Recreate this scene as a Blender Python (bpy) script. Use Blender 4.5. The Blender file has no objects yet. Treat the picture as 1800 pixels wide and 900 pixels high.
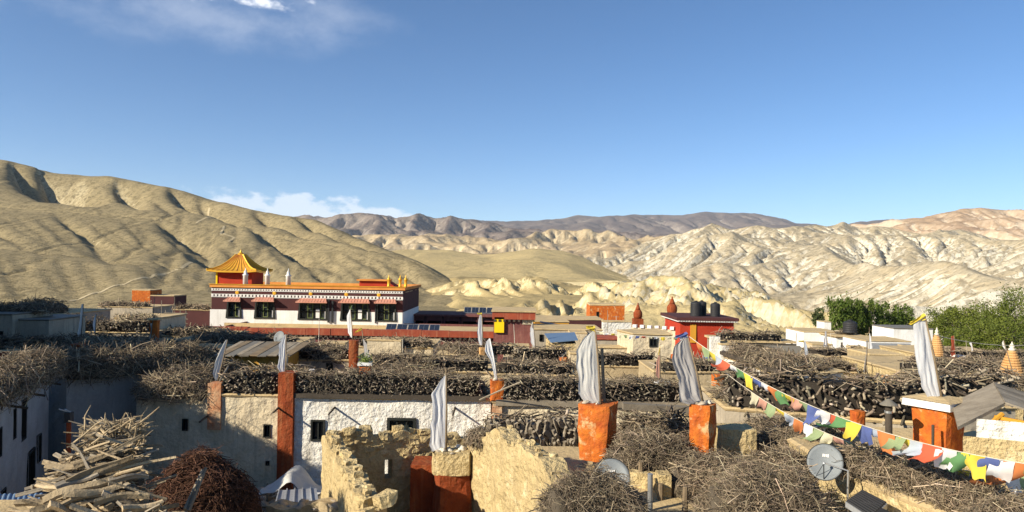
import bpy, math, random
import numpy as np
from mathutils import Vector

# ------------------------------------------------------------------ camera, sky, sun, exposure
F, PX, PY, CZ = 1285.0, 900.0, 470.0, 9.0        # focal length in photo pixels, principal point, eye height
ROLL = math.radians(1.0)
scene = bpy.context.scene
COL = scene.collection

cam_d = bpy.data.cameras.new('camera')
cam_d.sensor_width = 36.0
cam_d.lens = 36.0 * F / 1800.0
cam_d.shift_y = 20.0 / 1800.0
cam_d.clip_start = 0.1
cam_d.clip_end = 60000
cam = bpy.data.objects.new('camera', cam_d)
cam.location = (0, 0, CZ)
cam.rotation_euler = (math.radians(90), -ROLL, 0)
COL.objects.link(cam)
scene.camera = cam

SUN = Vector((0.76, 0.48, -0.44)).normalized()     # direction the light travels
world = bpy.data.worlds.new('World')
scene.world = world
world.use_nodes = True
wn, wl = world.node_tree.nodes, world.node_tree.links
wn.clear()
sky = wn.new('ShaderNodeTexSky')
sky.sky_type = 'NISHITA'
sky.sun_disc = False
sky.sun_elevation = math.asin(-SUN.z)
sky.sun_rotation = math.atan2(-SUN.x, -SUN.y)
sky.altitude = 3800
sky.air_density = 1.0
sky.dust_density = 1.6
sky.ozone_density = 1.6
bg = wn.new('ShaderNodeBackground'); bg.inputs[1].default_value = 0.099
hs = wn.new('ShaderNodeHueSaturation'); hs.inputs['Saturation'].default_value = 1.2; wl.new(sky.outputs[0], hs.inputs['Color']); wl.new(hs.outputs[0], bg.inputs[0])
tc = wn.new('ShaderNodeTexCoord')
def wmath(op, a, b=None, c=None):
    n = wn.new('ShaderNodeMath'); n.operation = op
    for i, v in enumerate((a, b, c)):
        if v is None: continue
        if isinstance(v, (int, float)): n.inputs[i].default_value = v
        else: wl.new(v, n.inputs[i])
    return n.outputs[0]
sep = wn.new('ShaderNodeSeparateXYZ'); wl.new(tc.outputs['Generated'], sep.inputs[0])
az = wmath('ARCTAN2', sep.outputs[0], sep.outputs[1])
el = wmath('ARCSINE', sep.outputs[2])
cmb = wn.new('ShaderNodeCombineXYZ'); wl.new(az, cmb.inputs[0]); wl.new(wmath('MULTIPLY', el, 1.7), cmb.inputs[1])
def wnoise(scale, detail, rough, off):
    mp = wn.new('ShaderNodeMapping'); wl.new(cmb.outputs[0], mp.inputs[0]); mp.inputs[1].default_value = off
    n = wn.new('ShaderNodeTexNoise'); wl.new(mp.outputs[0], n.inputs['Vector'])
    n.inputs['Scale'].default_value = scale; n.inputs['Detail'].default_value = detail; n.inputs['Roughness'].default_value = rough
    return n.outputs['Fac']
def wgauss(a0, sa, e0, se):
    da = wmath('DIVIDE', wmath('SUBTRACT', az, a0), sa); de = wmath('DIVIDE', wmath('SUBTRACT', el, e0), se)
    r2 = wmath('ADD', wmath('MULTIPLY', da, da), wmath('MULTIPLY', de, de))
    return wmath('EXPONENT', wmath('MULTIPLY', r2, -1.0))
def wstep(v, lo, hi):
    n = wn.new('ShaderNodeMapRange'); n.interpolation_type = 'SMOOTHSTEP'; wl.new(v, n.inputs[0])
    n.inputs[1].default_value = lo; n.inputs[2].default_value = hi; return n.outputs[0]
n_big = wnoise(24.0, 7, 0.55, (3.1, 0.7, 0)); n_wisp = wnoise(9.0, 6, 0.62, (0.4, 5.2, 2.0))
# a bank of cumulus low over the ridge, a broken cloud high up and thin veils between
low = wmath('ADD', wgauss(-0.335, 0.15, 0.070, 0.026), wmath('MULTIPLY', wgauss(-0.20, 0.10, 0.064, 0.013), 0.8))
m_low = wstep(wmath('ADD', wmath('MULTIPLY', low, 0.60), wmath('MULTIPLY', n_big, 1.7)), 1.16, 1.42)
high = wgauss(-0.355, 0.10, 0.330, 0.016)
m_high = wstep(wmath('ADD', wmath('MULTIPLY', high, 0.62), wmath('MULTIPLY', n_big, 1.5)), 1.10, 1.42)
veil = wmath('ADD', wgauss(-0.33, 0.22, 0.31, 0.06), wmath('MULTIPLY', wgauss(-0.62, 0.20, 0.30, 0.06), 0.7))
m_veil = wmath('MULTIPLY', wstep(wmath('MULTIPLY', veil, n_wisp), 0.24, 0.70), 0.22)
m_cl = wmath('MINIMUM', wmath('ADD', wmath('MAXIMUM', wmath('MULTIPLY', wmath('MULTIPLY', m_low, wstep(low, 0.08, 0.35)), 0.55), wmath('MULTIPLY', m_high, 0.85)), m_veil), 0.9)
bgc = wn.new('ShaderNodeBackground'); bgc.inputs[0].default_value = (0.93, 0.95, 1.0, 1); bgc.inputs[1].default_value = 0.85
mix = wn.new('ShaderNodeMixShader'); wl.new(m_cl, mix.inputs[0]); wl.new(bg.outputs[0], mix.inputs[1]); wl.new(bgc.outputs[0], mix.inputs[2])
wout = wn.new('ShaderNodeOutputWorld'); wl.new(mix.outputs[0], wout.inputs[0])

sun_d = bpy.data.lights.new('sun', 'SUN')
sun_d.energy = 5.0
sun_d.angle = math.radians(0.53)
sun_d.color = (1.0, 0.90, 0.72)
sun = bpy.data.objects.new('sun', sun_d)
sun.rotation_euler = SUN.to_track_quat('-Z', 'Y').to_euler()
sun.location = (-40, -20, 60)
COL.objects.link(sun)

vs = scene.view_settings
vs.view_transform = 'Standard'; vs.look = 'None'; vs.gamma = 1.0; vs.exposure = 0.70
try: vs.use_curve_mapping = False
except Exception: pass
scene.cycles.use_denoising = True
scene.cycles.max_bounces = 6
scene.cycles.diffuse_bounces = 3
scene.cycles.volume_bounces = 0

# ------------------------------------------------------------------ helpers
rng = np.random.default_rng(7)
random.seed(7)
CR, SR = math.cos(ROLL), math.sin(ROLL)
def UV(x, y):
    """photo pixel -> level image offsets"""
    u, v = x - PX, y - PY
    return u * CR + v * SR, -u * SR + v * CR
def W(x, y, d):
    """photo pixel at depth d -> world point"""
    u, v = UV(x, y)
    return np.array((u / F * d, d, CZ - v / F * d))
def ZY(x, y, d): return W(x, y, d)[2]
def DZ(x, y, z):
    """photo pixel on the level z -> world point"""
    u, v = UV(x, y)
    return W(x, y, (CZ - z) / v * F)

def _h(i, j, k):
    n = (i.astype(np.int64) * 374761393 + j.astype(np.int64) * 668265263 + k.astype(np.int64) * 2147483647 + 1013904223) & 0xffffffff
    n = ((n ^ (n >> 13)) * 1274126177) & 0xffffffff
    n = ((n ^ (n >> 16)) * 2246822519) & 0xffffffff
    return ((n ^ (n >> 15)) & 0xffff) / 32767.5 - 1.0
def vnoise(P):
    P = np.asarray(P, float); I = np.floor(P).astype(np.int64); f = P - I; f = f * f * (3 - 2 * f)
    x, y, z = I[..., 0], I[..., 1], I[..., 2]; r = 0
    for a in (0, 1):
        for b in (0, 1):
            for c in (0, 1):
                w = (f[..., 0] if a else 1 - f[..., 0]) * (f[..., 1] if b else 1 - f[..., 1]) * (f[..., 2] if c else 1 - f[..., 2])
                r = r + w * _h(x + a, y + b, z + c)
    return r
def fbm(P, o=4, g=0.5, l=2.03):
    P = np.asarray(P, float); r = 0; a = 1.0; s = 0
    for i in range(o):
        r = r + a * vnoise(P + 17.3 * i); s += a; a *= g; P = P * l
    return r / s
def ridged(P, o=4, g=0.5, l=2.1):
    P = np.asarray(P, float); r = 0; a = 1.0; s = 0
    for i in range(o):
        r = r + a * (1 - np.abs(vnoise(P + 31.7 * i)) * 2); s += a; a *= g; P = P * l
    return r / s

# ---- materials
MATS = {}
class NT:
    def __init__(s, name):
        s.m = bpy.data.materials.new(name); s.m.use_nodes = True
        s.n, s.l = s.m.node_tree.nodes, s.m.node_tree.links
        s.b = s.n['Principled BSDF']; s.pos = None
        s.b.inputs['Specular IOR Level'].default_value = 0.25
    def new(s, t): return s.n.new(t)
    def P(s):
        if s.pos is None: s.pos = s.new('ShaderNodeNewGeometry')
        return s.pos.outputs['Position']
    def noise(s, scale, detail=4, rough=0.55, stretch=None, off=(0, 0, 0)):
        n = s.new('ShaderNodeTexNoise'); src = s.P()
        mp = s.new('ShaderNodeMapping'); s.l.new(src, mp.inputs[0]); mp.inputs[1].default_value = off
        if stretch: mp.inputs[3].default_value = stretch
        s.l.new(mp.outputs[0], n.inputs['Vector'])
        n.inputs['Scale'].default_value = scale; n.inputs['Detail'].default_value = detail; n.inputs['Roughness'].default_value = rough
        return n.outputs['Fac']
    def rng(s, v, a, b, c=0.0, d=1.0):
        n = s.new('ShaderNodeMapRange'); s.l.new(v, n.inputs[0])
        for i, k in enumerate((a, b, c, d)): n.inputs[i + 1].default_value = k
        return n.outputs[0]
    def mix(s, f, a, b, blend='MIX'):
        n = s.new('ShaderNodeMix'); n.data_type = 'RGBA'; n.blend_type = blend
        for i, v in ((0, f), (6, a), (7, b)):
            if isinstance(v, (int, float)): n.inputs[i].default_value = v
            elif isinstance(v, tuple): n.inputs[i].default_value = (*v[:3], 1)
            else: s.l.new(v, n.inputs[i])
        return n.outputs[2]
    def math(s, op, a, b=0.0):
        n = s.new('ShaderNodeMath'); n.operation = op
        for i, v in enumerate((a, b)):
            if isinstance(v, (int, float)): n.inputs[i].default_value = v
            else: s.l.new(v, n.inputs[i])
        return n.outputs[0]
    def col(s, c):
        if isinstance(c, tuple): s.b.inputs['Base Color'].default_value = (*c[:3], 1)
        else: s.l.new(c, s.b.inputs['Base Color'])
    def bump(s, h, strength=0.5, dist=0.05, prev=None):
        n = s.new('ShaderNodeBump'); n.inputs['Strength'].default_value = strength; n.inputs['Distance'].default_value = dist
        s.l.new(h, n.inputs['Height'])
        if prev is not None: s.l.new(prev, n.inputs['Normal'])
        s.l.new(n.outputs[0], s.b.inputs['Normal']); return n.outputs[0]
    def attr(s, name='Col'):
        n = s.new('ShaderNodeAttribute'); n.attribute_name = name; return n.outputs['Color']

def surf(name, c1, c2=None, scale=1.5, rough=0.9, bump=0.5, bscale=14, bdist=0.04, streak=None, spots=None, stretch=None, metal=0.0, vary=0.0):
    """a two-tone worn surface: broad noise between c1 and c2, fine grain, optional streaks (colour) and spots (colour)"""
    t = NT(name); c2 = c2 or tuple(0.75 * v for v in c1)
    a = t.rng(t.noise(scale, 6, 0.62, stretch), 0.34, 0.68)
    c = t.mix(a, c1, c2)
    if streak:
        st = t.rng(t.noise(1.0, 5, 0.6, (5.0, 5.0, 0.5), (3, 1, 7)), 0.50, 0.72)
        c = t.mix(t.math('MULTIPLY', st, 0.75), c, streak)
    if spots:
        sp = t.rng(t.noise(2.3, 6, 0.65, None, (9, 4, 2)), 0.57, 0.66)
        c = t.mix(sp, c, spots)
    fine = t.noise(bscale * 2.7, 3, 0.6)
    c = t.mix(0.35, c, t.rng(fine, 0.2, 0.8, 0.55, 1.25), 'MULTIPLY')
    if vary:
        oi = t.new('ShaderNodeObjectInfo'); c = t.mix(1.0, c, t.rng(oi.outputs['Random'], 0, 1, 1 - vary, 1 + vary * .6), 'MULTIPLY')
    t.col(c); t.b.inputs['Roughness'].default_value = rough; t.b.inputs['Metallic'].default_value = metal
    if bump: t.bump(t.noise(bscale, 5, 0.6), bump, bdist)
    MATS[name] = t.m; return t.m

def cmat(name, tint=(1, 1, 1), rough=0.9, bscale=0, trans=0.0):
    """colour per piece from the mesh attribute"""
    t = NT(name); c = t.mix(1.0, t.attr(), tint, 'MULTIPLY')
    if bscale:
        g = t.noise(bscale, 4, 0.6); c = t.mix(0.5, c, t.rng(g, 0.25, 0.75, 0.5, 1.3), 'MULTIPLY'); t.bump(g, 0.6, 0.03)
    t.col(c); t.b.inputs['Roughness'].default_value = rough
    if trans:
        tr = t.new('ShaderNodeBsdfTranslucent'); t.l.new(c, tr.inputs[0]); ms = t.new('ShaderNodeMixShader'); ms.inputs[0].default_value = trans
        o = t.n['Material Output']; t.l.new(t.b.outputs[0], ms.inputs[1]); t.l.new(tr.outputs[0], ms.inputs[2]); t.l.new(ms.outputs[0], o.inputs[0])
    MATS[name] = t.m; return t.m

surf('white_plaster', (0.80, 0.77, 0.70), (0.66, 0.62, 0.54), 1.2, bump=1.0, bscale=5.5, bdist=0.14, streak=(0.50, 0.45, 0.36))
surf('white_paint', (0.82, 0.80, 0.76), (0.68, 0.66, 0.61), 0.9, bump=0.25, bscale=9, streak=(0.55, 0.52, 0.47))
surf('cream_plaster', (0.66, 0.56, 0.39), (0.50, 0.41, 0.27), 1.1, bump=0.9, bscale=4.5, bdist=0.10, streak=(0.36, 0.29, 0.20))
surf('alley_plaster', (0.44, 0.43, 0.41), (0.33, 0.32, 0.30), 0.8, bump=0.5, bscale=5, bdist=0.05, streak=(0.30, 0.29, 0.27))  # whitewash set darker to deepen the shade on the lane walls
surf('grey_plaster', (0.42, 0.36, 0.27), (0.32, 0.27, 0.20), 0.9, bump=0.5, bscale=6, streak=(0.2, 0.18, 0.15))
surf('yellow_mud', (0.58, 0.45, 0.23), (0.46, 0.345, 0.17), 1.6, bump=1.0, bscale=6, bdist=0.17, spots=(0.64, 0.53, 0.31), streak=(0.40, 0.30, 0.16))
surf('mud_roof', (0.56, 0.42, 0.22), (0.44, 0.33, 0.18), 0.7, bump=0.7, bscale=7, bdist=0.05, spots=(0.36, 0.27, 0.16))
surf('mud_block', (0.45, 0.36, 0.22), (0.35, 0.27, 0.16), 1.3, bump=0.8, bscale=6, bdist=0.06, streak=(0.30, 0.23, 0.14))
surf('orange_paint', (0.58, 0.165, 0.02), (0.36, 0.07, 0.014), 3.2, bump=0.9, bscale=9, bdist=0.05, spots=(0.56, 0.36, 0.17), streak=(0.30, 0.07, 0.02))
surf('rust_paint', (0.29, 0.062, 0.016), (0.19, 0.036, 0.011), 1.6, bump=0.9, bscale=7, bdist=0.07, streak=(0.36, 0.14, 0.055))
surf('worn_rust', (0.40, 0.13, 0.05), (0.55, 0.40, 0.24), 1.8, bump=0.9, bscale=7, bdist=0.05)
surf('red_wall', (0.44, 0.045, 0.018), (0.36, 0.035, 0.014), 0.7, bump=0.2, bscale=6)
surf('parapet_red', (0.34, 0.075, 0.035), (0.24, 0.05, 0.028), 1.2, bump=0.3, bscale=6, streak=(0.42, 0.17, 0.09))
surf('maroon', (0.085, 0.030, 0.028), (0.065, 0.024, 0.024), 0.8, bump=0.2, bscale=5)
surf('mauve_wall', (0.20, 0.075, 0.065), (0.15, 0.055, 0.05), 0.8, bump=0.5, bscale=5, streak=(0.27, 0.13, 0.10))
surf('gold', (0.83, 0.47, 0.05), (0.72, 0.36, 0.035), 1.5, rough=0.42, bump=0.05, metal=0.35)
surf('orange_roof', (0.70, 0.30, 0.07), (0.56, 0.21, 0.05), 1.0, bump=0.2)
surf('pink_canopy', (0.62, 0.30, 0.21), (0.50, 0.22, 0.15), 2.0, bump=0.1)
surf('bright_yellow', (0.86, 0.60, 0.01), (0.80, 0.54, 0.01), 1.0, bump=0.05)
surf('ochre_wall', (0.52, 0.30, 0.05), (0.42, 0.22, 0.04), 1.5, bump=0.3, streak=(0.3, 0.16, 0.05))
surf('orange_wall', (0.62, 0.30, 0.03), (0.52, 0.24, 0.03), 1.0, bump=0.2)
surf('black_frame', (0.022, 0.024, 0.020), (0.015, 0.017, 0.015), 2.0, rough=0.7, bump=0.05)
surf('green_paint', (0.10, 0.15, 0.05), (0.18, 0.18, 0.06), 2.0, rough=0.7, bump=0.05)
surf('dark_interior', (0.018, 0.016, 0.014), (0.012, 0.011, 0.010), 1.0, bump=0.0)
surf('timber', (0.24, 0.18, 0.11), (0.15, 0.11, 0.07), 1.5, bump=0.5, bscale=12, stretch=(1, 1, 6))
surf('grey_timber', (0.33, 0.28, 0.21), (0.20, 0.165, 0.12), 2.5, bump=0.6, bscale=10, bdist=0.02, vary=0.3)
surf('dark_timber', (0.075, 0.06, 0.045), (0.05, 0.04, 0.03), 1.5, bump=0.4)
surf('log_wood', (0.47, 0.365, 0.225), (0.30, 0.225, 0.135), 2.6, bump=0.9, bscale=16, bdist=0.03, streak=(0.24, 0.19, 0.13), vary=0.5)
surf('stone', (0.42, 0.36, 0.28), (0.32, 0.27, 0.21), 2.5, bump=0.6, bscale=8)
surf('pale_stone', (0.70, 0.64, 0.52), (0.58, 0.51, 0.40), 2.5, bump=0.5, bscale=8)
surf('blue_tin', (0.16, 0.24, 0.36), (0.13, 0.20, 0.31), 1.2, rough=0.5, bump=0.05, metal=0.3)
surf('grey_tin', (0.44, 0.45, 0.46), (0.34, 0.34, 0.34), 1.5, rough=0.45, bump=0.05, metal=0.45)
surf('dull_tin', (0.23, 0.21, 0.17), (0.17, 0.15, 0.12), 1.5, rough=0.6, bump=0.1, metal=0.2)
surf('tarp', (0.62, 0.60, 0.55), (0.50, 0.48, 0.43), 1.0, bump=0.4, bscale=3, bdist=0.06)
surf('dish_grey', (0.20, 0.22, 0.23), (0.165, 0.18, 0.19), 2.0, rough=0.55, bump=0.02)
surf('steel', (0.50, 0.50, 0.49), (0.40, 0.40, 0.39), 2.0, rough=0.4, bump=0.03, metal=0.7)
surf('black_plastic', (0.022, 0.022, 0.024), (0.03, 0.03, 0.032), 2.0, rough=0.6, bump=0.03)
surf('solar_cell', (0.022, 0.032, 0.055), (0.018, 0.026, 0.045), 3.0, rough=0.25, bump=0.0)
surf('rope', (0.62, 0.57, 0.46), (0.5, 0.45, 0.36), 4.0, bump=0.2)
surf('adobe_orange', (0.62, 0.36, 0.15), (0.52, 0.29, 0.11), 1.6, bump=0.5, bscale=9)
surf('leaf_trunk', (0.26, 0.22, 0.16), (0.18, 0.15, 0.11), 2.0, bump=0.6, bscale=8)
surf('pale_timber', (0.50, 0.39, 0.25), (0.36, 0.27, 0.17), 2.5, bump=0.6, bscale=10, bdist=0.02)
surf('worn_orange', (0.50, 0.30, 0.14), (0.42, 0.16, 0.05), 3.0, bump=1.0, bscale=8, bdist=0.06, streak=(0.30, 0.07, 0.02), spots=(0.55, 0.42, 0.24))
surf('thatch', (0.44, 0.34, 0.19), (0.33, 0.25, 0.14), 3.0, bump=0.9, bscale=14, bdist=0.04, streak=(0.24, 0.18, 0.1))
cmat('brush'); cmat('firewood', bscale=22); cmat('leaves', trans=0.25, rough=0.7); cmat('cloth', trans=0.4, rough=0.85)
g = NT('glass'); g.col((0.03, 0.04, 0.04)); g.b.inputs['Roughness'].default_value = 0.12; g.b.inputs['Specular IOR Level'].default_value = 0.5; MATS['glass'] = g.m

# ---- objects
def root_of(o):
    while o.parent: o = o.parent
    return o
def thing(name, label, cat, loc, group=None):
    o = bpy.data.objects.new(name, None); COL.objects.link(o)
    o.empty_display_size = 0.3; o.location = tuple(float(v) for v in loc)
    o['label'] = label; o['category'] = cat
    if group: o['group'] = group
    return o
def tag(o, label, cat, group=None, kind=None):
    o['label'] = label
    if cat: o['category'] = cat
    if group: o['group'] = group
    if kind: o['kind'] = kind
    return o
def mesh_np(name, V, Q, mat, cols=None, smooth=False):
    """V (n,3) vertices, Q (m,k) faces of equal size"""
    V = np.ascontiguousarray(V, np.float32); Q = np.ascontiguousarray(Q, np.int32); k = Q.shape[1]
    me = bpy.data.meshes.new(name)
    me.vertices.add(len(V)); me.vertices.foreach_set('co', V.ravel())
    me.loops.add(Q.size); me.loops.foreach_set('vertex_index', Q.ravel())
    me.polygons.add(len(Q)); me.polygons.foreach_set('loop_start', np.arange(0, Q.size, k, dtype=np.int32))
    if smooth: me.polygons.foreach_set('use_smooth', np.ones(len(Q), bool))
    if cols is not None:
        a = me.attributes.new('Col', 'FLOAT_COLOR', 'POINT')
        c = np.ones((len(V), 4), np.float32); c[:, :3] = cols; a.data.foreach_set('color', c.ravel())
    me.update(calc_edges=True); me.materials.append(MATS[mat] if isinstance(mat, str) else mat)
    return me
def link(name, me, parent=None, loc=None):
    o = bpy.data.objects.new(name, me); COL.objects.link(o)
    if parent is not None: o.parent = parent
    if loc is not None: o.location = tuple(float(v) for v in loc)
    return o
def obj_np(name, V, Q, mat, parent=None, cols=None, smooth=False, loc=None):
    V = np.asarray(V, float)
    if parent is not None:
        V = V - np.array(root_of(parent).location); return link(name, mesh_np(name, V, Q, mat, cols, smooth), parent)
    if loc is None: loc = ((V[:, 0].min() + V[:, 0].max()) / 2, (V[:, 1].min() + V[:, 1].max()) / 2, V[:, 2].min())
    return link(name, mesh_np(name, V - np.array(loc, float), Q, mat, cols, smooth), None, loc)

class MB:
    """collects polygons in world coordinates; build() makes one mesh object"""
    def __init__(s): s.v = []; s.f = []
    def add(s, vs, fs):
        k = len(s.v); s.v += [tuple(map(float, p)) for p in vs]; s.f += [tuple(i + k for i in f) for f in fs]; return s
    def box(s, x0, x1, y0, y1, z0, z1):
        return s.add([(x0, y0, z0), (x1, y0, z0), (x1, y1, z0), (x0, y1, z0), (x0, y0, z1), (x1, y0, z1), (x1, y1, z1), (x0, y1, z1)],
                     [(3, 2, 1, 0), (4, 5, 6, 7), (0, 1, 5, 4), (1, 2, 6, 5), (2, 3, 7, 6), (3, 0, 4, 7)])
    def obox(s, c, ax, ay, az):
        c, ax, ay, az = (np.array(q, float) for q in (c, ax, ay, az))
        P = [c + i * ax + j * ay + k * az for k in (-1, 1) for i, j in ((-1, -1), (1, -1), (1, 1), (-1, 1))]
        return s.add(P, [(3, 2, 1, 0), (4, 5, 6, 7), (0, 1, 5, 4), (1, 2, 6, 5), (2, 3, 7, 6), (3, 0, 4, 7)])
    def prism(s, pts, z0, z1, top=None):
        n = len(pts); top = top or pts
        return s.add([(p[0], p[1], z0) for p in pts] + [(p[0], p[1], z1) for p in top],
                     [tuple(range(n))[::-1], tuple(range(n, 2 * n))] + [(i, (i + 1) % n, n + (i + 1) % n, n + i) for i in range(n)])
    def tube(s, pts, rads, n=6):
        P = [np.array(p, float) for p in pts]
        if not hasattr(rads, '__len__'): rads = [rads] * len(P)
        rings = []
        for i, p in enumerate(P):
            d = P[min(i + 1, len(P) - 1)] - P[max(i - 1, 0)]; d /= np.linalg.norm(d) + 1e-9
            a = np.cross(d, (0, 0, 1) if abs(d[2]) < .9 else (1, 0, 0)); a /= np.linalg.norm(a); b = np.cross(d, a)
            rings.append([p + rads[i] * (math.cos(t) * a + math.sin(t) * b) for t in np.linspace(0, 2 * math.pi, n, False)])
        fs = [tuple(range(n)), tuple(range((len(P) - 1) * n, len(P) * n))[::-1]]
        for i in range(len(P) - 1):
            fs += [(i * n + (j + 1) % n, i * n + j, (i + 1) * n + j, (i + 1) * n + (j + 1) % n) for j in range(n)]
        return s.add([q for r in rings for q in r], fs)
    def lathe(s, c, prof, n=16, flat=1.0):
        vs = [(c[0] + r * math.cos(t), c[1] + r * flat * math.sin(t), c[2] + z) for r, z in prof for t in np.linspace(0, 2 * math.pi, n, False)]
        m = len(prof); fs = [tuple(range(n))[::-1], tuple(range((m - 1) * n, m * n))]
        for i in range(m - 1): fs += [(i * n + j, i * n + (j + 1) % n, (i + 1) * n + (j + 1) % n, (i + 1) * n + j) for j in range(n)]
        return s.add(vs, fs)
    def build(s, name, mat, parent=None, smooth=False, loc=None):
        V = np.array(s.v)
        if parent is not None: off = np.array(root_of(parent).location); loc = None
        else:
            if loc is None: loc = ((V[:, 0].min() + V[:, 0].max()) / 2, (V[:, 1].min() + V[:, 1].max()) / 2, V[:, 2].min())
            off = np.array(loc, float)
        me = bpy.data.meshes.new(name); me.from_pydata((V - off).tolist(), [], s.f); me.update()
        if smooth:
            for p in me.polygons: p.use_smooth = True
        me.materials.append(MATS[mat]); return link(name, me, parent, loc)
# ------------------------------------------------------------------ terrain
def hillmat(name, base, pale, dark, pale_lo, pale_hi, scale=0.02, veg=None, strata=0.0, speck=0.0):
    t = NT(name)
    geo = t.new('ShaderNodeNewGeometry'); t.pos = geo
    sepn = t.new('ShaderNodeSeparateXYZ'); t.l.new(geo.outputs['True Normal'], sepn.inputs[0])
    n1 = t.noise(scale, 6, 0.6); n2 = t.noise(scale * 7, 5, 0.65); n3 = t.noise(scale * 30, 3, 0.6)
    c = t.mix(t.rng(n1, 0.35, 0.65), base, dark)
    if veg: c = t.mix(t.math('MULTIPLY', t.rng(n2, 0.48, 0.62), 0.8), c, veg)
    steep = t.math('ADD', sepn.outputs[2], t.math('MULTIPLY', t.math('SUBTRACT', n2, 0.5), 0.35))
    c = t.mix(t.rng(steep, pale_hi, pale_lo), c, pale)
    if strata:
        st = t.noise(1.0, 4, 0.6, (scale * 0.3, scale * 0.3, strata))
        c = t.mix(0.5, c, t.rng(st, 0.35, 0.65, 0.72, 1.22), 'MULTIPLY')
    c = t.mix(0.5, c, t.rng(n3, 0.25, 0.75, 0.6, 1.3), 'MULTIPLY')
    if speck: c = t.mix(t.math('MULTIPLY', t.rng(t.noise(speck, 3, 0.7), 0.50, 0.62), 0.8), c, tuple(v * .55 for v in dark))
    t.col(c); t.b.inputs['Roughness'].default_value = 1.0; t.b.inputs['Specular IOR Level'].default_value = 0.05
    t.bump(t.noise(scale * 45, 6, 0.7), 0.45, 0.03 / scale)
    MATS[name] = t.m
hillmat('hill_khaki', (0.35, 0.28, 0.155), (0.45, 0.38, 0.24), (0.285, 0.23, 0.13), 0.45, 0.68, 0.012, veg=(0.235, 0.19, 0.105), speck=0.22)
hillmat('hill_tan', (0.56, 0.44, 0.22), (0.60, 0.50, 0.29), (0.49, 0.385, 0.195), 0.40, 0.70, 0.008, veg=(0.45, 0.355, 0.185))
hillmat('hill_cream', (0.52, 0.435, 0.29), (0.65, 0.60, 0.48), (0.45, 0.38, 0.26), 0.50, 0.80, 0.006, veg=(0.47, 0.38, 0.24), strata=0.05, speck=0.15)
hillmat('badland', (0.44, 0.34, 0.165), (0.66, 0.55, 0.32), (0.36, 0.28, 0.14), 0.45, 0.78, 0.03, strata=0.25)
hillmat('white_cliff', (0.52, 0.42, 0.22), (0.60, 0.54, 0.40), (0.44, 0.35, 0.18), 0.35, 0.62, 0.03, strata=0.2)
hillmat('far_badland', (0.46, 0.35, 0.20), (0.60, 0.50, 0.33), (0.36, 0.27, 0.17), 0.5, 0.85, 0.003, strata=0.02)
hillmat('far_mountain', (0.21, 0.165, 0.135), (0.32, 0.27, 0.22), (0.15, 0.115, 0.10), 0.5, 0.85, 0.0009, veg=(0.13, 0.11, 0.10))
hillmat('pink_hill', (0.47, 0.33, 0.20), (0.62, 0.50, 0.36), (0.40, 0.27, 0.17), 0.6, 0.9, 0.003)
hillmat('ground_earth', (0.27, 0.22, 0.15), (0.34, 0.28, 0.19), (0.20, 0.165, 0.115), 0.3, 0.6, 0.15)

def contour(pts):
    """[(px, py, depth)] -> level arrays"""
    A = np.array([(*UV(x, y), d) for x, y, d in pts]); return A
def relief(X, Y, cons):
    """height of the ground through a list of contours ordered from near to far"""
    u = X / Y * F; ys = []; zs = []
    for A in cons:
        d = np.interp(u, A[:, 0], A[:, 2]); v = np.interp(u, A[:, 0], A[:, 1]); ys.append(d); zs.append(CZ - v / F * d)
    z = zs[0].copy()
    for k in range(len(cons) - 1):
        t = np.clip((Y - ys[k]) / (ys[k + 1] - ys[k]), 0, 1); z = np.where(Y > ys[k], zs[k] * (1 - t) + zs[k + 1] * t, z)
    return z
def blur(h, n=1):
    for _ in range(n):
        p = np.pad(h, 1, mode='edge'); h = (p[1:-1, 1:-1] * 4 + (p[:-2, 1:-1] + p[2:, 1:-1] + p[1:-1, :-2] + p[1:-1, 2:]) * 2 + p[:-2, :-2] + p[2:, 2:] + p[:-2, 2:] + p[2:, :-2]) / 16
    return h
def boxblur(h, r):
    for ax in (0, 1):
        p = np.pad(h, [(r + 1, r) if k == ax else (0, 0) for k in (0, 1)], mode='edge'); cs = np.cumsum(p, ax); n = 2 * r + 1
        h = (np.take(cs, range(n, cs.shape[ax]), ax) - np.take(cs, range(0, cs.shape[ax] - n), ax)) / n
    return h
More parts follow.
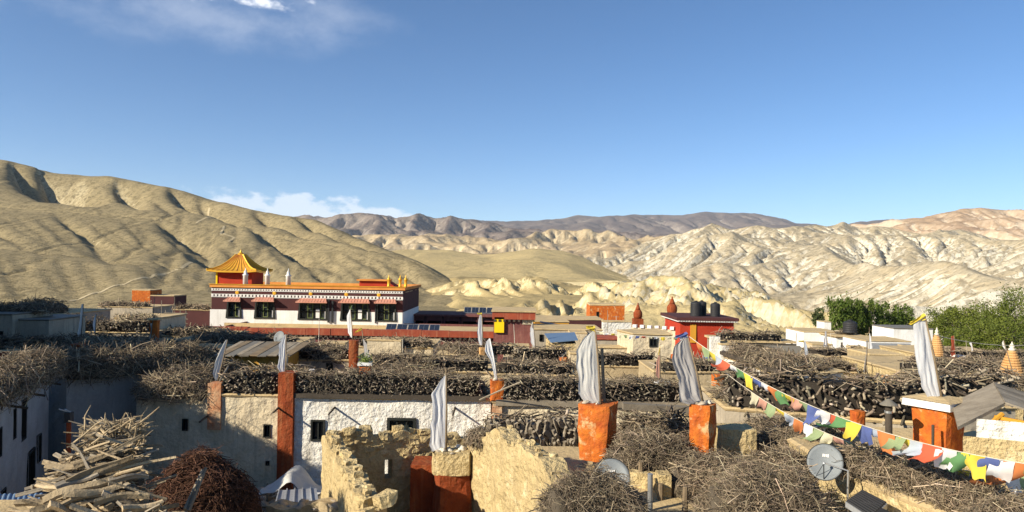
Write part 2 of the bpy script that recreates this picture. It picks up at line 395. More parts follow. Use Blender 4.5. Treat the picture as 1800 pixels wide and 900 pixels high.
def erode(h, c, iters, K, m=0.5, keep=0.9, rad=60.0, diff=0.015):
    """running water: every cell drains to its steepest neighbour and is cut down by the flow that crosses it"""
    h0 = h.copy(); ny, nx = h.shape; idx = np.arange(ny * nx).reshape(ny, nx)
    nb = [(j, i) for j in (-1, 0, 1) for i in (-1, 0, 1) if i or j]
    for it in range(iters):
        p = np.pad(h, 1, mode='constant', constant_values=1e9); mn = np.full(h.shape, 1e9)
        for j, i in nb: mn = np.minimum(mn, p[1 + j:ny + 1 + j, 1 + i:nx + 1 + i])
        h = np.maximum(h, np.minimum(mn + 0.01 * c, h + 2 * c)); p = np.pad(h, 1, mode='constant', constant_values=1e9)
        best = np.zeros(h.shape); rcv = idx.copy(); ds = np.ones(h.shape)
        for j, i in nb:
            q = math.hypot(i, j); s = (h - p[1 + j:ny + 1 + j, 1 + i:nx + 1 + i]) / q; g = s > best
            best = np.where(g, s, best); rcv = np.where(g, idx + j * nx + i, rcv); ds = np.where(g, q, ds)
        for e in (np.s_[0, :], np.s_[-1, :], np.s_[:, 0], np.s_[:, -1]): rcv[e] = idx[e]
        order = np.argsort(-h.ravel()).tolist(); R = rcv.ravel().tolist(); A = [1.0] * (nx * ny)
        for k in order:
            r = R[k]
            if r != k: A[r] += A[k]
        f = (K * np.array(A) ** m / ds.ravel()).tolist(); H = h.ravel().tolist()
        for k in reversed(order):
            r = R[k]
            if r != k:
                q = f[k]; H[k] = (H[k] + q * H[r]) / (1 + q)
        h = np.array(H).reshape(ny, nx); h = h * (1 - diff) + blur(h) * diff
    return h + keep * boxblur(h0 - h, max(2, int(rad / c)))
HGT = {}
def hill(name, label, mat, xr, yr, c, cons, spur=0, spur_s=0.01, ero=(0, 0, 0, 0, 0), fine=0, fine_s=0.1, skew=0.0, terr=None, seed=1, post=None, clip_u=None):
    nx = int((xr[1] - xr[0]) / c) + 1; ny = int((yr[1] - yr[0]) / c) + 1
    X, Y = np.meshgrid(xr[0] + np.arange(nx) * c, yr[0] + np.arange(ny) * c)
    h = relief(X, Y, cons); h = blur(h, 4)
    P = np.stack([X + skew * Y, Y * 0.55, X * 0 + seed], -1)
    if spur: h = h + spur * (ridged(P * spur_s, 4, 0.36) - 0.25)
    if ero[0]: h = h + ero[2] * fbm(np.stack([X, Y, X * 0 + seed], -1) * ero[3], 5, 0.6); h = erode(h, c, ero[0], ero[1], rad=ero[4])
    if terr:
        st, am = terr; q = h / st + fbm(np.stack([X, Y, X * 0 + 3], -1) * 0.01, 3) * 1.2; fl = np.floor(q); fr = q - fl
        h = h + am * st * (fl + np.clip((fr - 0.62) / 0.2, 0, 1) - q)
    if fine: h = h + fine * fbm(np.stack([X, Y, X * 0 + 9], -1) * fine_s, 4)
    if post: h = post(X, Y, h)
    h[0] -= 25; h[1] -= 10
    HGT[name] = (xr[0], yr[0], c, h)
    V = np.stack([X, Y, h], -1).reshape(-1, 3)
    idx = np.arange(nx * ny).reshape(ny, nx)
    Q = np.stack([idx[:-1, :-1], idx[:-1, 1:], idx[1:, 1:], idx[1:, :-1]], -1).reshape(-1, 4)
    if clip_u:
        u = (X / Y * F).ravel(); keep = ((u[Q] > clip_u[0]) & (u[Q] < clip_u[1])).all(1); Q = Q[keep]
        used = np.unique(Q); m = np.full(len(V), -1); m[used] = np.arange(len(used)); V = V[used]; Q = m[Q]
    o = obj_np(name, V, Q, mat, smooth=True, loc=(0, (yr[0] + yr[1]) / 2, 0))
    o['kind'] = 'structure'; o['label'] = label
    return o

# left khaki hill: foot, lower bench, road bench, crest, back
def line(xs, ys, ds): return contour(list(zip(xs, ys, ds)))
LX = [-250, 0, 100, 200, 310, 440, 560, 660, 740, 815, 900, 1000]
left_cons = [
    line(LX, [590] * 12, [120] * 12),
    line(LX, [548, 550, 552, 548, 545, 543, 540, 540, 540, 540, 545, 550], [300] * 12),
    line(LX, [432, 438, 446, 456, 470, 488, 500, 508, 514, 518, 545, 552], [560, 560, 550, 540, 530, 520, 510, 500, 490, 470, 460, 460]),
    line(LX, [360, 366, 372, 380, 389, 401, 421, 440, 463, 503, 548, 556], [800, 800, 790, 780, 765, 740, 700, 650, 590, 540, 520, 520]),
    line(LX, [276, 280, 298, 305, 330, 366, 385, 424, 460, 503, 560, 566], [1020, 1020, 1000, 980, 960, 900, 830, 740, 660, 590, 570, 570]),
    line(LX, [330, 330, 340, 350, 365, 390, 410, 445, 480, 520, 570, 575], [1350, 1350, 1330, 1300, 1280, 1200, 1100, 1000, 860, 720, 680, 680]),
]
def on_left(x, y):
    """a photo pixel on the left hillside -> world x, y (depth read from the contours)"""
    u, v = UV(x, y); ds = [np.interp(u, A[:, 0], A[:, 2]) for A in left_cons[1:5]]; vv = [np.interp(u, A[:, 0], A[:, 1]) for A in left_cons[1:5]]
    zs = [CZ - q / F * d for q, d in zip(vv, ds)]; best = ds[-1]
    for k in range(3):
        if vv[k] >= v >= vv[k + 1]:
            t = np.linspace(0, 1, 60); dd = ds[k] + (ds[k + 1] - ds[k]) * t; zz = zs[k] + (zs[k + 1] - zs[k]) * t
            best = dd[np.argmin(np.abs((CZ - zz) / dd * F - v))]
    return np.array((u / F * best, best))
VAL = [  # clefts of the hillside in photo pixels, half width and depth in metres
    [(22, 288), (58, 318), (88, 352), 15, 17], [(72, 292), (122, 322), (162, 360), 22, 30], [(205, 309), (232, 335), (256, 368), 13, 15],
    [(300, 330), (335, 352), (358, 374), 12, 12], [(352, 346), (400, 375), (450, 400), 13, 13], [(268, 335), (290, 360), (300, 376), 8, 5],
    [(450, 370), (500, 392), (560, 418), 12, 10], [(520, 378), (580, 402), (640, 430), 11, 9], [(600, 402), (650, 430), (700, 456), 9, 7],
    [(280, 390), (330, 414), (380, 448), 11, 9], [(100, 378), (160, 418), (210, 470), 9, 7], [(440, 400), (500, 425), (590, 470), 12, 10],
    [(430, 455), (480, 482), (540, 515), 13, 9], [(540, 466), (600, 490), (680, 525), 11, 7], [(340, 440), (375, 455), (400, 470), 12, 10],
]
for x0 in range(-120, 700, 30):
    x0 += random.uniform(-9, 9); yb = float(np.interp(x0, LX, [360, 366, 372, 380, 389, 401, 421, 440, 463, 503, 548, 556])) + random.uniform(4, 16)
    dx = random.uniform(70, 120); y1 = float(np.interp(x0 + dx, LX, [432, 438, 446, 456, 470, 488, 500, 508, 514, 518, 545, 552])) - random.uniform(0, 12)
    VAL.append([(x0, yb), (x0 + dx * random.uniform(.4, .55), (yb + y1) / 2), (x0 + dx, y1), random.uniform(2.4, 4.5), random.uniform(1.3, 3.0)])
for x0 in range(-100, 700, 42):
    x0 += random.uniform(-14, 14); ya = float(np.interp(x0, LX, [432, 438, 446, 456, 470, 488, 500, 508, 514, 518, 545, 552])) + 6
    VAL.append([(x0, ya), (x0 + 30, ya + (545 - ya) * .5), (x0 + random.uniform(50, 90), 545), random.uniform(2.5, 5), random.uniform(1.5, 3)])
def carve(X, Y, h):
    for *pts, wd, dp in VAL:
        P = np.array([on_left(*p) for p in pts]); best = np.full(X.shape, 1e9); sg = np.zeros(X.shape); tt = np.zeros(X.shape)
        for k in range(2):
            a, b = P[k], P[k + 1]; ab = b - a; L2 = ab @ ab
            t = np.clip(((X - a[0]) * ab[0] + (Y - a[1]) * ab[1]) / L2, 0, 1)
            px, py = X - a[0] - t * ab[0], Y - a[1] - t * ab[1]; dd = np.hypot(px, py); s = px * ab[1] - py * ab[0]
            m = dd < best; best = np.where(m, dd, best); sg = np.where(m, s, sg); tt = np.where(m, (t + k) / 2, tt)
        wob = 1 + 0.5 * fbm(np.stack([X, Y, X * 0 + wd], -1) * 0.02, 3)
        w = np.where(sg > 0, wd * 0.6, wd * 1.3) * wob * (0.55 + 0.6 * np.sin(np.clip(tt, 0, 1) * 2.6))
        env = np.clip(np.sin(np.clip(tt * 0.9 + 0.08, 0, 1) * math.pi), 0, 1)
        h = h - (1.7 if dp > 8 else 1.2) * dp * env * np.exp(-(best / w) ** 1.05)
    # the cart road cut along the bench
    u = X / Y * F
    r1 = np.interp(u, left_cons[3][:, 0], left_cons[3][:, 2]); dd = (Y - r1)
    h = h - 2.6 * np.exp(-(dd / 5.0) ** 2) + 1.5 * np.exp(-((dd + 9) / 5.0) ** 2)
    r2 = np.interp(u, left_cons[2][:, 0], left_cons[2][:, 2]); dd = (Y - r2)
    h = h - 2.0 * np.exp(-(dd / 4.0) ** 2) + 1.0 * np.exp(-((dd + 7) / 4.0) ** 2)
    h = h + 0.6 * fbm(np.stack([X, Y, X * 0], -1) * 0.05, 5, 0.6); return erode(h, 3.0, 4, 0.022, keep=.9, rad=14, diff=.04)
hill('hillside', 'khaki hillside with shadowed clefts and road benches behind the monastery', 'hill_khaki', (-1080, 60), (120, 1520), 3.0, left_cons,
     spur=1.5, spur_s=0.010, skew=0.45, ero=(4, 0.03, 1.0, 0.03, 40), post=carve, clip_u=(-1000, 80), seed=3)

# tan rounded hill in the middle with its row of fluted cliffs
CX = [560, 700, 780, 860, 940, 1000, 1060, 1110, 1160, 1240, 1320]
mid_cons = [
    line(CX, [600] * 11, [130] * 11),
    line(CX, [556, 556, 556, 558, 562, 562, 560, 558, 560, 565, 570], [230] * 11),
    line(CX, [545, 545, 540, 538, 530, 528, 530, 534, 540, 552, 565], [300] * 11),
    line(CX, [522, 522, 518, 516, 516, 520, 522, 526, 530, 545, 560], [420] * 11),
    line(CX, [505, 505, 500, 495, 497, 502, 506, 512, 520, 540, 556], [470] * 11),
    line(CX, [490, 488, 486, 489, 492, 494, 500, 506, 516, 535, 552], [640] * 11),
    line(CX, [455, 442, 445, 450, 437, 447, 470, 492, 512, 535, 552], [1250, 1250, 1300, 1380, 1400, 1350, 1250, 1150, 1050, 950, 900]),
    line(CX, [480, 470, 470, 474, 462, 470, 490, 510, 525, 545, 560], [1700, 1700, 1750, 1900, 1900, 1850, 1700, 1500, 1300, 1200, 1200]),
]
def cliffs(X, Y, h):
    n = ridged(np.stack([X * 0.055 + 0.02 * Y, Y * 0.012, X * 0], -1), 4); u = X / Y * F
    m = np.exp(-((Y - 445) / 28) ** 2) * np.clip((u + 110) / 60, 0, 1) * np.clip((300 - u) / 60, 0, 1)
    m2 = np.exp(-((Y - 265) / 35) ** 2) * np.clip((u + 20) / 60, 0, 1)
    n2 = ridged(np.stack([X * 0.09, Y * 0.03, X * 0 + 4], -1), 4)
    h = h + 13 * m * (np.clip(n * 1.5, -1, .8) - 0.35) + 8.0 * m2 * (n2 - 0.45)
    nf = ridged(np.stack([X * 0.17 + 0.05 * Y, Y * 0.03, X * 0 + 7], -1), 3); nw = fbm(np.stack([X * .02, Y * .02, X * 0 + 1], -1), 3)
    h = h + 5.0 * m * (nf - .5) * np.clip(.6 + nw, 0, 1.3) + 4.0 * m2 * (ridged(np.stack([X * 0.26, Y * 0.06, X * 0 + 2], -1), 3) - .5)
    m3 = np.exp(-((Y - 300) / 40) ** 2) * np.exp(-((u + 100) / 70) ** 2)
    h = h - 14 * np.clip((-95 - u) / 120, 0, 1) * np.clip((Y - 200) / 80, 0, 1)
    h = h + 5 * m3 * fbm(np.stack([X, Y, X * 0], -1) * 0.04, 4) + 0.9 * fbm(np.stack([X, Y, X * 0 + 5], -1) * 0.12, 4, .6)
    return erode(h, 1.25, 3, 0.06, keep=.85, rad=8, diff=.01)
hill('valley_slope', 'pale eroded slope with fluted cliffs below the rounded tan hill', 'badland', (-190, 230), (130, 660), 1.25, mid_cons, spur=2.0, spur_s=0.02,
     ero=(6, 0.12, 2.0, 0.06, 16), terr=(6.0, 0.55), post=cliffs, clip_u=(-330, 430), seed=5)
hill('rounded_hill', 'smooth rounded tan hill rising behind the village cliffs', 'hill_tan', (-480, 520), (560, 1900), 4.0, mid_cons, spur=10, spur_s=0.005,
     ero=(5, 0.035, 4.0, 0.012, 60), fine=0.8, fine_s=0.03, clip_u=(-360, 440), seed=6)

# near yellow and white bluffs behind the red house
NX = [1000, 1060, 1100, 1130, 1200, 1250, 1300, 1350, 1400, 1450, 1520, 1700, 1900]
near_cons = [
    line(NX, [640] * 13, [105] * 13),
    line(NX, [585, 585, 585, 585, 588, 590, 592, 596, 602, 605, 605, 605, 605], [150] * 13),
    line(NX, [572, 568, 562, 556, 556, 560, 566, 574, 584, 596, 602, 604, 604], [190] * 13),
    line(NX, [556, 546, 532, 520, 510, 516, 528, 545, 565, 588, 600, 602, 602], [225] * 13),
    line(NX, [556, 540, 524, 512, 500, 504, 514, 530, 552, 582, 598, 600, 600], [262] * 13),
    line(NX, [560, 556, 552, 548, 540, 540, 545, 555, 570, 590, 600, 600, 600], [330] * 13),
]
def flutes(X, Y, h):
    n = ridged(np.stack([X * 0.075 + 0.03 * Y, Y * 0.02, X * 0 + 8], -1), 4); m = np.exp(-((Y - 205) / 40) ** 2)
    h = h + m * (8.0 * (np.clip(n * 1.4, -1, .7) - 0.3)) + 2.2 * fbm(np.stack([X, Y, X * 0 + 2], -1) * 0.08, 5, .6)
    h = h + 3.4 * m * (ridged(np.stack([X * 0.24 + .1 * Y, Y * 0.05, X * 0 + 3], -1), 3) - .45)
    return erode(h, 1.0, 4, 0.08, keep=.85, rad=8, diff=.01)
hill('bluff', 'yellow and white eroded bluff behind the red house with water tanks', 'white_cliff', (10, 190), (120, 330), 1.0, near_cons, spur=4, spur_s=0.03,
     ero=(8, 0.35, 3.5, 0.08, 16), post=flutes, clip_u=(110, 640), seed=8)

# cream badland slopes on the right
RX = [1040, 1130, 1180, 1230, 1270, 1320, 1370, 1420, 1470, 1560, 1690, 1800, 1950]
right_cons = [
    line(RX, [600] * 13, [270] * 13),
    line(RX, [520, 518, 520, 530, 545, 560, 570, 575, 578, 575, 565, 560, 560], [620, 600, 560, 500, 460, 430, 420, 420, 420, 420, 420, 420, 420]),
    line(RX, [500, 486, 478, 474, 476, 482, 486, 490, 492, 480, 462, 452, 450], [1100, 1050, 1000, 960, 930, 900, 880, 860, 850, 850, 850, 850, 850]),
    line(RX, [470, 440, 424, 412, 408, 412, 415, 411, 413, 418, 428, 436, 440], [1700, 1700, 1680, 1660, 1640, 1620, 1600, 1590, 1580, 1560, 1540, 1520, 1500]),
    line(RX, [490, 460, 445, 435, 430, 434, 437, 433, 435, 440, 450, 456, 460], [2300] * 13),
]
hill('badland_slope', 'cream badland slopes with white gullied spurs beyond the trees', 'hill_cream', (100, 1500), (280, 2150), 3.5, right_cons, spur=46, spur_s=0.0042,
     skew=-0.35, ero=(9, 0.15, 9.0, 0.008, 120), fine=1.2, fine_s=0.05, clip_u=(130, 1000), seed=11)
KX = [1380, 1440, 1480, 1560, 1640, 1690, 1740, 1800, 1950]
pink_cons = [line(KX, [470] * 9, [2000] * 9), line(KX, [418, 412, 404, 394, 385, 379, 382, 384, 386], [3300] * 9), line(KX, [430, 425, 420, 410, 400, 395, 397, 398, 398], [4200] * 9)]
hill('pink_ridge', 'rugged pinkish ridge above the cream badland slopes', 'pink_hill', (900, 3300), (2000, 3900), 11.0, pink_cons, spur=55, spur_s=0.0040,
     ero=(7, 0.16, 30.0, 0.004, 170), fine=3.0, fine_s=0.02, clip_u=(450, 1000), seed=12)
BX = [520, 600, 680, 720, 800, 850, 900, 960, 1040, 1120, 1200, 1300]
bad_cons = [line(BX, [480] * 12, [1900] * 12), line(BX, [440, 440, 440, 440, 446, 450, 448, 446, 440, 436, 430, 430], [2500] * 12),
            line(BX, [425, 425, 426, 424, 422, 430, 418, 414, 412, 420, 425, 425], [3100] * 12), line(BX, [440] * 12, [4000] * 12)]
hill('fluted_badlands', 'fluted ochre badlands in the distance behind the rounded hill', 'far_badland', (-800, 1000), (1950, 3600), 9.0, bad_cons, spur=42, spur_s=0.0055,
     ero=(8, 0.22, 26.0, 0.005, 130), fine=2, fine_s=0.03, clip_u=(-330, 360), seed=13)
MX = [300, 420, 560, 640, 700, 770, 800, 830, 900, 960, 1060, 1160, 1240, 1300, 1350, 1420, 1480, 1560, 1650, 1800, 1950]
m1 = [line(MX, [440] * 21, [4200] * 21), line(MX, [400, 395, 390, 386, 384, 384, 390, 400, 412, 418, 420, 424, 424, 424, 424, 424, 424, 424, 424, 424, 424], [5600] * 21), line(MX, [425] * 21, [7000] * 21)]
hill('purple_foothills', 'purplish gullied foothills below the far mountains', 'far_mountain', (-2400, 1600), (4200, 6800), 19.0, m1, spur=90, spur_s=0.0022,
     ero=(8, 0.2, 60.0, 0.002, 280), fine=4, fine_s=0.01, clip_u=(-520, 300), seed=14)
m2 = [line(MX, [440] * 21, [7000] * 21), line(MX, [405] * 14 + [402, 400, 404, 404, 404, 404, 404], [9000] * 21),
      line(MX, [396, 392, 388, 386, 385, 382, 388, 394, 391, 388, 383, 382, 374, 379, 386, 396, 402, 396, 392, 378, 372], [11500] * 21), line(MX, [410] * 21, [14000] * 21)]
hill('far_mountains', 'dark grey mountains along the horizon', 'far_mountain', (-5600, 8600), (7000, 13600), 52.0, m2, spur=110, spur_s=0.0008,
     ero=(6, 0.15, 100.0, 0.001, 600), fine=10, fine_s=0.004, clip_u=(-560, 900), seed=15)

# the village ground and the plain under the hills
def ground_sheet():
    rr = np.concatenate([np.linspace(-60, 130, 64), np.array([150, 180, 220, 280, 380, 600, 1000, 2000, 4000, 9000, 14000])])
    xx = np.concatenate([[-9000, -3000, -1000, -400, -200], np.linspace(-120, 120, 81), [200, 400, 1000, 3000, 9500]])
    X, Y = np.meshgrid(xx, rr)
    h = np.interp(Y, [-60, 55, 100, 150, 220, 600, 14000], [0, 0, -1.2, -5, -22, -60, -300])
    h = h + 0.10 * fbm(np.stack([X, Y, X * 0], -1) * 0.35, 3) * (np.abs(Y) < 130)
    V = np.stack([X, Y, h], -1).reshape(-1, 3); ny, nx = X.shape; idx = np.arange(nx * ny).reshape(ny, nx)
    Q = np.stack([idx[:-1, :-1], idx[:-1, 1:], idx[1:, 1:], idx[1:, :-1]], -1).reshape(-1, 4)
    o = obj_np('ground', V, Q, 'ground_earth', smooth=True, loc=(0, 0, 0)); o['kind'] = 'structure'; o['label'] = 'trodden earth of the village lanes and the plain'
ground_sheet()

# pale cart tracks worn into the left hillside, and the posts along the bench
def on_hill(p, name='hillside'):
    x0, y0, c, h = HGT[name]; i = min(max((p[0] - x0) / c, 0), h.shape[1] - 2); j = min(max((p[1] - y0) / c, 0), h.shape[0] - 2); a, b = int(i), int(j); u, v = i - a, j - b
    return (h[b, a] * (1 - u) + h[b, a + 1] * u) * (1 - v) + (h[b + 1, a] * (1 - u) + h[b + 1, a + 1] * u) * v
hillmat('track_dust', (0.52, 0.43, 0.27), (0.58, 0.49, 0.33), (0.44, 0.36, 0.22), 0.3, 0.6, 0.05)
for lb, wd, pts in (('pale cart track climbing the foot of the khaki hillside', 2.6, [(120, 520), (165, 506), (240, 492), (300, 474), (335, 458), (352, 446)]), ('zigzag footpath on the flank of the khaki hillside', 2.2, [(368, 350), (362, 360), (350, 366), (378, 374), (362, 380), (345, 390)]), ('short zigzag path above the golden tower', 2.2, [(395, 398), (388, 408), (412, 414), (402, 420)])):
    Q_ = [on_left(*p) for p in pts]; D_ = []
    for a, b in zip(Q_[:-1], Q_[1:]): D_ += [a + (b - a) * k / 14 for k in range(14)]
    D_ = np.array(D_ + [Q_[-1]]); tg = np.gradient(D_, axis=0); tg /= np.linalg.norm(tg, axis=1, keepdims=True); sd = np.stack([tg[:, 1], -tg[:, 0]], -1); V = []
    for p, s in zip(D_, sd):
        for k in (-1, 0, 1): q = p + s * k * wd / 2; V.append((q[0], q[1], on_hill(q) + .18))
    n_ = len(D_); o = obj_np('path', V, [(i * 3 + k, i * 3 + k + 1, i * 3 + k + 4, i * 3 + k + 3) for i in range(n_ - 1) for k in (0, 1)], 'track_dust', loc=(D_[0][0], D_[0][1], 0)); o['kind'] = 'structure'; o['label'] = lb
# ------------------------------------------------------------------ village building blocks
def frame_of(D):
    D = D / (np.linalg.norm(D, axis=1, keepdims=True) + 1e-9)
    up = np.where(np.abs(D[:, 2:3]) < 0.9, np.array([[0, 0, 1.0]]), np.array([[1.0, 0, 0]]))
    A = np.cross(D, up); A /= np.linalg.norm(A, axis=1, keepdims=True) + 1e-9
    return D, A, np.cross(D, A)
def sticks(C, D, L, R, seg=2, sides=3, curl=0.15, taper=0.6, col=None, cap=False):
    """many bent tapering sticks; returns V, Q, colours"""
    N = len(C); D, A, B = frame_of(np.asarray(D, float)); L = np.broadcast_to(L, N)[:, None]; R = np.broadcast_to(R, N)
    ts = np.linspace(-0.5, 0.5, seg + 1); V = np.zeros((N, seg + 1, sides, 3)); off = np.zeros((N, 3)); ph = rng.uniform(0, 6.28, N)
    for k, t in enumerate(ts):
        if k: off = off + (rng.normal(0, curl, (N, 1)) * A + rng.normal(0, curl, (N, 1)) * B) * L / seg
        p = C + D * L * t + off; r = (R * (1 - taper * k / seg))[:, None]
        for s in range(sides):
            th = (ph + 2 * math.pi * s / sides)[:, None]; V[:, k, s] = p + r * (np.cos(th) * A + np.sin(th) * B)
    base = (np.arange(N) * (seg + 1) * sides)[:, None]; q = []
    for k in range(seg):
        for s in range(sides):
            s2 = (s + 1) % sides; q.append([k * sides + s, (k + 1) * sides + s, (k + 1) * sides + s2, k * sides + s2])
    if cap and sides == 4: q.append([0, 1, 2, 3])
    Q = (base[:, :, None] + np.array(q)[None]).reshape(-1, 4)
    cols = np.repeat(col, (seg + 1) * sides, axis=0)
    return V.reshape(-1, 3), Q, cols
def tones(n, lo=(0.10, 0.078, 0.055), hi=(0.34, 0.275, 0.195), bias=1.4):
    t = rng.uniform(0, 1, (n, 1)) ** bias; c = np.array(lo) * (1 - t) + np.array(hi) * t
    return c * rng.uniform(0.85, 1.15, (n, 1)) * np.array([1, 1, 1]) * rng.uniform(0.95, 1.05, (n, 3))
def merge(parts):
    V = []; Q = []; C = []; k = 0
    for v, q, c in parts: V.append(v); Q.append(q + k); C.append(c); k += len(v)
    return np.concatenate(V), np.concatenate(Q), np.concatenate(C)
def path_at(P, t):
    P = np.asarray(P, float); seg = np.linalg.norm(np.diff(P, axis=0), axis=1); cs = np.concatenate([[0], np.cumsum(seg)]); s = t * cs[-1]
    pos = np.stack([np.interp(s, cs, P[:, k]) for k in range(P.shape[1])], -1)
    i = np.clip(np.searchsorted(cs, s, 'right') - 1, 0, len(seg) - 1); d = (np.diff(P, axis=0) / seg[:, None])[i]
    return pos, d, cs[-1]
TWIG = dict(lo=(0.085, 0.064, 0.044), hi=(0.41, 0.325, 0.22))
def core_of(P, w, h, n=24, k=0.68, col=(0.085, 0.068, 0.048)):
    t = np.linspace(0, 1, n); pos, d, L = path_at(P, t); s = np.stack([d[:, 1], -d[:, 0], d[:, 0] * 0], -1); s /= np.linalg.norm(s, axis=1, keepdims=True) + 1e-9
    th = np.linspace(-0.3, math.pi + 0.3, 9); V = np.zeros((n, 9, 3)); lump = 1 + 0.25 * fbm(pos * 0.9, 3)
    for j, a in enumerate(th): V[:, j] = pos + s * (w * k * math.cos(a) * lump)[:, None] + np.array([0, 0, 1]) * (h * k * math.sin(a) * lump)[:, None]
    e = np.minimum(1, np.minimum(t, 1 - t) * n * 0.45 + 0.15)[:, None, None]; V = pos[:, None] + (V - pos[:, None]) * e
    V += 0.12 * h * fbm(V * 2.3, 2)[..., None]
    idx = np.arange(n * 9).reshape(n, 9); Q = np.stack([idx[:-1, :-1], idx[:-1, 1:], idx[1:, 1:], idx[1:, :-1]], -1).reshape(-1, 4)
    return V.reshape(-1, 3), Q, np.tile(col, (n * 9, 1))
def brush_geo(P, w, h, d, dens=1.0, tl=0.5, along=0.4, tone=TWIG, fine=1.0):
    """a bank of thorny brushwood along the path P (its base), half width w, height h, seen from about d metres"""
    pos0, _, L = path_at(P, np.array([0.5])); tr = max(0.0055, 0.00042 * d) * fine
    tl = tl * (0.62 if d < 22 else 1.0); area = L * (2 * w + 2 * h) * 0.9; N = int(min(16000, dens * (2.3 if d < 22 else 1.7 if d < 34 else 1.15) * area / (tl * tr * 2)))
    t = rng.uniform(0, 1, N); pos, dr, _ = path_at(P, t); s = np.stack([dr[:, 1], -dr[:, 0], dr[:, 0] * 0], -1)
    a = rng.uniform(-0.25, math.pi + 0.25, N); rho = rng.uniform(0.64, 1.06, N)
    lump = 1 + 0.30 * fbm(pos * 0.9, 3) + 0.22 * fbm(np.stack([pos[:, 0] * 2.2, pos[:, 1] * 2.2, a * 1.1], -1), 2)
    e = np.minimum(1, np.minimum(t, 1 - t) * L / max(w, 0.1) + 0.25)
    C = pos + s * (w * np.cos(a) * rho * lump * e)[:, None] + np.array([0, 0, 1]) * (h * np.sin(a) * rho * lump * e)[:, None]
    nrm = s * np.cos(a)[:, None] + np.array([0, 0, 1.0]) * np.sin(a)[:, None]
    D = rng.normal(0, 1, (N, 3)); D = D - 0.55 * (D * nrm).sum(1, keepdims=True) * nrm + along * dr * rng.choice([-1, 1], (N, 1))
    k = int(N * 0.06)                                                    # loose twigs that stand out
    C[:k] += nrm[:k] * rng.uniform(0.02, 0.16, (k, 1)) * min(1, h * 1.6)
    k2 = int(N * 0.04) + 4; j2 = rng.integers(0, N, k2); thick = sticks(C[j2] + np.array([0, 0, .02]), D[j2] * .6 + dr[j2] * rng.choice([-1, 1], (k2, 1)) * .8, tl * rng.uniform(1.2, 2.6, k2), tr * rng.uniform(1.4, 2.4, k2), 2, 3, 0.14, 0.6, tones(k2, lo=(.12, .09, .06), hi=(.55, .44, .30)))
    return merge([core_of(P, w, h), thick, sticks(C, D, tl * rng.uniform(0.5, 1.5, N), tr * rng.uniform(0.6, 1.5, N), 3 if d < 22 else 2 if d < 30 else 1, 3, 0.44 if d < 22 else 0.24, 0.55, tones(N, **tone) * (1 + 0.45 * fbm(C * 1.3, 3))[:, None])])
def ends_geo(a, b, z, h, depth, size, out, col=None, jit=0.22, tone=None, lean=0.0, over=0.25):
    """a stack of cut sticks along a-b (base level z) with their ends showing on the side of the vector out"""
    a, b, out = (np.array(q, float) for q in (a, b, out)); out = out / np.linalg.norm(out); L = np.linalg.norm(b - a); t = (b - a) / L
    ns, nz = max(2, int(L / (size * 1.5))), max(2, int(h / (size * 1.35))); N = ns * nz
    s = np.tile(np.arange(ns), nz) * L / ns + rng.uniform(-.6, .6, N) * size; zz = np.repeat(np.arange(nz), ns) * h / nz + rng.uniform(-.4, .4, N) * size + size * .5
    lump = 1 + 0.42 * fbm(np.stack([s * 0.8, s * 0 + a[0], s * 0 + a[1]], -1), 3); zz = zz * lump
    ln = depth * rng.uniform(0.55, 1.0, N); fr = over * rng.normal(0.0, 0.45, N).clip(-1, 1)
    D = np.zeros((N, 3)); D[:, :2] = -out[None] + t[None] * rng.normal(0, jit, (N, 1)); D[:, 2] = rng.normal(lean, jit, N)
    C = np.zeros((N, 3)); C[:, :2] = a + np.outer(s, t) + np.outer(fr - ln * 0.5, out); C[:, 2] = z + zz
    tone = tone or dict(lo=(0.075, 0.058, 0.042), hi=(0.44, 0.37, 0.27))
    g1 = sticks(C, D, ln, size * rng.uniform(0.32, 0.62, N), 1, 4, 0.05, 0.25, tones(N, bias=1.6, **tone) * (1 + .7 * fbm(C * .9, 3))[:, None].clip(.3, 2), cap=True)
    M = int(L * depth / (size * 0.45)); s = rng.uniform(0, L, M); q = rng.uniform(-over, depth, M)   # loose sticks on top
    C = np.zeros((M, 3)); C[:, :2] = a + np.outer(s, t) - np.outer(q, out); C[:, 2] = z + h * np.interp(s, np.linspace(0, L, 40), 1 + 0.42 * fbm(np.stack([np.linspace(0, L, 40) * 0.8, np.zeros(40) + a[0], np.zeros(40) + a[1]], -1), 3)) + rng.uniform(0, 1.6, M) * size
    D = rng.normal(0, 1, (M, 3)) * np.array([1, 1, 0.22]); g2 = sticks(C, D, rng.uniform(0.5, 1.2, M) * min(1.0, depth), size * rng.uniform(0.16, 0.4, M), 2, 3, 0.15, 0.5, tones(M, **TWIG))
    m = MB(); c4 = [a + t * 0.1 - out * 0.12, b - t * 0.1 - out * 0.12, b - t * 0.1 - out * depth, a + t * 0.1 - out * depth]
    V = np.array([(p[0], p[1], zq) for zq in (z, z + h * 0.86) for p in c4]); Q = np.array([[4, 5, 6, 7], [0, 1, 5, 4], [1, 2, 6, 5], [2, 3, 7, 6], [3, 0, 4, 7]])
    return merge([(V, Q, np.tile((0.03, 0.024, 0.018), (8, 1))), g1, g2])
def stuff_part(name, geo, parent, mat='brush', label=None):
    o = obj_np(name, geo[0], geo[1], mat, parent, geo[2]); o['kind'] = 'stuff'
    if label: o['label'] = label
    return o

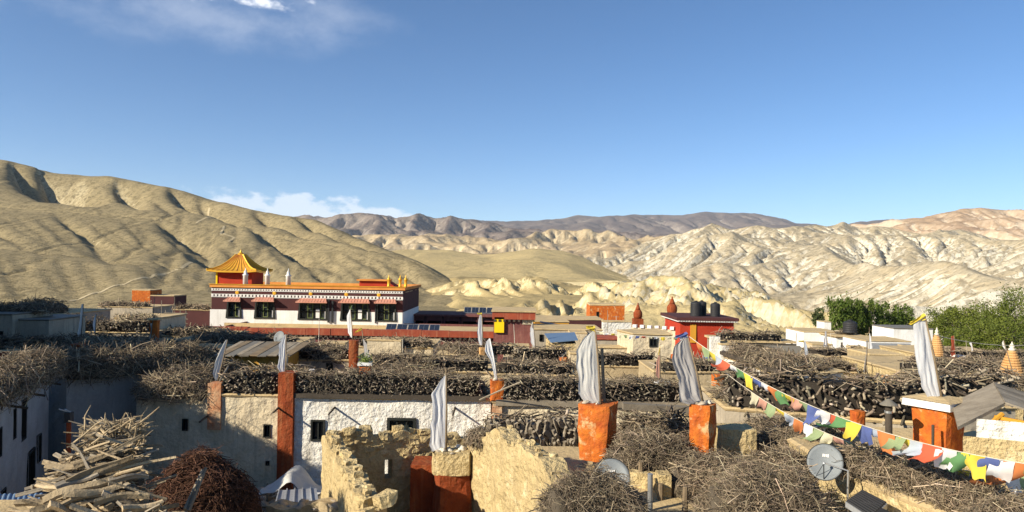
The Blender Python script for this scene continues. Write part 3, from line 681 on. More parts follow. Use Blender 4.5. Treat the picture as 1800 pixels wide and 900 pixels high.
def panel(mb, a, b, z0, z1, opens=(), res=0.35, rough=0.05, batter=0.0, reveal=0.25):
    """vertical wall a->b (outside on the right hand), openings (s0, s1, zb, zt) really cut through"""
    a, b = np.array(a, float), np.array(b, float); L = np.linalg.norm(b - a); t = (b - a) / L; n = np.array([t[1], -t[0]])
    def cuts(lo, hi, extra):
        c = sorted(set([lo, hi] + [e for e in extra if lo < e < hi])); o = []
        for p, q in zip(c[:-1], c[1:]): o += list(np.linspace(p, q, max(1, int(round((q - p) / res))) + 1)[:-1])
        return np.array(o + [hi])
    S = cuts(0, L, [e for o in opens for e in o[:2]]); Z = cuts(z0, z1, [e for o in opens for e in o[2:]])
    SS, ZZ = np.meshgrid(S, Z); XY = a + SS[..., None] * t; V = np.concatenate([XY, ZZ[..., None]], -1)
    d = rough * (fbm(V * 0.8, 3) * 1.3 + 0.5 * fbm(V * 2.7 + 5, 2)) - batter * (ZZ - z0)
    ed = np.minimum(SS, L - SS); d = d * np.clip(ed / 0.3, 0, 1) - batter * (ZZ - z0) * (ed <= 0.3) * 0
    V[..., :2] += d[..., None] * n
    ns, nz = len(S), len(Z); F_ = []; idx = lambda i, j: j * ns + i
    inside = lambda s, z: any(o[0] < s < o[1] and o[2] < z < o[3] for o in opens)
    for j in range(nz - 1):
        for i in range(ns - 1):
            if not inside((S[i] + S[i + 1]) / 2, (Z[j] + Z[j + 1]) / 2): F_.append((idx(i, j), idx(i + 1, j), idx(i + 1, j + 1), idx(i, j + 1)))
    mb.add(V.reshape(-1, 3), F_)
    for s0, s1, zb, zt in opens:
        P = lambda s, z, q: (*(a + t * s - n * q), z); e = 0.04
        mb.add([P(s0, zb, -e), P(s1, zb, -e), P(s1, zt, -e), P(s0, zt, -e), P(s0, zb, reveal), P(s1, zb, reveal), P(s1, zt, reveal), P(s0, zt, reveal)],
               [(0, 1, 5, 4), (1, 2, 6, 5), (2, 3, 7, 6), (3, 0, 4, 7)])
def window(parent, a, b, o, frame='black_frame', fw=0.10, pane='glass', bars=1, depth=0.2, proud=0.03):
    """frame set in an opening of panel(a, b) with panes behind its bars"""
    a, b = np.array(a, float), np.array(b, float); t = (b - a) / np.linalg.norm(b - a); n = np.array([t[1], -t[0]]); s0, s1, zb, zt = o
    def bar(m, p0, p1, q0, q1, z0, z1):
        c = a + t * (p0 + p1) / 2 - n * (q0 + q1) / 2; m.obox((*c, (z0 + z1) / 2), (*(t * (p1 - p0) / 2), 0), (*(n * (q1 - q0) / 2), 0), (0, 0, (z1 - z0) / 2))
    m = MB(); bar(m, s0, s0 + fw, -proud, depth, zb, zt); bar(m, s1 - fw, s1, -proud, depth, zb, zt); bar(m, s0 + fw, s1 - fw, -proud - .002, depth, zt - fw, zt); bar(m, s0 + fw, s1 - fw, -proud - .002, depth, zb, zb + fw)
    w = m.build('window', frame, parent)
    m = MB(); bar(m, s0 + .02, s1 - .02, depth + .01, depth + .03, zb + .02, zt - .02); m.build('pane', pane, w)
    if bars:
        m = MB()
        for k in range(1, bars + 1): s = s0 + (s1 - s0) * k / (bars + 1); bar(m, s - .025, s + .025, .06, depth - .04, zb + fw, zt - fw)
        m.build('glazing_bar', frame, w)
    return w
def mud_slab(pts, z, th=0.14, over=0.10, seed=0):
    """an uneven mud roof with a rounded overhanging edge on the outline pts (anticlockwise)"""
    P = np.array(pts, float); c = P.mean(0); m = MB(); O = []
    for i, p in enumerate(P):
        q = P[(i + 1) % len(P)]; k = max(2, int(np.linalg.norm(q - p) / 0.6))
        for j in range(k): O.append(p + (q - p) * j / k)
    O = np.array(O); n = len(O); dv = O - c; dv /= np.linalg.norm(dv, axis=1, keepdims=True)
    rings = []
    for f, dz, ov in ((1.0, -th * .55, over * .4), (1.0, 0.0, over), (0.985, th * .35, over * .5), (0.8, th * .2, 0), (0.5, th * .1, 0), (0.2, th * .1, 0)):
        R = c + (O - c) * f + dv * ov; w = fbm(np.concatenate([R * 0.8, np.full((n, 1), seed + 1.0)], 1), 3)
        rings.append(np.concatenate([R + dv * (w * over * .5 * (f > .95))[:, None], (z + dz + w * 0.05)[:, None]], 1))
    V = np.concatenate(rings); F_ = []
    for r in range(len(rings) - 1): F_ += [(r * n + j, r * n + (j + 1) % n, (r + 1) * n + (j + 1) % n, (r + 1) * n + j) for j in range(n)]
    F_ += [tuple(range((len(rings) - 1) * n, len(rings) * n)), tuple(range(n))[::-1]]
    return m.add(V, F_)
def house(name, label, pts, z1, mat, z0=None, opens=None, group=None, roof='mud_roof', rough=0.05, res=0.4, cat='house', th=0.14, over=0.10, frame='black_frame'):
    P = [np.array(p, float) for p in pts]; c = np.mean(P, 0); z0 = -0.4 if z0 is None else z0
    h = thing(name, label, cat, (c[0], c[1], max(z0, 0)), group); m = MB(); opens = opens or {}
    for i in range(len(P)): panel(m, P[i], P[(i + 1) % len(P)], z0, z1, opens.get(i, ()), res, rough)
    m.build('wall', mat, h)
    for i, os_ in opens.items():
        for o in os_: window(h, P[i], P[(i + 1) % len(P)], o, frame=frame, fw=min(0.1, (o[1] - o[0]) * .12), bars=1 if o[1] - o[0] < 1 else 2)
    if roof: mud_slab(pts, z1 + 0.02, th, over).build('roof', roof, h)
    return h
def front(xl, xr, y, d, depth, skew=0.0):
    """footprint behind a frontal facade given by photo pixels; anticlockwise, edge 0 is the facade"""
    a, b = W(xl, y, d), W(xr, y, d); return [(a[0], d), (b[0], d), (b[0] + skew, d + depth), (a[0] + skew, d + depth)], (a[2] + b[2]) / 2
def fopen(foot, d, rects):
    """openings on the facade from photo rectangles"""
    r = []
    for x0, y0, x1, y1 in rects: a, b = W(x0, y1, d), W(x1, y0, d); r.append((a[0] - foot[0][0], b[0] - foot[0][0], a[2], b[2]))
    return {0: r}
def rough_block(name, lo, hi, seed, n=3, amp=0.12, rnd=0.18):
    """a lumpy block mesh shared between alike pieces (unit size in metres, base at z=0)"""
    m = MB(); lo, hi = np.array(lo, float), np.array(hi, float); pts = {}
    V = []; Fc = []
    def vid(i, j, k):
        if (i, j, k) not in pts:
            q = np.array((i, j, k), float) / n; s = q * 2 - 1; s = s * (1 - rnd * (np.sort(np.abs(s))[::-1][1] ** 3) * np.sign(np.abs(s))); p = lo + (s + 1) / 2 * (hi - lo)
            p = p + amp * (hi - lo).min() * np.array([fbm(np.array([p * 3 + seed * 7 + c * 11]), 2)[0] for c in range(3)]); pts[(i, j, k)] = len(V); V.append(p)
        return pts[(i, j, k)]
    for a in range(n):
        for b in range(n):
            Fc += [(vid(a, b, 0), vid(a, b + 1, 0), vid(a + 1, b + 1, 0), vid(a + 1, b, 0)), (vid(a, b, n), vid(a + 1, b, n), vid(a + 1, b + 1, n), vid(a, b + 1, n)),
                   (vid(a, 0, b), vid(a + 1, 0, b), vid(a + 1, 0, b + 1), vid(a, 0, b + 1)), (vid(a, n, b), vid(a, n, b + 1), vid(a + 1, n, b + 1), vid(a + 1, n, b)),
                   (vid(0, a, b), vid(0, a, b + 1), vid(0, a + 1, b + 1), vid(0, a + 1, b)), (vid(n, a, b), vid(n, a + 1, b), vid(n, a + 1, b + 1), vid(n, a, b + 1))]
    return np.array(V), Fc
def shared(name, V, Fc, mat, smooth=False):
    me = bpy.data.meshes.new(name); me.from_pydata(np.asarray(V).tolist(), [], Fc); me.update(); me.materials.append(MATS[mat])
    if smooth:
        for p in me.polygons: p.use_smooth = True
    return me
STONES = {m: [shared('stone', *rough_block('s', (-.5, -.4, 0), (.5, .4, .55), k, 3, 0.35, 0.45), m, True) for k in range(4)] for m in ('stone', 'pale_stone')}
BRICKS = [shared('brick', *rough_block('b', (-.5, -.5, 0), (.5, .5, 1), k + 9, 2, 0.22, 0.12), 'yellow_mud', False) for k in range(5)]
def logmesh(k, mat):
    m = MB(); n = 6; pts = []; r = []
    for i in range(n):
        t = i / (n - 1); pts.append((t - .5, 0.05 * math.sin(k * 2.1 + t * 4), 0.045 * math.cos(k * 1.3 + t * 5))); r.append(0.5 * (1 - 0.35 * t) * random.uniform(.85, 1.12))
    M = MB(); M.tube([(p[0], 0, 0) for p in pts], 1.0, 8)
    V = np.array(M.v).reshape(n, 8, 3)
    for i in range(n):
        for j in range(8): V[i, j, 1:] = V[i, j, 1:] * r[i] * (0.78 + 0.22 * math.sin(j * 2.4 + k)) + np.array(pts[i])[1:] * 6
    return shared('log', V.reshape(-1, 3), M.f, mat)
LOGS = [logmesh(k, 'log_wood') for k in range(5)]; GLOGS = [logmesh(k + 7, 'grey_timber') for k in range(5)]
def place(name, me, parent, p, size, rot):
    """one piece under its thing, p in the world"""
    o = bpy.data.objects.new(name, me); COL.objects.link(o); o.parent = parent
    q = np.array(p, float) - np.array(root_of(parent).location); o.location = tuple(q); o.scale = size; o.rotation_euler = rot; return o
def top_stones(parent, x, y, z, r, n, pale=0.7, s=(0.12, 0.24)):
    for k in range(n):
        a = random.uniform(0, 6.28); q = r * math.sqrt(random.random()); w = random.uniform(*s)
        place('stone', random.choice(STONES['pale_stone' if random.random() < pale else 'stone']), parent, (x + q * math.cos(a), y + q * math.sin(a), z - 0.02), (w, w * random.uniform(.7, 1.1), w * random.uniform(.7, 1)), (random.uniform(-.2, .2), random.uniform(-.2, .2), random.uniform(0, 6)))
def pillar(label, x, y, z0, z1, w, mat='orange_paint', taper=0.9, yaw=0.2, cap=None, stones=0, depth=None, group=None, name='flag_pillar', cat='pillar', res=5, flare=0.0):
    t = thing(name, label, cat, (x, y, z0), group); dp = depth or w; n = res; V = []; Fc = []; c, s = math.cos(yaw), math.sin(yaw)
    nz = max(3, int((z1 - z0) / (w / n) * .8))
    for k in range(nz + 1):
        q = k / nz; f = taper + (1 - taper) * q + flare * max(0, q - .55)
        ring = [(-1 + 2 * i / n, -1) for i in range(n)] + [(1, -1 + 2 * i / n) for i in range(n)] + [(1 - 2 * i / n, 1) for i in range(n)] + [(-1, 1 - 2 * i / n) for i in range(n)]
        for (i, j) in ring:
            rr = 1 - 0.11 * (abs(i * j)) ** 3; px, py = i * w / 2 * f * rr, j * dp / 2 * f * rr
            V.append((x + px * c - py * s, y + px * s + py * c, z0 + (z1 - z0) * q))
    V = np.array(V); V += (0.018 if cap else 0.045) * w * np.stack([fbm(V * 3.1 / max(w, .3) * .6 + 9 * k, 3) for k in range(3)], -1) * np.array([1, 1, .6]) * 2
    m4 = 4 * n
    for k in range(nz): Fc += [(k * m4 + j, k * m4 + (j + 1) % m4, (k + 1) * m4 + (j + 1) % m4, (k + 1) * m4 + j) for j in range(m4)]
    Fc += [tuple(range(nz * m4, (nz + 1) * m4)), tuple(range(m4))[::-1]]
    MB().add(V, Fc).build('shaft', mat, t)
    if cap:
        cm, ch, co = cap; m = MB(); hw, hd = w / 2 + co, dp / 2 + co
        ring = lambda q: [(x + i * hw * q * c - j * hd * q * s, y + i * hw * q * s + j * hd * q * c) for i, j in ((-1, -1), (1, -1), (1, 1), (-1, 1))]
        m.prism(ring(1.0), z1 - 0.01, z1 + ch, ring(0.97)); m.build('cap', cm, t); z1 += ch
        if ch > 0.12: m = MB(); m.prism(ring(1.05), z1 + .002, z1 + .06, ring(0.45)); m.build('cap_slab', 'mud_roof', t); z1 += .05
    if stones: top_stones(t, x, y, z1, w * .38, stones)
    return t
CLOTH = dict(white=(0.78, 0.77, 0.76), dirty=(0.68, 0.66, 0.61), grey=(0.50, 0.47, 0.44), yellow=(0.78, 0.60, 0.08), green=(0.15, 0.32, 0.13), red=(0.66, 0.14, 0.07), orange=(0.70, 0.24, 0.08), blue=(0.12, 0.16, 0.38), pale=(0.50, 0.55, 0.62), faded_green=(0.34, 0.42, 0.22), faded_pink=(0.68, 0.36, 0.26), cream=(0.72, 0.66, 0.45))
def cloth_grid(P, col, parent, name='cloth'):
    """P (r, c, 3)"""
    r, c = P.shape[:2]; idx = np.arange(r * c).reshape(r, c); Q = np.stack([idx[:-1, :-1], idx[:-1, 1:], idx[1:, 1:], idx[1:, :-1]], -1).reshape(-1, 4)
    cc = np.array(CLOTH[col] if isinstance(col, str) else col); f = fbm(P.reshape(-1, 3) * 3.0, 3)[:, None]
    cols = cc * (1 + 0.10 * f)
    return obj_np(name, P.reshape(-1, 3), Q, 'cloth', parent, cols, smooth=True)
def flag_pole(label, base, top, cloth, wfun, col='white', tip=None, pole_r=0.03, lean_cloth=(0, 0), fold=0.5, t0=0.0, t1=1.0, wind=(-1, -0.25), group='prayer flags on tall poles', topcol=None, seed=0, polemat='timber', ext=0.0, sag=0.0):
    """pole base->top with a long cloth fixed along it between t0 and t1 (0 = foot); wfun(q) width from foot q=0 to top q=1"""
    base, top = np.array(base, float), np.array(top, float); t = thing('prayer_flag', label, 'prayer flag', base, group)
    ax = top - base; MB().tube([base - (0, 0, .05), base + ax * .5 + np.array((0.015, 0, 0)), top + ax / np.linalg.norm(ax) * ext], [pole_r, pole_r * .85, pole_r * .55], 7).build('pole', polemat, t, True)
    nr, nc = 44, 26; q = np.linspace(0, 1, nr); wd = np.array([wfun(k) for k in q]); wv = np.array([wind[0], wind[1], 0.0]); wv /= np.linalg.norm(wv); nv = np.array([-wv[1], wv[0], 0])
    P = np.zeros((nr, nc, 3)); s = np.linspace(0, 1, nc)
    for i in range(nr):
        c0 = base + ax * (t0 + (t1 - t0) * q[i]); ph = seed * 3.1
        q2 = q[i] + 0.06 * math.sin(5 * q[i] + seed)
        cr_ = fbm(np.stack([s * 3.0 * (0.6 + fold) + 1.5 * q2 * math.sin(seed), np.full(nc, q2 * 1.6), np.full(nc, seed * 1.7)], -1), 3) * 0.50
        cr_ = cr_ + (0.5 - np.abs(fbm(np.stack([s * 4.5 * (0.5 + fold) - 3.2 * q2, np.full(nc, q2 * 3.4), np.full(nc, seed * 2.9 + 4)], -1), 2))) * 0.10 * fold
        squeeze = s * wd[i] * (0.84 + 0.20 * fbm(np.array([[q[i] * 5, seed, 1.0]]), 3)[0])
        P[i] = c0 + np.outer(squeeze, wv) + np.outer(cr_ * np.minimum(1, s * 3) * wd[i] * 0.30, nv) + np.outer(s ** 1.4 * wd[i], (0, 0, -sag - 0.25)) - nv * pole_r
    cloth_grid(P, col, t)
    if topcol:
        k = rng; P2 = np.zeros((12, 8, 3)); L = np.linalg.norm(ax) * 0.14; dv = np.array(topcol[1]); dv = dv / np.linalg.norm(dv)
        for i in range(12):
            u = i / 11
            for j in range(8):
                v = j / 7 - .5; P2[i, j] = top + dv * L * topcol[2] * u + np.array((0, 0, 1)) * v * L * (0.55 - .25 * u) + nv * L * .16 * math.sin(v * 9 + u * 5)
        cloth_grid(P2, topcol[0], t, 'top_scarf')
    return t
def cord(name, pts, r, mat, parent=None, sag=0.0, n=14):
    a, b = np.array(pts[0], float), np.array(pts[-1], float)
    if len(pts) == 2: P = [a + (b - a) * k / n - np.array((0, 0, sag * 4 * (k / n) * (1 - k / n))) for k in range(n + 1)]
    else: P = pts
    m = MB().tube(P, r, 4); return m.build(name, mat, parent), P
def flag_string(label, a, b, sag, n, size, cols, group='strings of prayer flags', start=0.03, end=0.98, grow=(1, 1), wind=(0.2, -0.3), every=1.0):
    a, b = np.array(a, float), np.array(b, float); t = thing('prayer_flag_string', label, 'prayer flags', (a[0], a[1], a[2]), group)
    cord('cord', [a, b], 0.008, 'rope', t, sag, 40); hv = b - a; hv[2] = 0; hv /= np.linalg.norm(hv); nv = np.array([-hv[1], hv[0], 0])
    for k in range(n):
        q = start + (end - start) * (k + .5) / n; w = size * (grow[0] + (grow[1] - grow[0]) * q); hgt = w * random.uniform(.85, 1.15); L = np.linalg.norm(b - a)
        sw = random.uniform(-.3, .6); fl = random.uniform(0.1, 1.25); tw = random.uniform(-.9, .45); cu = random.uniform(-1.0, 1.0); fd = random.uniform(0, .45)
        P = np.zeros((6, 7, 3))
        for i in range(6):
            v = i / 5
            for j in range(7):
                s = j / 6 - .5; qq = q + s * w / L; c = a + (b - a) * qq - np.array((0, 0, sag * 4 * qq * (1 - qq)))
                dn = np.array((0, 0, -1.0)) * math.cos(fl * v) + nv * math.sin(fl * v) * (1 if sw > 0 else -1) + hv * tw * v
                P[i, j] = c + dn * hgt * v + nv * w * (.16 * math.sin(s * 7 + k * 1.7) * v + 0.12 * cu * math.sin(v * 5 + k * 2 + s * 3)) + hv * w * (-fd * s * v) + np.array((0, 0, 1.0)) * w * (.22 * cu * s * v + .08 * math.sin(s * 9 + k * 3) * v)
        cloth_grid(P, cols[k % len(cols)], t, 'flag')
    return t
def dish(label, c, r, face, base, post_r=0.025, arm=True, logo=True, mat='dish_grey', group='satellite dishes'):
    """shallow bowl facing the direction face, standing on a post"""
    c = np.array(c, float); f = np.array(face, float); f /= np.linalg.norm(f); a = np.cross(f, (0, 0, 1)); a /= np.linalg.norm(a); b = np.cross(a, f); t = thing('satellite_dish', label, 'satellite dish', base, group)
    m = MB(); V = []; Fc = []; n = 28
    for side in (0, 1):
        for k in range(7):
            q = k / 6 * r
            for j in range(n): th = 2 * math.pi * j / n; V.append(c + a * q * math.cos(th) + b * q * 1.08 * math.sin(th) + f * ((q / r) ** 2 * r * .22 - r * .22 - side * .012))
    for side in (0, 1):
        o = side * 7 * n
        for k in range(6): Fc += [(o + k * n + j, o + k * n + (j + 1) % n, o + (k + 1) * n + (j + 1) % n, o + (k + 1) * n + j)[::(1 if not side else -1)] for j in range(n)]
    Fc += [(6 * n + j, 6 * n + (j + 1) % n, 13 * n + (j + 1) % n, 13 * n + j) for j in range(n)]
    bowl = m.add(V, Fc).build('bowl', mat, t, True)
    m = MB(); V = [c + a * r * math.cos(th) + b * r * 1.08 * math.sin(th) for th in np.linspace(0, 2 * math.pi, 29)]; m.tube(V, r * .022, 5).build('rim', 'black_plastic', bowl)
    if logo:
        m = MB()
        for k in range(4):
            p = c + b * r * .42 + a * r * (-.14 + .09 * k) - f * (r * .22 - (.42 ** 2 + .1 ** 2) * r * .22 - .006); m.obox(p, a * r * .03, b * r * random.uniform(.06, .11), f * .002)
        m.build('printed_mark', 'white_paint', bowl)
    bp = np.array(base, float); m = MB(); bk = c - f * r * .26; m.tube([bp, (bp[0], bp[1], bk[2] - .02), bk], [post_r] * 3, 7).build('post', 'steel', t)
    if arm:
        m = MB(); hd = c + f * r * .62 - b * r * .25; m.tube([c - b * r * 1.02 - f * .02, hd], r * .03, 5); m.tube([c - b * r * .9 + a * r * .45 - f * .03, hd], r * .018, 5)
        ar = m.build('feed_arm', 'black_plastic', t); MB().tube([hd + f * r * .05, hd - f * r * .1 + b * r * .04], [r * .055, r * .085], 8).build('feed_horn', 'grey_tin', ar)
    return t
# ------------------------------------------------------------------ monastery and the far side of the village
def X_(x, d, y=520): return W(x, y, d)[0]
D1 = 75.0
zb, zs, zt = ZY(540, 566, D1), ZY(540, 546.5, D1), ZY(540, 507.5, D1)
xa, xb = X_(372, D1), X_(708, D1)
mon = thing('monastery', 'maroon and white monastery hall with a golden pagoda tower on its roof', 'monastery', ((xa + xb) / 2, D1 + 6, 0))
def mz(zy): return ZY(540, 420 + zy / 4.5, D1) + 0.17                     # height from the enlarged view
wins = [(225, 332, 500, 615), (448, 597, 500, 620), (793, 1012, 510, 630), (1128, 1347, 512, 638), (1408, 1557, 515, 643)]
op_lo = []; op_all = []
for a, b, t_, u_ in wins:
    s0, s1 = X_(350 + a / 4.5, D1) - xa + .12, X_(350 + b / 4.5, D1) - xa - .12; ym = 540 - 0.0
    zc = ZY(350 + (a + b) / 9, 420 + u_ / 4.5, D1), ZY(350 + (a + b) / 9, 420 + t_ / 4.5, D1); op_all.append((s0, s1, max(zc[0], zb + .25), min(zc[1], zs + 1.45)))
m = MB(); lo = [(o[0], o[1], o[2], zs) for o in op_all]; hi = [(o[0], o[1], zs, o[3]) for o in op_all]
panel(m, (xa - .14, D1), (xb, D1), zb - 3, zs, lo, 0.8, 0.01); panel(m, (xb, D1), (xb, D1 + 13), zb - 3, zs, (), 0.8, 0.01); panel(m, (xb, D1 + 13), (xa - .14, D1 + 13), zb - 3, zs, (), 1.5, 0.01); panel(m, (xa - .14, D1 + 13), (xa - .14, D1), zb - 3, zs, (), .8, .01)
m.build('lower_wall', 'white_paint', mon)
m = MB(); panel(m, (xa, D1), (xb, D1), zs, zt, hi, 0.8, 0.01); panel(m, (xb, D1), (xb, D1 + 13), zs, zt, (), 0.8, 0.01); panel(m, (xb, D1 + 13), (xa, D1 + 13), zs, zt, (), 1.5, .01); panel(m, (xa, D1 + 13), (xa, D1), zs, zt, (), .8, .01)
m.build('upper_wall', 'maroon', mon)
MB().box(xa, xb, D1 + .05, D1 + 13, zt - .3, zt - .22).build('flat_roof', 'mud_roof', mon)
m = MB(); m.box(xa - .15, xb + .25, D1 - .2, D1 + .3, zt + .002, zt + .30); m.box(xa - .15, xb + .25, D1 + 12.7, D1 + 13.2, zt + .002, zt + .3); m.box(xa - .15, xa + .3, D1 + .3, D1 + 12.7, zt + .002, zt + .3); m.box(xb - .25, xb + .25, D1 + .3, D1 + 12.7, zt + .002, zt + .3)
m.build('roof_edge', 'orange_roof', mon)
MB().box(xa - .22, xb + .32, D1 - .27, D1 - .2, zt + .302, zt + .36).build('roof_lip', 'gold', mon)
for zrow, h_, pit, nm in ((zt - .22, .13, .27, 'dotted_band'), (zt - .83, .22, .36, 'square_band')):
    m = MB(); m.box(xa - .03, xb + .03, D1 - .06, D1 - .003, zrow - h_ / 2 - .07, zrow - h_ / 2); m.box(xa - .03, xb + .03, D1 - .06, D1 - .003, zrow + h_ / 2, zrow + h_ / 2 + .05)
    k = xa
    while k < xb - .1: m.box(k, k + pit * .58, D1 - .09, D1 - .003, zrow - h_ / 2 + .002, zrow + h_ / 2 - .002); k += pit
    m.build(nm, 'white_paint', mon)['kind'] = 'stuff'
for zx in (303, 597, 884, 1166, 1423):
    c = W(350 + zx / 4.5, 516, D1); zc = zt - .53; m = MB(); m.add([(c[0] + .20 * math.cos(t), D1 - .05, zc + .20 * math.sin(t)) for t in np.linspace(0, 6.283, 16, False)] + [(c[0] + .14 * math.cos(t), D1 - .10, zc + .14 * math.sin(t)) for t in np.linspace(0, 6.283, 16, False)],
        [(j, (j + 1) % 16, 16 + (j + 1) % 16, 16 + j) for j in range(16)] + [tuple(range(16, 32))]); m.build('medallion', 'gold', mon)
for i, (o, (a, b, t_, u_)) in enumerate(zip(op_all, wins)):
    x0, x1 = xa + o[0], xa + o[1]; m = MB(); e = .26                      # black tapering surround
    m.add([(x0 - e, D1 - .10, o[2] - .14), (x0, D1 - .10, o[2]), (x0, D1 - .10, o[3]), (x0 - e * .45, D1 - .10, o[3] + .1), (x1 + e, D1 - .10, o[2] - .14), (x1, D1 - .10, o[2]), (x1, D1 - .10, o[3]), (x1 + e * .45, D1 - .10, o[3] + .1)]
          + [(x0 - e, D1 + .01, o[2] - .14), (x0, D1 + .2, o[2]), (x0, D1 + .2, o[3]), (x0 - e * .45, D1 + .01, o[3] + .1), (x1 + e, D1 + .01, o[2] - .14), (x1, D1 + .2, o[2]), (x1, D1 + .2, o[3]), (x1 + e * .45, D1 + .01, o[3] + .1)],
          [(0, 1, 2, 3), (4, 7, 6, 5), (0, 4, 5, 1), (3, 2, 6, 7), (0, 3, 11, 8), (4, 12, 15, 7), (1, 9, 10, 2), (5, 6, 14, 13), (0, 8, 12, 4), (3, 7, 15, 11), (1, 5, 13, 9), (2, 10, 14, 6)])
    w = m.build('window', 'black_frame', mon); MB().box(x0, x1, D1 + .28, D1 + .3, o[2], o[3]).build('pane', 'glass', w)
    nm = max(2, int((x1 - x0) / .55))
    for k in range(nm):
        c0 = x0 + (x1 - x0) * (k + .06) / nm; c1 = x0 + (x1 - x0) * (k + .94) / nm; m = MB()
        for p in ((c0, c0 + .06, o[2], o[3]), (c1 - .06, c1, o[2], o[3]), (c0 + .06, c1 - .06, o[3] - .08, o[3]), (c0 + .06, c1 - .06, o[2], o[2] + .08), (c0 + .06, c1 - .06, o[2] + (o[3] - o[2]) * .62, o[2] + (o[3] - o[2]) * .62 + .05)): m.box(p[0], p[1], D1 + .18, D1 + .24, p[2], p[3])
        m.build('sash', 'green_paint' if k % 2 else 'black_frame', w)
    if i in (2, 3): MB().box(x0 + (x1 - x0) * .6, x0 + (x1 - x0) * .75, D1 + .12, D1 + .15, o[2] + .05, o[2] + (o[3] - o[2]) * .62).build('white_board', 'white_paint', w)
    m = MB(); ca, cb = x0 - .30, x1 + .30; m.add([(ca, D1 - .75, o[3] + .18), (cb, D1 - .75, o[3] + .18), (cb - .25, D1 - .02, o[3] + .52), (ca + .25, D1 - .02, o[3] + .52), (ca, D1 - .75, o[3] + .08), (cb, D1 - .75, o[3] + .08), (cb - .25, D1 - .02, o[3] + .30), (ca + .25, D1 - .02, o[3] + .30)],
        [(0, 1, 2, 3), (7, 6, 5, 4), (0, 4, 5, 1), (1, 5, 6, 2), (2, 6, 7, 3), (3, 7, 4, 0)])
    cn = m.build('canopy', 'pink_canopy', mon); m = MB(); k = ca + .1
    while k < cb: m.tube([(k, D1 - .77, o[3] + .19), (min(max(k, ca + .27), cb - .27), D1 - .03, o[3] + .53)], .025, 4); k += .3
    m.build('canopy_rib', 'pink_canopy', cn)
MB().box(X_(577, D1), X_(580, D1), D1 - .2, D1 - .05, zb, zs + 1.2).build('drainpipe', 'black_plastic', mon); MB().box(X_(584, D1), X_(587, D1), D1 - .2, D1 - .05, zb, zs + 1.1).build('drainpipe', 'black_plastic', mon)
MB().box(X_(660, D1), X_(661.5, D1), D1 - .16, D1 - .05, zb, zs + .9).build('drainpipe', 'black_plastic', mon)
# red tower with its golden roof
tx0, tx1, td = X_(380, 77.5), X_(442, 77.5), 77.5; tz = ZY(410, 477, td)
tow = MB().box(tx0, tx1, td, td + 3.6, zt - .2, tz + .3).build('tower', 'red_wall', mon)
MB().box(tx0 - .05, tx0 + .12, td - .08, td, zt, tz + .05).build('tower_corner_strip', 'bright_yellow', tow)
cx, cy = (tx0 + tx1) / 2, td + 1.8; ap = ZY(414, 443, td); m = MB(); rings = []; prof = [(1.0, 0.0), (.80, .10), (.60, .28), (.42, .52), (.28, .76), (.16, 1.0)]; hx, hy = (X_(455, td) - X_(368, td)) / 2, 2.6
for f, q in prof:
    z = tz + .05 + (ap - .35 - tz) * q; rg = []
    for k in range(40):
        s = k / 10.0; e = int(s); r = s - e; c4 = [(-1, -1), (1, -1), (1, 1), (-1, 1)]; p, w_ = c4[e], c4[(e + 1) % 4]; g_ = (p[0] + (w_[0] - p[0]) * r, p[1] + (w_[1] - p[1]) * r)
        up = 0.28 * max(0, abs(g_[0] * g_[1]) - .55) * (f > .7) * (1 if f == 1 else .35)
        rg.append((cx + g_[0] * hx * f, cy + g_[1] * hy * f, z + up))
    rings.append(rg)
n = 40; m.add([p for r in rings for p in r], [(i * n + j, i * n + (j + 1) % n, (i + 1) * n + (j + 1) % n, (i + 1) * n + j) for i in range(5) for j in range(n)] + [tuple(range(5 * n, 6 * n))])
m.add([(p[0], p[1], p[2] - .16) for p in rings[0]] + [(p[0], p[1], p[2] - .004) for p in rings[0]], [tuple(range(n))[::-1]] + [(j, (j + 1) % n, n + (j + 1) % n, n + j) for j in range(n)])
gr = m.build('golden_roof', 'gold', tow)
for k in range(40):
    if k % 10 == 0: continue
    MB().tube([np.array(rings[i][k]) + (0, 0, .03) for i in range(6)], .035, 4).build('roof_rib', 'orange_roof' if k < 10 else 'gold', gr)
for k in (0, 10, 20, 30): MB().tube([np.array(rings[i][k]) + (0, 0, .04) for i in range(6)] + [np.array((cx, cy, ap - .3))], [.09, .08, .08, .08, .08, .08, .06], 6).build('hip_ridge', 'gold', gr)
MB().lathe((cx, cy, ap - .42), [(.5, 0), (.42, .12), (.30, .2), (.32, .3), (.14, .42), (.05, .62), (.01, .72)], 12).build('finial', 'gold', gr)
MB().prism([(X_(638, 80), 78), (X_(712, 80), 78), (X_(712, 80), 81), (X_(638, 80), 81)], zt - .2, zt + .85, [(X_(638, 80), 78), (X_(684, 80), 78), (X_(684, 80), 81), (X_(638, 80), 81)]).build('rooftop_shed', 'red_wall', mon)
MB().box(X_(634, 80), X_(686, 80), 77.7, 81.3, zt + .853, zt + 1.0).build('shed_roof', 'orange_roof', mon)
for zx in (366, 540, 705):
    c = W(350 + zx / 4.5, 500, 75.6); MB().lathe((c[0], 75.6, zt + .3), [(.26, 0), (.25, .9), (.30, .95), (.30, 1.05), (.17, 1.1), (.17, 1.3), (.06, 1.5), (.02, 1.75)], 10).build('roof_chimney', 'white_paint', mon, True)
for zx in (1500, 1590, 1634):
    c = W(350 + zx / 4.5, 505, 76); MB().lathe((c[0], 76.0, zt + .3), [(.16, 0), (.18, .1), (.15, .15), (.155, .7), (.19, .75), (.19, .85), (.08, .95), (.04, 1.15), (.01, 1.3)], 10).build('victory_banner', 'gold', mon, True)
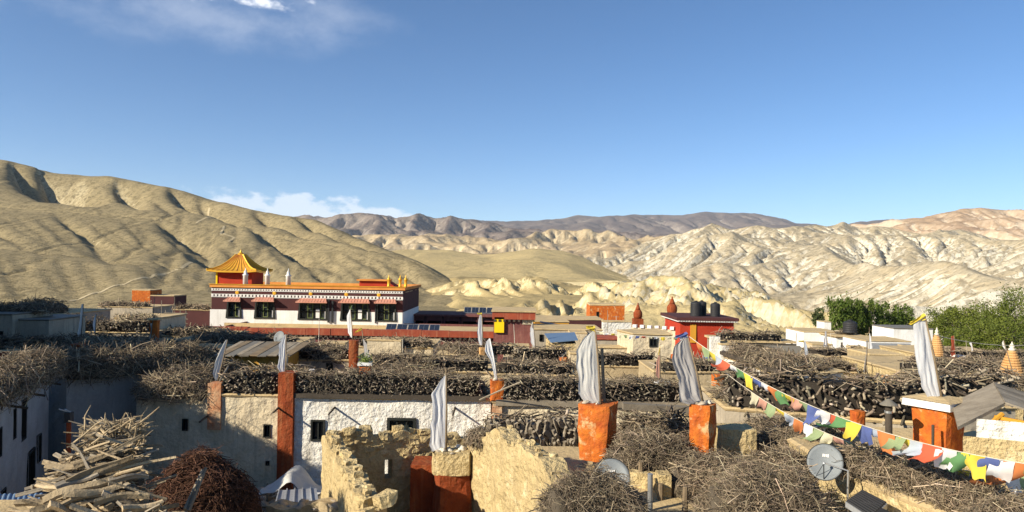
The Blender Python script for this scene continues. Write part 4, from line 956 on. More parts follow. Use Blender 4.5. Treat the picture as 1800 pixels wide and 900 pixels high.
# red parapet block in front of it, with the terrace
D2 = 62.0; px0, px1 = X_(338, D2), X_(886, D2); tz2 = ZY(600, 582, D2)
blk = thing('terrace_block', 'long mauve lower block with a rust red parapet in front of the monastery', 'building', ((px0 + px1) / 2, D2 + 5, 0))
m = MB(); foot = [(px0, D2), (px1, D2), (px1, D1 + 1), (px0, D1 + 1)]
for i in range(4): panel(m, foot[i], foot[(i + 1) % 4], -.5, tz2 - .35, (), .8, .03)
m.build('wall', 'mauve_wall', blk); MB().box(px0 + .2, px1 - .2, D2 + .2, D1 + .5, zb - .32, zb - .22).build('terrace', 'mud_roof', blk)
m = MB(); k = px0
while k < px1 - .2: m.box(k, k + .22, D2 - .28, D2 + .1, tz2 - .52, tz2 - .37); k += .42
m.build('joist_ends', 'dark_timber', blk)['kind'] = 'stuff'
x = px0 - .1; i = 0
while x < px1:
    w_ = min(random.uniform(2.0, 3.4), px1 + .1 - x)
    MB().box(x, x + w_ - .02, D2 - .22 - random.uniform(0, .04), D2 + .35, tz2 - .35, tz2 + random.uniform(.14, .22)).build('parapet_course', 'parapet_red', blk); x += w_
m = MB(); panel(m, (X_(395, 71), 71), (X_(700, 71), 71), zb - .25, zb + .12, (), .6, .04); m.build('terrace_step', 'mud_roof', blk)
def solar_row(label, x0, x1, y, d, n, tilt=.55, h_=1.2, z=None):
    c0, c1 = W(x0, y, d), W(x1, y, d); z = c0[2] if z is None else z; wd = (c1[0] - c0[0]) / n; t = thing('solar_array', label, 'solar panels', ((c0[0] + c1[0]) / 2, d, z))
    for k in range(n):
        a = c0[0] + wd * k + .02; b = a + wd - .05; dy, dz = h_ * math.cos(tilt), h_ * math.sin(tilt)
        P = lambda s, q, o: (a + (b - a) * s, d + dy * q - o * math.sin(tilt), z + .1 + dz * q + o * math.cos(tilt))
        f = MB().add([P(0, 0, 0), P(1, 0, 0), P(1, 1, 0), P(0, 1, 0), P(0, 0, -.04), P(1, 0, -.04), P(1, 1, -.04), P(0, 1, -.04)], [(0, 1, 2, 3), (7, 6, 5, 4), (0, 4, 5, 1), (1, 5, 6, 2), (2, 6, 7, 3), (3, 7, 4, 0)]).build('panel', 'grey_tin', t)
        for s0, s1 in ((.04, .49), (.51, .96)): MB().add([P(s0, .04, .006), P(s1, .04, .006), P(s1, .96, .006), P(s0, .96, .006)], [(0, 1, 2, 3)]).build('cell', 'solar_cell', f)
        MB().tube([P(.5, .95, -.05), (a + (b - a) * .5, d + dy, z - .05)], .025, 4).build('strut', 'steel', t)
solar_row('row of dark solar panels on the monastery terrace', 676, 772, 580, 66, 5, z=zb - .2, h_=1.35)
# courtyard range right of the monastery
D3 = 84.0; fx = [(X_(718, D3), D3), (X_(872, D3), D3), (X_(872, D3), D3 + 6), (X_(718, D3), D3 + 6)]; cz = ZY(790, 556, D3); cb = cz - 2.6
cr = thing('courtyard_range', 'low mauve courtyard range with dark openings behind the yellow panel', 'building', (fx[0][0] + 5, D3 + 3, cb)); ops = []
L = fx[1][0] - fx[0][0]
for k in range(5): ops.append((L * (k + .12) / 5, L * (k + .88) / 5, cb + .5, cz - .55))
m = MB(); panel(m, fx[0], fx[1], cb - 2, cz, ops, .8, .01)
for i in (1, 2, 3): panel(m, fx[i], fx[(i + 1) % 4], cb - 2, cz, (), 1, .01)
m.build('wall', 'mauve_wall', cr); MB().box(fx[0][0] + .3, fx[1][0] - .3, D3 + 1.2, D3 + 1.3, cb - 1, cz - .1).build('dark_backing', 'dark_interior', cr); MB().box(fx[0][0] - .3, fx[1][0] + .2, D3 - .5, D3 + 6.3, cz + .01, cz + .22).build('roof', 'mauve_wall', cr)  # near-black sheet behind the openings stands in for the unlit inside
for k in range(6): MB().box(fx[0][0] + L * k / 5 - .1, fx[0][0] + L * k / 5 + .1, D3 - .4, D3 - .2, cb - 2, cz + .005).build('post', 'maroon', cr)
solar_row('slanting solar panels on the courtyard range', 815, 868, 554, 86, 4, z=cz + .2, h_=1.3, tilt=.5)
MB().box(X_(870, 61), X_(887, 61), 60.6, 60.75, ZY(878, 584, 61), ZY(878, 557, 61)).build('screen', 'bright_yellow')
tag(bpy.data.objects['screen'], 'bright yellow upright panel against the maroon block', 'panel')
ft, z1 = front(868, 938, 551, 60.8, 5); mb_ = house('maroon_block', 'square maroon block with a rust red parapet beside the yellow panel', ft, z1 - .5, 'mauve_wall', roof=None, cat='building')
MB().box(ft[0][0] - .12, ft[1][0] + .15, 60.6, 66, z1 - .49, z1 + .12).build('parapet', 'parapet_red', mb_); MB().box(ft[0][0] - .2, ft[1][0] + .25, 60.5, 66.1, z1 + .122, z1 + .25).build('coping', 'mud_roof', mb_)
m = MB(); k = ft[0][0]
while k < ft[1][0]: m.box(k, k + .2, 60.55, 60.8, z1 - .68, z1 - .5); k += .4
m.build('joist_ends', 'dark_timber', mb_)['kind'] = 'stuff'; c = W(920, 568, 60.7); panel(m := MB(), (c[0] - .1, 60.72), (c[0] + .75, 60.72), c[2] - .1, c[2] + .55, (), .4, .02); m.build('bare_patch', 'cream_plaster', mb_)

# houses of the far side: label, xl, xr, y roof, d, depth, wall, roof, openings
def simple(name, label, xl, xr, y, d, dep, mat, roof='mud_roof', rects=(), z0=None, **kw):
    ft, z1 = front(xl, xr, y, d, dep); return house(name, label, ft, z1, mat, z0=z0, opens=fopen(ft, d, rects) if rects else None, roof=roof, res=.9, rough=.03, **kw), ft, z1
simple('red_cube_house', 'orange red cube shaped chapel standing before the pale cliffs', 1037, 1098, 536, 110, 5, 'orange_paint', rects=((1048, 548, 1053, 561),), z0=-4, over=.05, cat='chapel', th=.25)
h, ft, z1 = simple('red_house', 'bright red house with a white dotted cornice and black tanks on top', 1196, 1290, 566, 70, 7, 'red_wall', roof=None, z0=-2)
MB().box(ft[0][0] - .35, ft[1][0] + .25, 69.6, 77.2, z1 + .002, z1 + .14).build('cornice', 'white_paint', h); MB().box(ft[0][0] - .45, ft[1][0] + .35, 69.5, 77.3, z1 + .142, z1 + .42).build('roof', 'maroon', h)
m = MB(); k = ft[0][0] - .3
while k < ft[1][0] + .2: m.box(k, k + .12, 69.52, 69.597, z1 + .015, z1 + .13); k += .24
m.build('cornice_dots', 'white_plaster', h)['kind'] = 'stuff'; MB().box(ft[0][0] + .95, ft[0][0] + 1.5, 69.9, 69.99, z1 - 2.0, z1 - .25).build('door', 'orange_wall', h)
for xx, r_, hh, lb in ((1223, .54, 1.25, 'large black ribbed water tank on the red house, with a second tank against it'), (1233, .48, 1.25, 'black ribbed water tank squeezed beside the largest tank'), (1257, .48, 1.15, 'black ribbed water tank standing apart at the end of the red house')):
    c = W(xx, 560, 72 if xx != 1233 else 73.2); t = thing('water_tank', lb, 'water tank', (c[0], c[1], z1 + .42), 'black tanks on the red house'); pr = [(r_, 0)]
    for k in range(7): pr += [(r_ * .97, hh * k / 7 + .02), (r_, hh * k / 7 + .07), (r_, hh * (k + 1) / 7 - .03)]
    MB().lathe((c[0], c[1], z1 + .43), pr + [(r_ * .8, hh + .12), (r_ * .3, hh + .18)], 18).build('drum', 'black_plastic', t, True); MB().lathe((c[0], c[1], z1 + .43 + hh + .17), [(r_ * .3, 0), (r_ * .3, .08), (r_ * .2, .1)], 12).build('lid', 'black_plastic', t)
simple('orange_cube_house', 'small orange cube of a house on the slope left of the monastery', 232, 264, 510, 105, 3.5, 'orange_paint', z0=-3, over=.03)
simple('maroon_shed', 'dark maroon shed beside the orange cube on the slope', 264, 306, 520, 104.5, 4, 'maroon', z0=-3, over=.03, cat='shed')
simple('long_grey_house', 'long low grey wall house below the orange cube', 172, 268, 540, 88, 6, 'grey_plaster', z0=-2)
simple('maroon_lean_to', 'low dark block between the scaffold and the monastery', 305, 371, 545, 80, 5, 'maroon', z0=-1, cat='building')
# chortens
def chorten(label, x, y0, y1, d, w, mat, kind, base_mat='white_paint'):
    b, tp = W(x, y0, d), W(x, y1, d); H = tp[2] - b[2]; t = thing('chorten', label, 'chorten', b)
    if kind == 'bulb':
        MB().prism([(b[0] - w * .55, d - w * .55), (b[0] + w * .55, d - w * .55), (b[0] + w * .55, d + w * .55), (b[0] - w * .55, d + w * .55)], b[2] - 1, b[2] + H * .18).build('plinth', base_mat, t)
        MB().lathe((b[0], d, b[2] + H * .18 + .002), [(w * .42, 0), (w * .5, H * .12), (w * .5, H * .3), (w * .36, H * .42), (w * .3, H * .45)], 16).build('dome', mat, t, True)
        MB().lathe((b[0], d, b[2] + H * .63), [(w * .3, 0), (w * .24, H * .1), (w * .14, H * .22), (w * .05, H * .30), (w * .10, H * .32), (.01, H * .38)], 12).build('spire', mat, t, True)
    else:
        n = 10; z = b[2]; hh = H * .72 / n
        for k in range(n):
            r = w * .5 * (1 - .72 * (k / n) ** 1.5); MB().lathe((b[0], d, z), [(r * .9, 0), (r, hh * .3), (r, hh * .75), (r * .9, hh * .99)], 16).build('ring', mat, t); z += hh
        MB().lathe((b[0], d, z), [(w * .13, 0), (w * .16, H * .05), (w * .07, H * .1), (w * .13, H * .14), (w * .05, H * .2), (.01, H * .28)], 12).build('spire', 'pale_stone', t, True)
    return t
chorten('small red bulb shaped chorten near the orange red chapel', 1121, 566, 532, 90, 1.1, 'adobe_orange', 'bulb', 'adobe_orange')
for o in bpy.data.objects['chorten'].children: o.data.materials[0] = MATS['rust_paint']
c2 = chorten('taller rust red chorten on a white plinth beside the red house', 1181, 557, 521, 92, 1.3, 'rust_paint', 'bulb')
chorten('ochre ringed chorten standing on the mud roof beside a leaning pole', 1778, 660, 600, 36, 1.05, 'adobe_orange', 'ring')
chorten('ochre ringed spire of a chorten half hidden behind the white banner', 1646, 626, 575, 48, .95, 'adobe_orange', 'ring')
# yellow parapet with white blocks
a, b = W(1060, 566, 76), W(1190, 577, 72); t = thing('yellow_wall', 'cream yellow wall topped by a row of white blocks below the chapel', 'wall', (a[0], 74, 0)); P0, P1 = (a[0], 76), (b[0], 72); zz = a[2] - .35
m = MB(); panel(m, P0, P1, -1, zz - .02, (), .8, .02); panel(m, P1, P0, -1, zz - .03, (), .8, .02); m.build('wall', 'cream_plaster', t)
dv = np.array(P1) - np.array(P0); Ln = np.linalg.norm(dv); dv /= Ln; k = .2
while k < Ln - .4:
    q = np.array(P0) + dv * (k + .2); MB().obox((q[0], q[1], zz + .13), (*(dv * .2), 0), (dv[1] * .2, -dv[0] * .2, 0), (0, 0, .15)).build('white_block', 'white_paint', t); k += .78
# white houses to the right with the grove behind
simple('white_house_flat', 'plain white flat roofed house left of the grove tank', 1413, 1478, 584, 92, 6, 'white_paint', z0=-4)
h, ft, z1 = simple('porch_house', 'white house with a dark porch and a thick flat slab roof below the poplars', 1470, 1522, 592, 88, 6, 'white_paint', rects=((1478, 602, 1492, 616), (1505, 603, 1514, 614)), z0=-4, over=.5, th=.3)
simple('tin_fronted_house', 'long pale grey boarded house with a serrated eave behind the mud hut', 1522, 1601, 600, 72, 5, 'white_paint', z0=-3)
c = bpy.data.objects['tin_fronted_house']; a, b = W(1531, 601, 71.9), W(1600, 603, 71.9); MB().box(a[0], b[0], 71.8, 71.95, a[2] - 1.0, a[2] - .1).build('board_front', 'grey_tin', c)
m = MB(); k = a[0]
while k < b[0]: m.box(k, k + .14, 71.74, 71.797, a[2] - 1.15, a[2] - 1.0); k += .3
m.build('eave_teeth', 'black_frame', c)['kind'] = 'stuff'
simple('tall_white_house', 'white two storey house with a dark sloping roof edge behind the tall white banner', 1571, 1640, 578, 84, 5, 'white_paint', roof='dull_tin', z0=-4)
c = W(1504, 590, 88.5); zq = z1 + .3; t = thing('water_tank', 'black ribbed water tank on the porch house below the poplars', 'water tank', (c[0], 90, zq)); pr = []
for k in range(5): pr += [(.78, k * .26), (.82, k * .26 + .06), (.82, k * .26 + .2)]
MB().lathe((c[0], 90, zq), pr + [(.6, 1.4), (.3, 1.5)], 18).build('drum', 'black_plastic', t, True); MB().lathe((c[0], 90, zq + 1.5), [(.3, 0), (.3, .1), (.2, .12)], 12).build('lid', 'black_plastic', t)
simple('lane_house', 'narrow white chimney house at the left edge of the poplar grove', 1449, 1461, 566, 120, 3, 'white_paint', z0=-7)
simple('cliff_ruin', 'ruined mud tower on the ridge of the yellow bluff', 1176, 1198, 497, 258, 5, 'yellow_mud', roof=None, z0=-12, cat='ruin')
simple('cliff_ruin', 'lower ruined wall with a dark opening beside the ridge tower', 1200, 1216, 502, 257, 4, 'yellow_mud', roof=None, z0=-12, rects=((1203, 505, 1212, 512),), cat='ruin')

# ---- trees
def tree(label, x, yb, yt, d, w, n=5200, tone=((0.055, 0.095, 0.012), (0.13, 0.175, 0.025)), upright=0.6, seed=0, group='trees of the grove', leaf=None, trunks=1, name='poplar_tree'):
    b, tp = W(x, yb, d), W(x, yt, d); H = tp[2] - b[2]; t = thing(name, label, 'tree', b, group); r = np.random.default_rng(seed); leaf = leaf or 0.0021 * d
    m = MB(); tips = []
    for k in range(trunks):
        bx = b[0] + r.uniform(-.3, .3) * w * (trunks > 1); p = np.array((bx, d + r.uniform(-.5, .5), b[2] - .3)); P = [p]
        for i in range(5): p = p + np.array((r.normal(0, .03) * H, r.normal(0, .03) * H, H * .17)); P.append(p)
        m.tube(P, list(np.linspace(.022, .005, 6) * H), 6)
        for i in range(2, 6):
            for q in range(4):
                a = r.uniform(0, 6.28); e = P[i] + np.array((math.cos(a) * w * .36, math.sin(a) * w * .36, H * r.uniform(.08, .22) * (1 + upright))); m.tube([P[i], (P[i] + e) / 2 + (0, 0, H * .02), e], [.009 * H, .006 * H, .002 * H], 4); tips.append(e)
    m.build('trunk', 'leaf_trunk', t)
    K = 26; c = r.normal(0, 1, (K, 3)); c /= np.linalg.norm(c, axis=1, keepdims=True); c *= r.uniform(.35, 1, (K, 1)) ** .6
    c = c * np.array((w * .5, w * .5, H * .40)) + np.array((b[0], d, b[2] + H * .56)); c = np.concatenate([c, np.array(tips)]); K = len(c)
    i = r.integers(0, K, n); sg = np.array((w * .075, w * .075, H * .045 * (1 + upright))); C = c[i] + r.normal(0, 1, (n, 3)) * sg
    D = r.normal(0, 1, (n, 3)); D[:, 2] = D[:, 2] * .6 + upright * 1.5; D /= np.linalg.norm(D, axis=1, keepdims=True); S = np.cross(D, r.normal(0, 1, (n, 3))); S /= np.linalg.norm(S, axis=1, keepdims=True)
    ln = leaf * r.uniform(.7, 1.8, (n, 1)) * (1 + upright); wd = leaf * r.uniform(.4, .9, (n, 1))
    V = np.stack([C - D * ln * .5, C + S * wd * .5, C + D * ln * .5, C - S * wd * .5], 1).reshape(-1, 3)
    ct = r.uniform(0, 1, (K, 1)); tt = np.clip(ct[i] * .6 + r.uniform(0, .5, (n, 1)), 0, 1); cols = np.array(tone[0]) * (1 - tt) + np.array(tone[1]) * tt
    obj_np('crown', V, np.arange(4 * n).reshape(n, 4), 'leaves', t, np.repeat(cols, 4, 0))
    return t
for k, (x, yb, yt, w, lb) in enumerate([(1472, 604, 540, 4.6, 'outermost bushy poplar behind the white flat roofed house'), (1492, 606, 536, 4.2, 'tall poplar with bare grey branches above the porch house'), (1511, 606, 540, 3.6, 'slim poplar between the porch house and the dark round tree'), (1538, 606, 547, 5.4, 'dark rounded tree behind the tin fronted house'), (1562, 606, 545, 4.4, 'small poplar left of the tall white house'), (1588, 604, 548, 4.2, 'poplar showing over the tall white house roof')]):
    tree(lb, x, yb, yt, 140 + k * 1.5, w, 3600, seed=k, upright=.7 if k != 3 else .1, trunks=3 if k == 1 else 1)
for k, (x, yb, yt, d, w, lb) in enumerate([(1657, 630, 545, 122, 6, 'willow beside the white banner above the red cloth'), (1690, 635, 545, 118, 6.5, 'willow behind the red cloth'), (1725, 640, 543, 116, 7, 'broad willow in the middle of the green grove'), (1760, 640, 528, 112, 7.5, 'tall willow left of the highest crown in the grove'), (1800, 645, 512, 108, 8.5, 'highest willow crown of the grove behind the ringed chorten'), (1700, 655, 570, 96, 6, 'low bushy willow in front of the grove'), (1770, 665, 565, 90, 7, 'low dense willow behind the ringed chorten'), (1740, 660, 580, 92, 5, 'low rounded willow between two other low willows'), (1840, 660, 520, 104, 8, 'willow at the far end of the grove')]):
    tree(lb, x, yb, yt, d, w, 5200, seed=20 + k, upright=.35, tone=((0.06, 0.09, 0.012), (0.17, 0.195, 0.03)), name='willow_tree')
tree('lone small tree on the pale bluff left of the grove', 1437, 582, 548, 150, 2.4, 900, seed=50, upright=.8, tone=((.04, .06, .02), (.10, .12, .04)))
# ------------------------------------------------------------------ houses of the near and middle village
def lerp(a, b, t): return np.array(a, float) * (1 - t) + np.array(b, float) * t
def rslab(mb, a, b, th, z0, topf, res=0.22, amp=0.07, holes=()):
    """free standing rough mud wall along a-b (thickness to the left of a->b), top height topf(s)"""
    a, b = np.array(a, float), np.array(b, float); L = np.linalg.norm(b - a); t = (b - a) / L; n = np.array([-t[1], t[0]])
    S = np.linspace(0, L, max(4, int(L / res)) + 1); S = np.array(sorted(set(list(S) + [h for o in holes for h in o[:2]]))); top = np.array([topf(s) for s in S]); zmin = min(top)
    Zr = sorted(set(list(np.linspace(z0, zmin, max(4, int((zmin - z0) / res)) + 1)) + [h for o in holes for h in o[2:]])); nz = len(Zr) + 2; ns = len(S)
    def face(off, sgn):
        V = np.zeros((nz, ns, 3))
        for j in range(nz):
            z = np.full(ns, Zr[j]) if j < len(Zr) else zmin + (top - zmin) * (0.5 if j == len(Zr) else 1.0) + 0.001 * (j - len(Zr) + 1)
            V[j, :, :2] = a + S[:, None] * t + n * off; V[j, :, 2] = z
        d = amp * (fbm(V * 1.3, 3) * 1.2 + .6 * fbm(V * 4.1, 2)); V[..., :2] += (d * sgn)[..., None] * n; V[..., 2] += (np.arange(nz) >= len(Zr))[:, None] * amp * .5 * fbm(V * 3, 2); return V
    A, B = face(0, -1), face(th, 1); k = nz * ns; Fs = []; ins = lambda s, z: any(o[0] < s < o[1] and o[2] < z < o[3] for o in holes)
    for j in range(nz - 1):
        for i in range(ns - 1):
            zc = (A[j, i, 2] + A[j + 1, i, 2]) / 2
            if j < len(Zr) - 1 and ins((S[i] + S[i + 1]) / 2, (Zr[j] + Zr[j + 1]) / 2): continue
            p, q, r, s = j * ns + i, j * ns + i + 1, (j + 1) * ns + i + 1, (j + 1) * ns + i; Fs += [(p, q, r, s), (k + s, k + r, k + q, k + p)]
    tp = (nz - 1) * ns; Fs += [(tp + i, tp + i + 1, k + tp + i + 1, k + tp + i) for i in range(ns - 1)]
    for e in (0, ns - 1): Fs += [((j * ns + e), ((j + 1) * ns + e), k + (j + 1) * ns + e, k + j * ns + e)[::(1 if e == 0 else -1)] for j in range(nz - 1)]
    mb.add(np.concatenate([A.reshape(-1, 3), B.reshape(-1, 3)]), Fs)
    for o in holes:
        P = lambda s, z, q: (*(a + t * s + n * q), z)
        mb.add([P(o[0], o[2], -.03), P(o[1], o[2], -.03), P(o[1], o[3], -.03), P(o[0], o[3], -.03), P(o[0], o[2], th + .03), P(o[1], o[2], th + .03), P(o[1], o[3], th + .03), P(o[0], o[3], th + .03)], [(0, 1, 5, 4), (1, 2, 6, 5), (2, 3, 7, 6), (3, 0, 4, 7)])
    return mb
def rbox(parent, name, x0, x1, y0, y1, z0, z1, mat, rough=.05, res=.3):
    m = MB(); P = [(x0, y0), (x1, y0), (x1, y1), (x0, y1)]
    for i in range(4): panel(m, P[i], P[(i + 1) % 4], z0, z1, (), res, rough)
    m.prism(P, z1 - .01, z1 + .03); return m.build(name, mat, parent)
def spout(h, x, y, d, L=.8, drop=.12):
    p = W(x, y, d); MB().tube([(p[0], d + .1, p[2]), (p[0] - .02, d - L, p[2] - drop)], [.045, .035], 6).build('spout', 'dark_timber', h)

# -- row at 29 m: cream house, white house, second cream house
dA = 29.0; zA = ZY(690, 700, dA)
x0, x1, x2, x3 = X_(240, dA, 700), X_(491, dA, 700), X_(518, dA, 700), X_(863, dA, 700)
ft = [(x0, dA), (x1, dA), (x1, dA + 5.4), (x0 + 2.2, dA + 5.4)]
cream = house('cream_house', 'cream plastered house with tiny square windows and rust red corner streak', ft, zA, 'cream_plaster', opens=fopen(ft, dA, ((320, 736, 331, 757), (463, 746, 476, 769), (467, 810, 474, 818))), res=.22, rough=.07)
for x_, y_ in ((367, 729), (493, 713)): spout(cream, x_, y_, dA)
rbox(cream, 'rust_buttress', X_(367, dA, 700), X_(390, dA, 700), dA - .12, dA + .5, zA - 1.35, zA + .45, 'worn_rust')
stuff_part('stick_stack', ends_geo((X_(388, dA, 700), dA - .02), (x1 - .05, dA - .02), zA + .08, .85, .9, .075, (0, -1), over=.22), cream, 'firewood')
stuff_part('brush_bank', brush_geo([(x0 - .1, dA + .2, zA), (X_(300, dA, 700), dA + .3, zA), (X_(372, dA, 700), dA + .35, zA)], .75, .75, 29, 1.0, .5), cream)
stuff_part('brush_bank', brush_geo([(x0 + .2, dA + 1, zA), (x0 + 2.4, dA + 5.2, zA)], .9, .8, 30, 1.0, .5), cream)
stuff_part('brush_bank', brush_geo([(x0 + 3.0, dA + 4.2, zA), (x1, dA + 5, zA)], .8, .45, 30, .8, .5), cream)
ft = [(x2 - .55, dA), (x3, dA), (x3, dA + 5.4), (x2 - .55, dA + 5.4)]
white = house('white_house', 'whitewashed house with black framed windows under a long twig parapet', ft, zA, 'white_plaster', opens=fopen(ft, dA, ((546, 738, 571, 775), (680, 735, 731, 772))), res=.2, rough=.08)
rbox(white, 'rust_pillar', X_(491.5, dA, 700), X_(518, dA, 700), dA - .22, dA + .6, -.3, zA + .92, 'rust_paint', .06)
MB().box(x2, x3 - .2, dA - .16, dA + .1, zA - .02, zA + .14).build('lintel_beam', 'dark_timber', white)
for x_, y_ in ((588, 716), (800, 717)): spout(white, x_, y_, dA, .85)
stuff_part('twig_parapet', ends_geo((x2 + .05, dA - .05), (X_(845, dA, 700), dA - .05), zA + .15, .72, .8, .045, (0, -1), jit=.5, over=.2), white, 'firewood')
stuff_part('brush_bank', brush_geo([(x2 + .3, dA + 3.6, zA), (x3 - 1.5, dA + 4.4, zA)], 1.0, .55, 32, .9, .6), white)
stuff_part('brush_bank', brush_geo([(X_(800, dA, 700), dA + .8, zA), (x3 - .3, dA + 1.5, zA)], .7, .75, 30, .9, .7, along=.9), white)
for k in range(22): 
    p = (random.uniform(x2, x3), dA + random.uniform(.9, 3), zA + .1); 
dB = 28.6; zB = ZY(950, 708, dB); ft = [(x3 + .1, dB), (X_(1205, dB, 700), dB), (X_(1205, dB, 700), dB + 5.5), (x3 + .1, dB + 5.5)]
cream2 = house('cream_house', 'low cream house behind the stacked logs with a weathered timber plate', ft, zB, 'cream_plaster', res=.25, rough=.07)
MB().box(ft[0][0] + .1, ft[1][0], dB - .14, dB + .1, zB - .12, zB + .10).build('lintel_beam', 'grey_timber', cream2); rbox(cream2, 'rust_buttress', ft[0][0] - .05, ft[0][0] + .35, dB - .12, dB + .4, zB - 1.1, zB - .2, 'worn_rust'); spout(cream2, 964, 722, dB, .8)
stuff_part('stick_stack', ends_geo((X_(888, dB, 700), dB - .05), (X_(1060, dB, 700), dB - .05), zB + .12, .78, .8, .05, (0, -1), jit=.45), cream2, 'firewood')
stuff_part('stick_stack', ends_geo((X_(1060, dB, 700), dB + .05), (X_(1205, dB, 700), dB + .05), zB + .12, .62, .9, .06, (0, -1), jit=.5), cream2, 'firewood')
stuff_part('brush_bank', brush_geo([(X_(875, 31, 680), 31.2, zB), (X_(1010, 31, 680), 31.6, zB)], 1.0, .6, 31, .9, .6, along=.6), cream2)
stuff_part('brush_bank', brush_geo([(X_(1070, 31, 680), 31.8, zB), (X_(1200, 31, 680), 32.2, zB)], 1.1, .45, 31, .9, .6, along=.6), cream2)

# -- left lane: white house in shade and the one behind it
LH = [(-23, 17), (-14.2, 19), (-17.65, 28), (-26, 25)]; zL = 5.0
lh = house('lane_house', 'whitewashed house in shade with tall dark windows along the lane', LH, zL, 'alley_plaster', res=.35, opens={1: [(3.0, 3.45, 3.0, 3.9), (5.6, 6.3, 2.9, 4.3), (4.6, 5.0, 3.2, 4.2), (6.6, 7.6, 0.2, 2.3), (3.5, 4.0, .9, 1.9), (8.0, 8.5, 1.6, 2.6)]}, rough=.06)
for s in (3.0, 5.2, 7.6): p = lerp(LH[1], LH[2], s / 9.64); MB().tube([(*p, zL - .35), (p[0] + .75, p[1] + .25, zL - .5)], .04, 6).build('spout', 'dark_timber', lh)
stuff_part('brush_bank', brush_geo([(-14.6, 19.5, zL), (-17.5, 27.6, zL)], .8, .7, 24, 1.1, .6, along=.6), lh)
stuff_part('brush_bank', brush_geo([(-16.8, 20.5, zL), (-20.5, 27.0, zL)], 1.1, .6, 24, .8, .6), lh)
AB = [(-17.4, 28.7), (-13.9, 33.6), (-19, 39), (-26, 34)]; zAB = 4.55
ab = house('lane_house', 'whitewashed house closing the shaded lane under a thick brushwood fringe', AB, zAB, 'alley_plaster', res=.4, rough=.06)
stuff_part('brush_fringe', brush_geo([(-17.6, 28.6, zAB - .1), (-15.8, 31, zAB - .1), (-13.9, 33.6, zAB)], .7, .8, 30, 1.2, .6), ab)
stuff_part('brush_bank', brush_geo([(-18.5, 29.5, zAB), (-16, 34.5, zAB)], 1.0, .7, 31, 1.0, .6), ab)
stuff_part('brush_bank', brush_geo([(-21, 31, zAB), (-18, 36.5, zAB)], 1.0, .6, 33, .9, .6), ab)
p = lerp(AB[0], AB[1], .66); MB().tube([(*p, 3.7), (p[0] + .8, p[1] - .6, 3.5)], .05, 6).build('spout', 'dark_timber', ab)
pillar('faded rust red block half buried in shaded brushwood', *W(137, 628, 33)[:2], zAB, ZY(137, 604, 33), .55, 'rust_paint')
# unseen houses added beyond the frame on the left to shade the lane
house('added_shade_house', 'unseen whitewashed block added to shade the board sheds', [(-62, 37), (-45, 37), (-45, 60), (-62, 60)], 11.5, 'alley_plaster', res=1.5)
house('added_shade_house', 'tall unseen palace block added to shade the lane', [(-54, 10), (-36, 10), (-36, 41), (-54, 41)], 15.2, 'alley_plaster', res=1.2, opens={1: [(3, 4, 4, 6), (7, 8, 4, 6), (11, 12, 4, 6)], 0: [(4, 5, 4, 6), (8, 9, 4, 6)]})
house('added_shade_house', 'whitewashed upper block rising behind the lane house', [(-31, 14), (-24.6, 14), (-24.6, 34), (-31, 34)], 9.8, 'alley_plaster', res=1.2)
# street lamp in the lane
b = W(120, 860, 22); t = thing('lane_lamp', 'dark red post with two thin tubes against the shaded wall', 'lamp post', (b[0], 22, 0)); tp = W(121, 742, 22)
MB().tube([(b[0], 22, -.1), (tp[0], 22, tp[2])], .07, 8).build('post', 'rust_paint', t); MB().box(tp[0] - .09, tp[0] + .09, 21.9, 22.1, tp[2] + .002, tp[2] + .3).build('junction_box', 'black_plastic', t)
for dx in (0, .1): q = W(107 + dx * 40, 718, 22); MB().tube([(tp[0] + dx * .5, 22, tp[2] + .3), (q[0] + dx, 21.9, q[2])], .02, 5).build('lamp_tube', 'grey_tin', t)

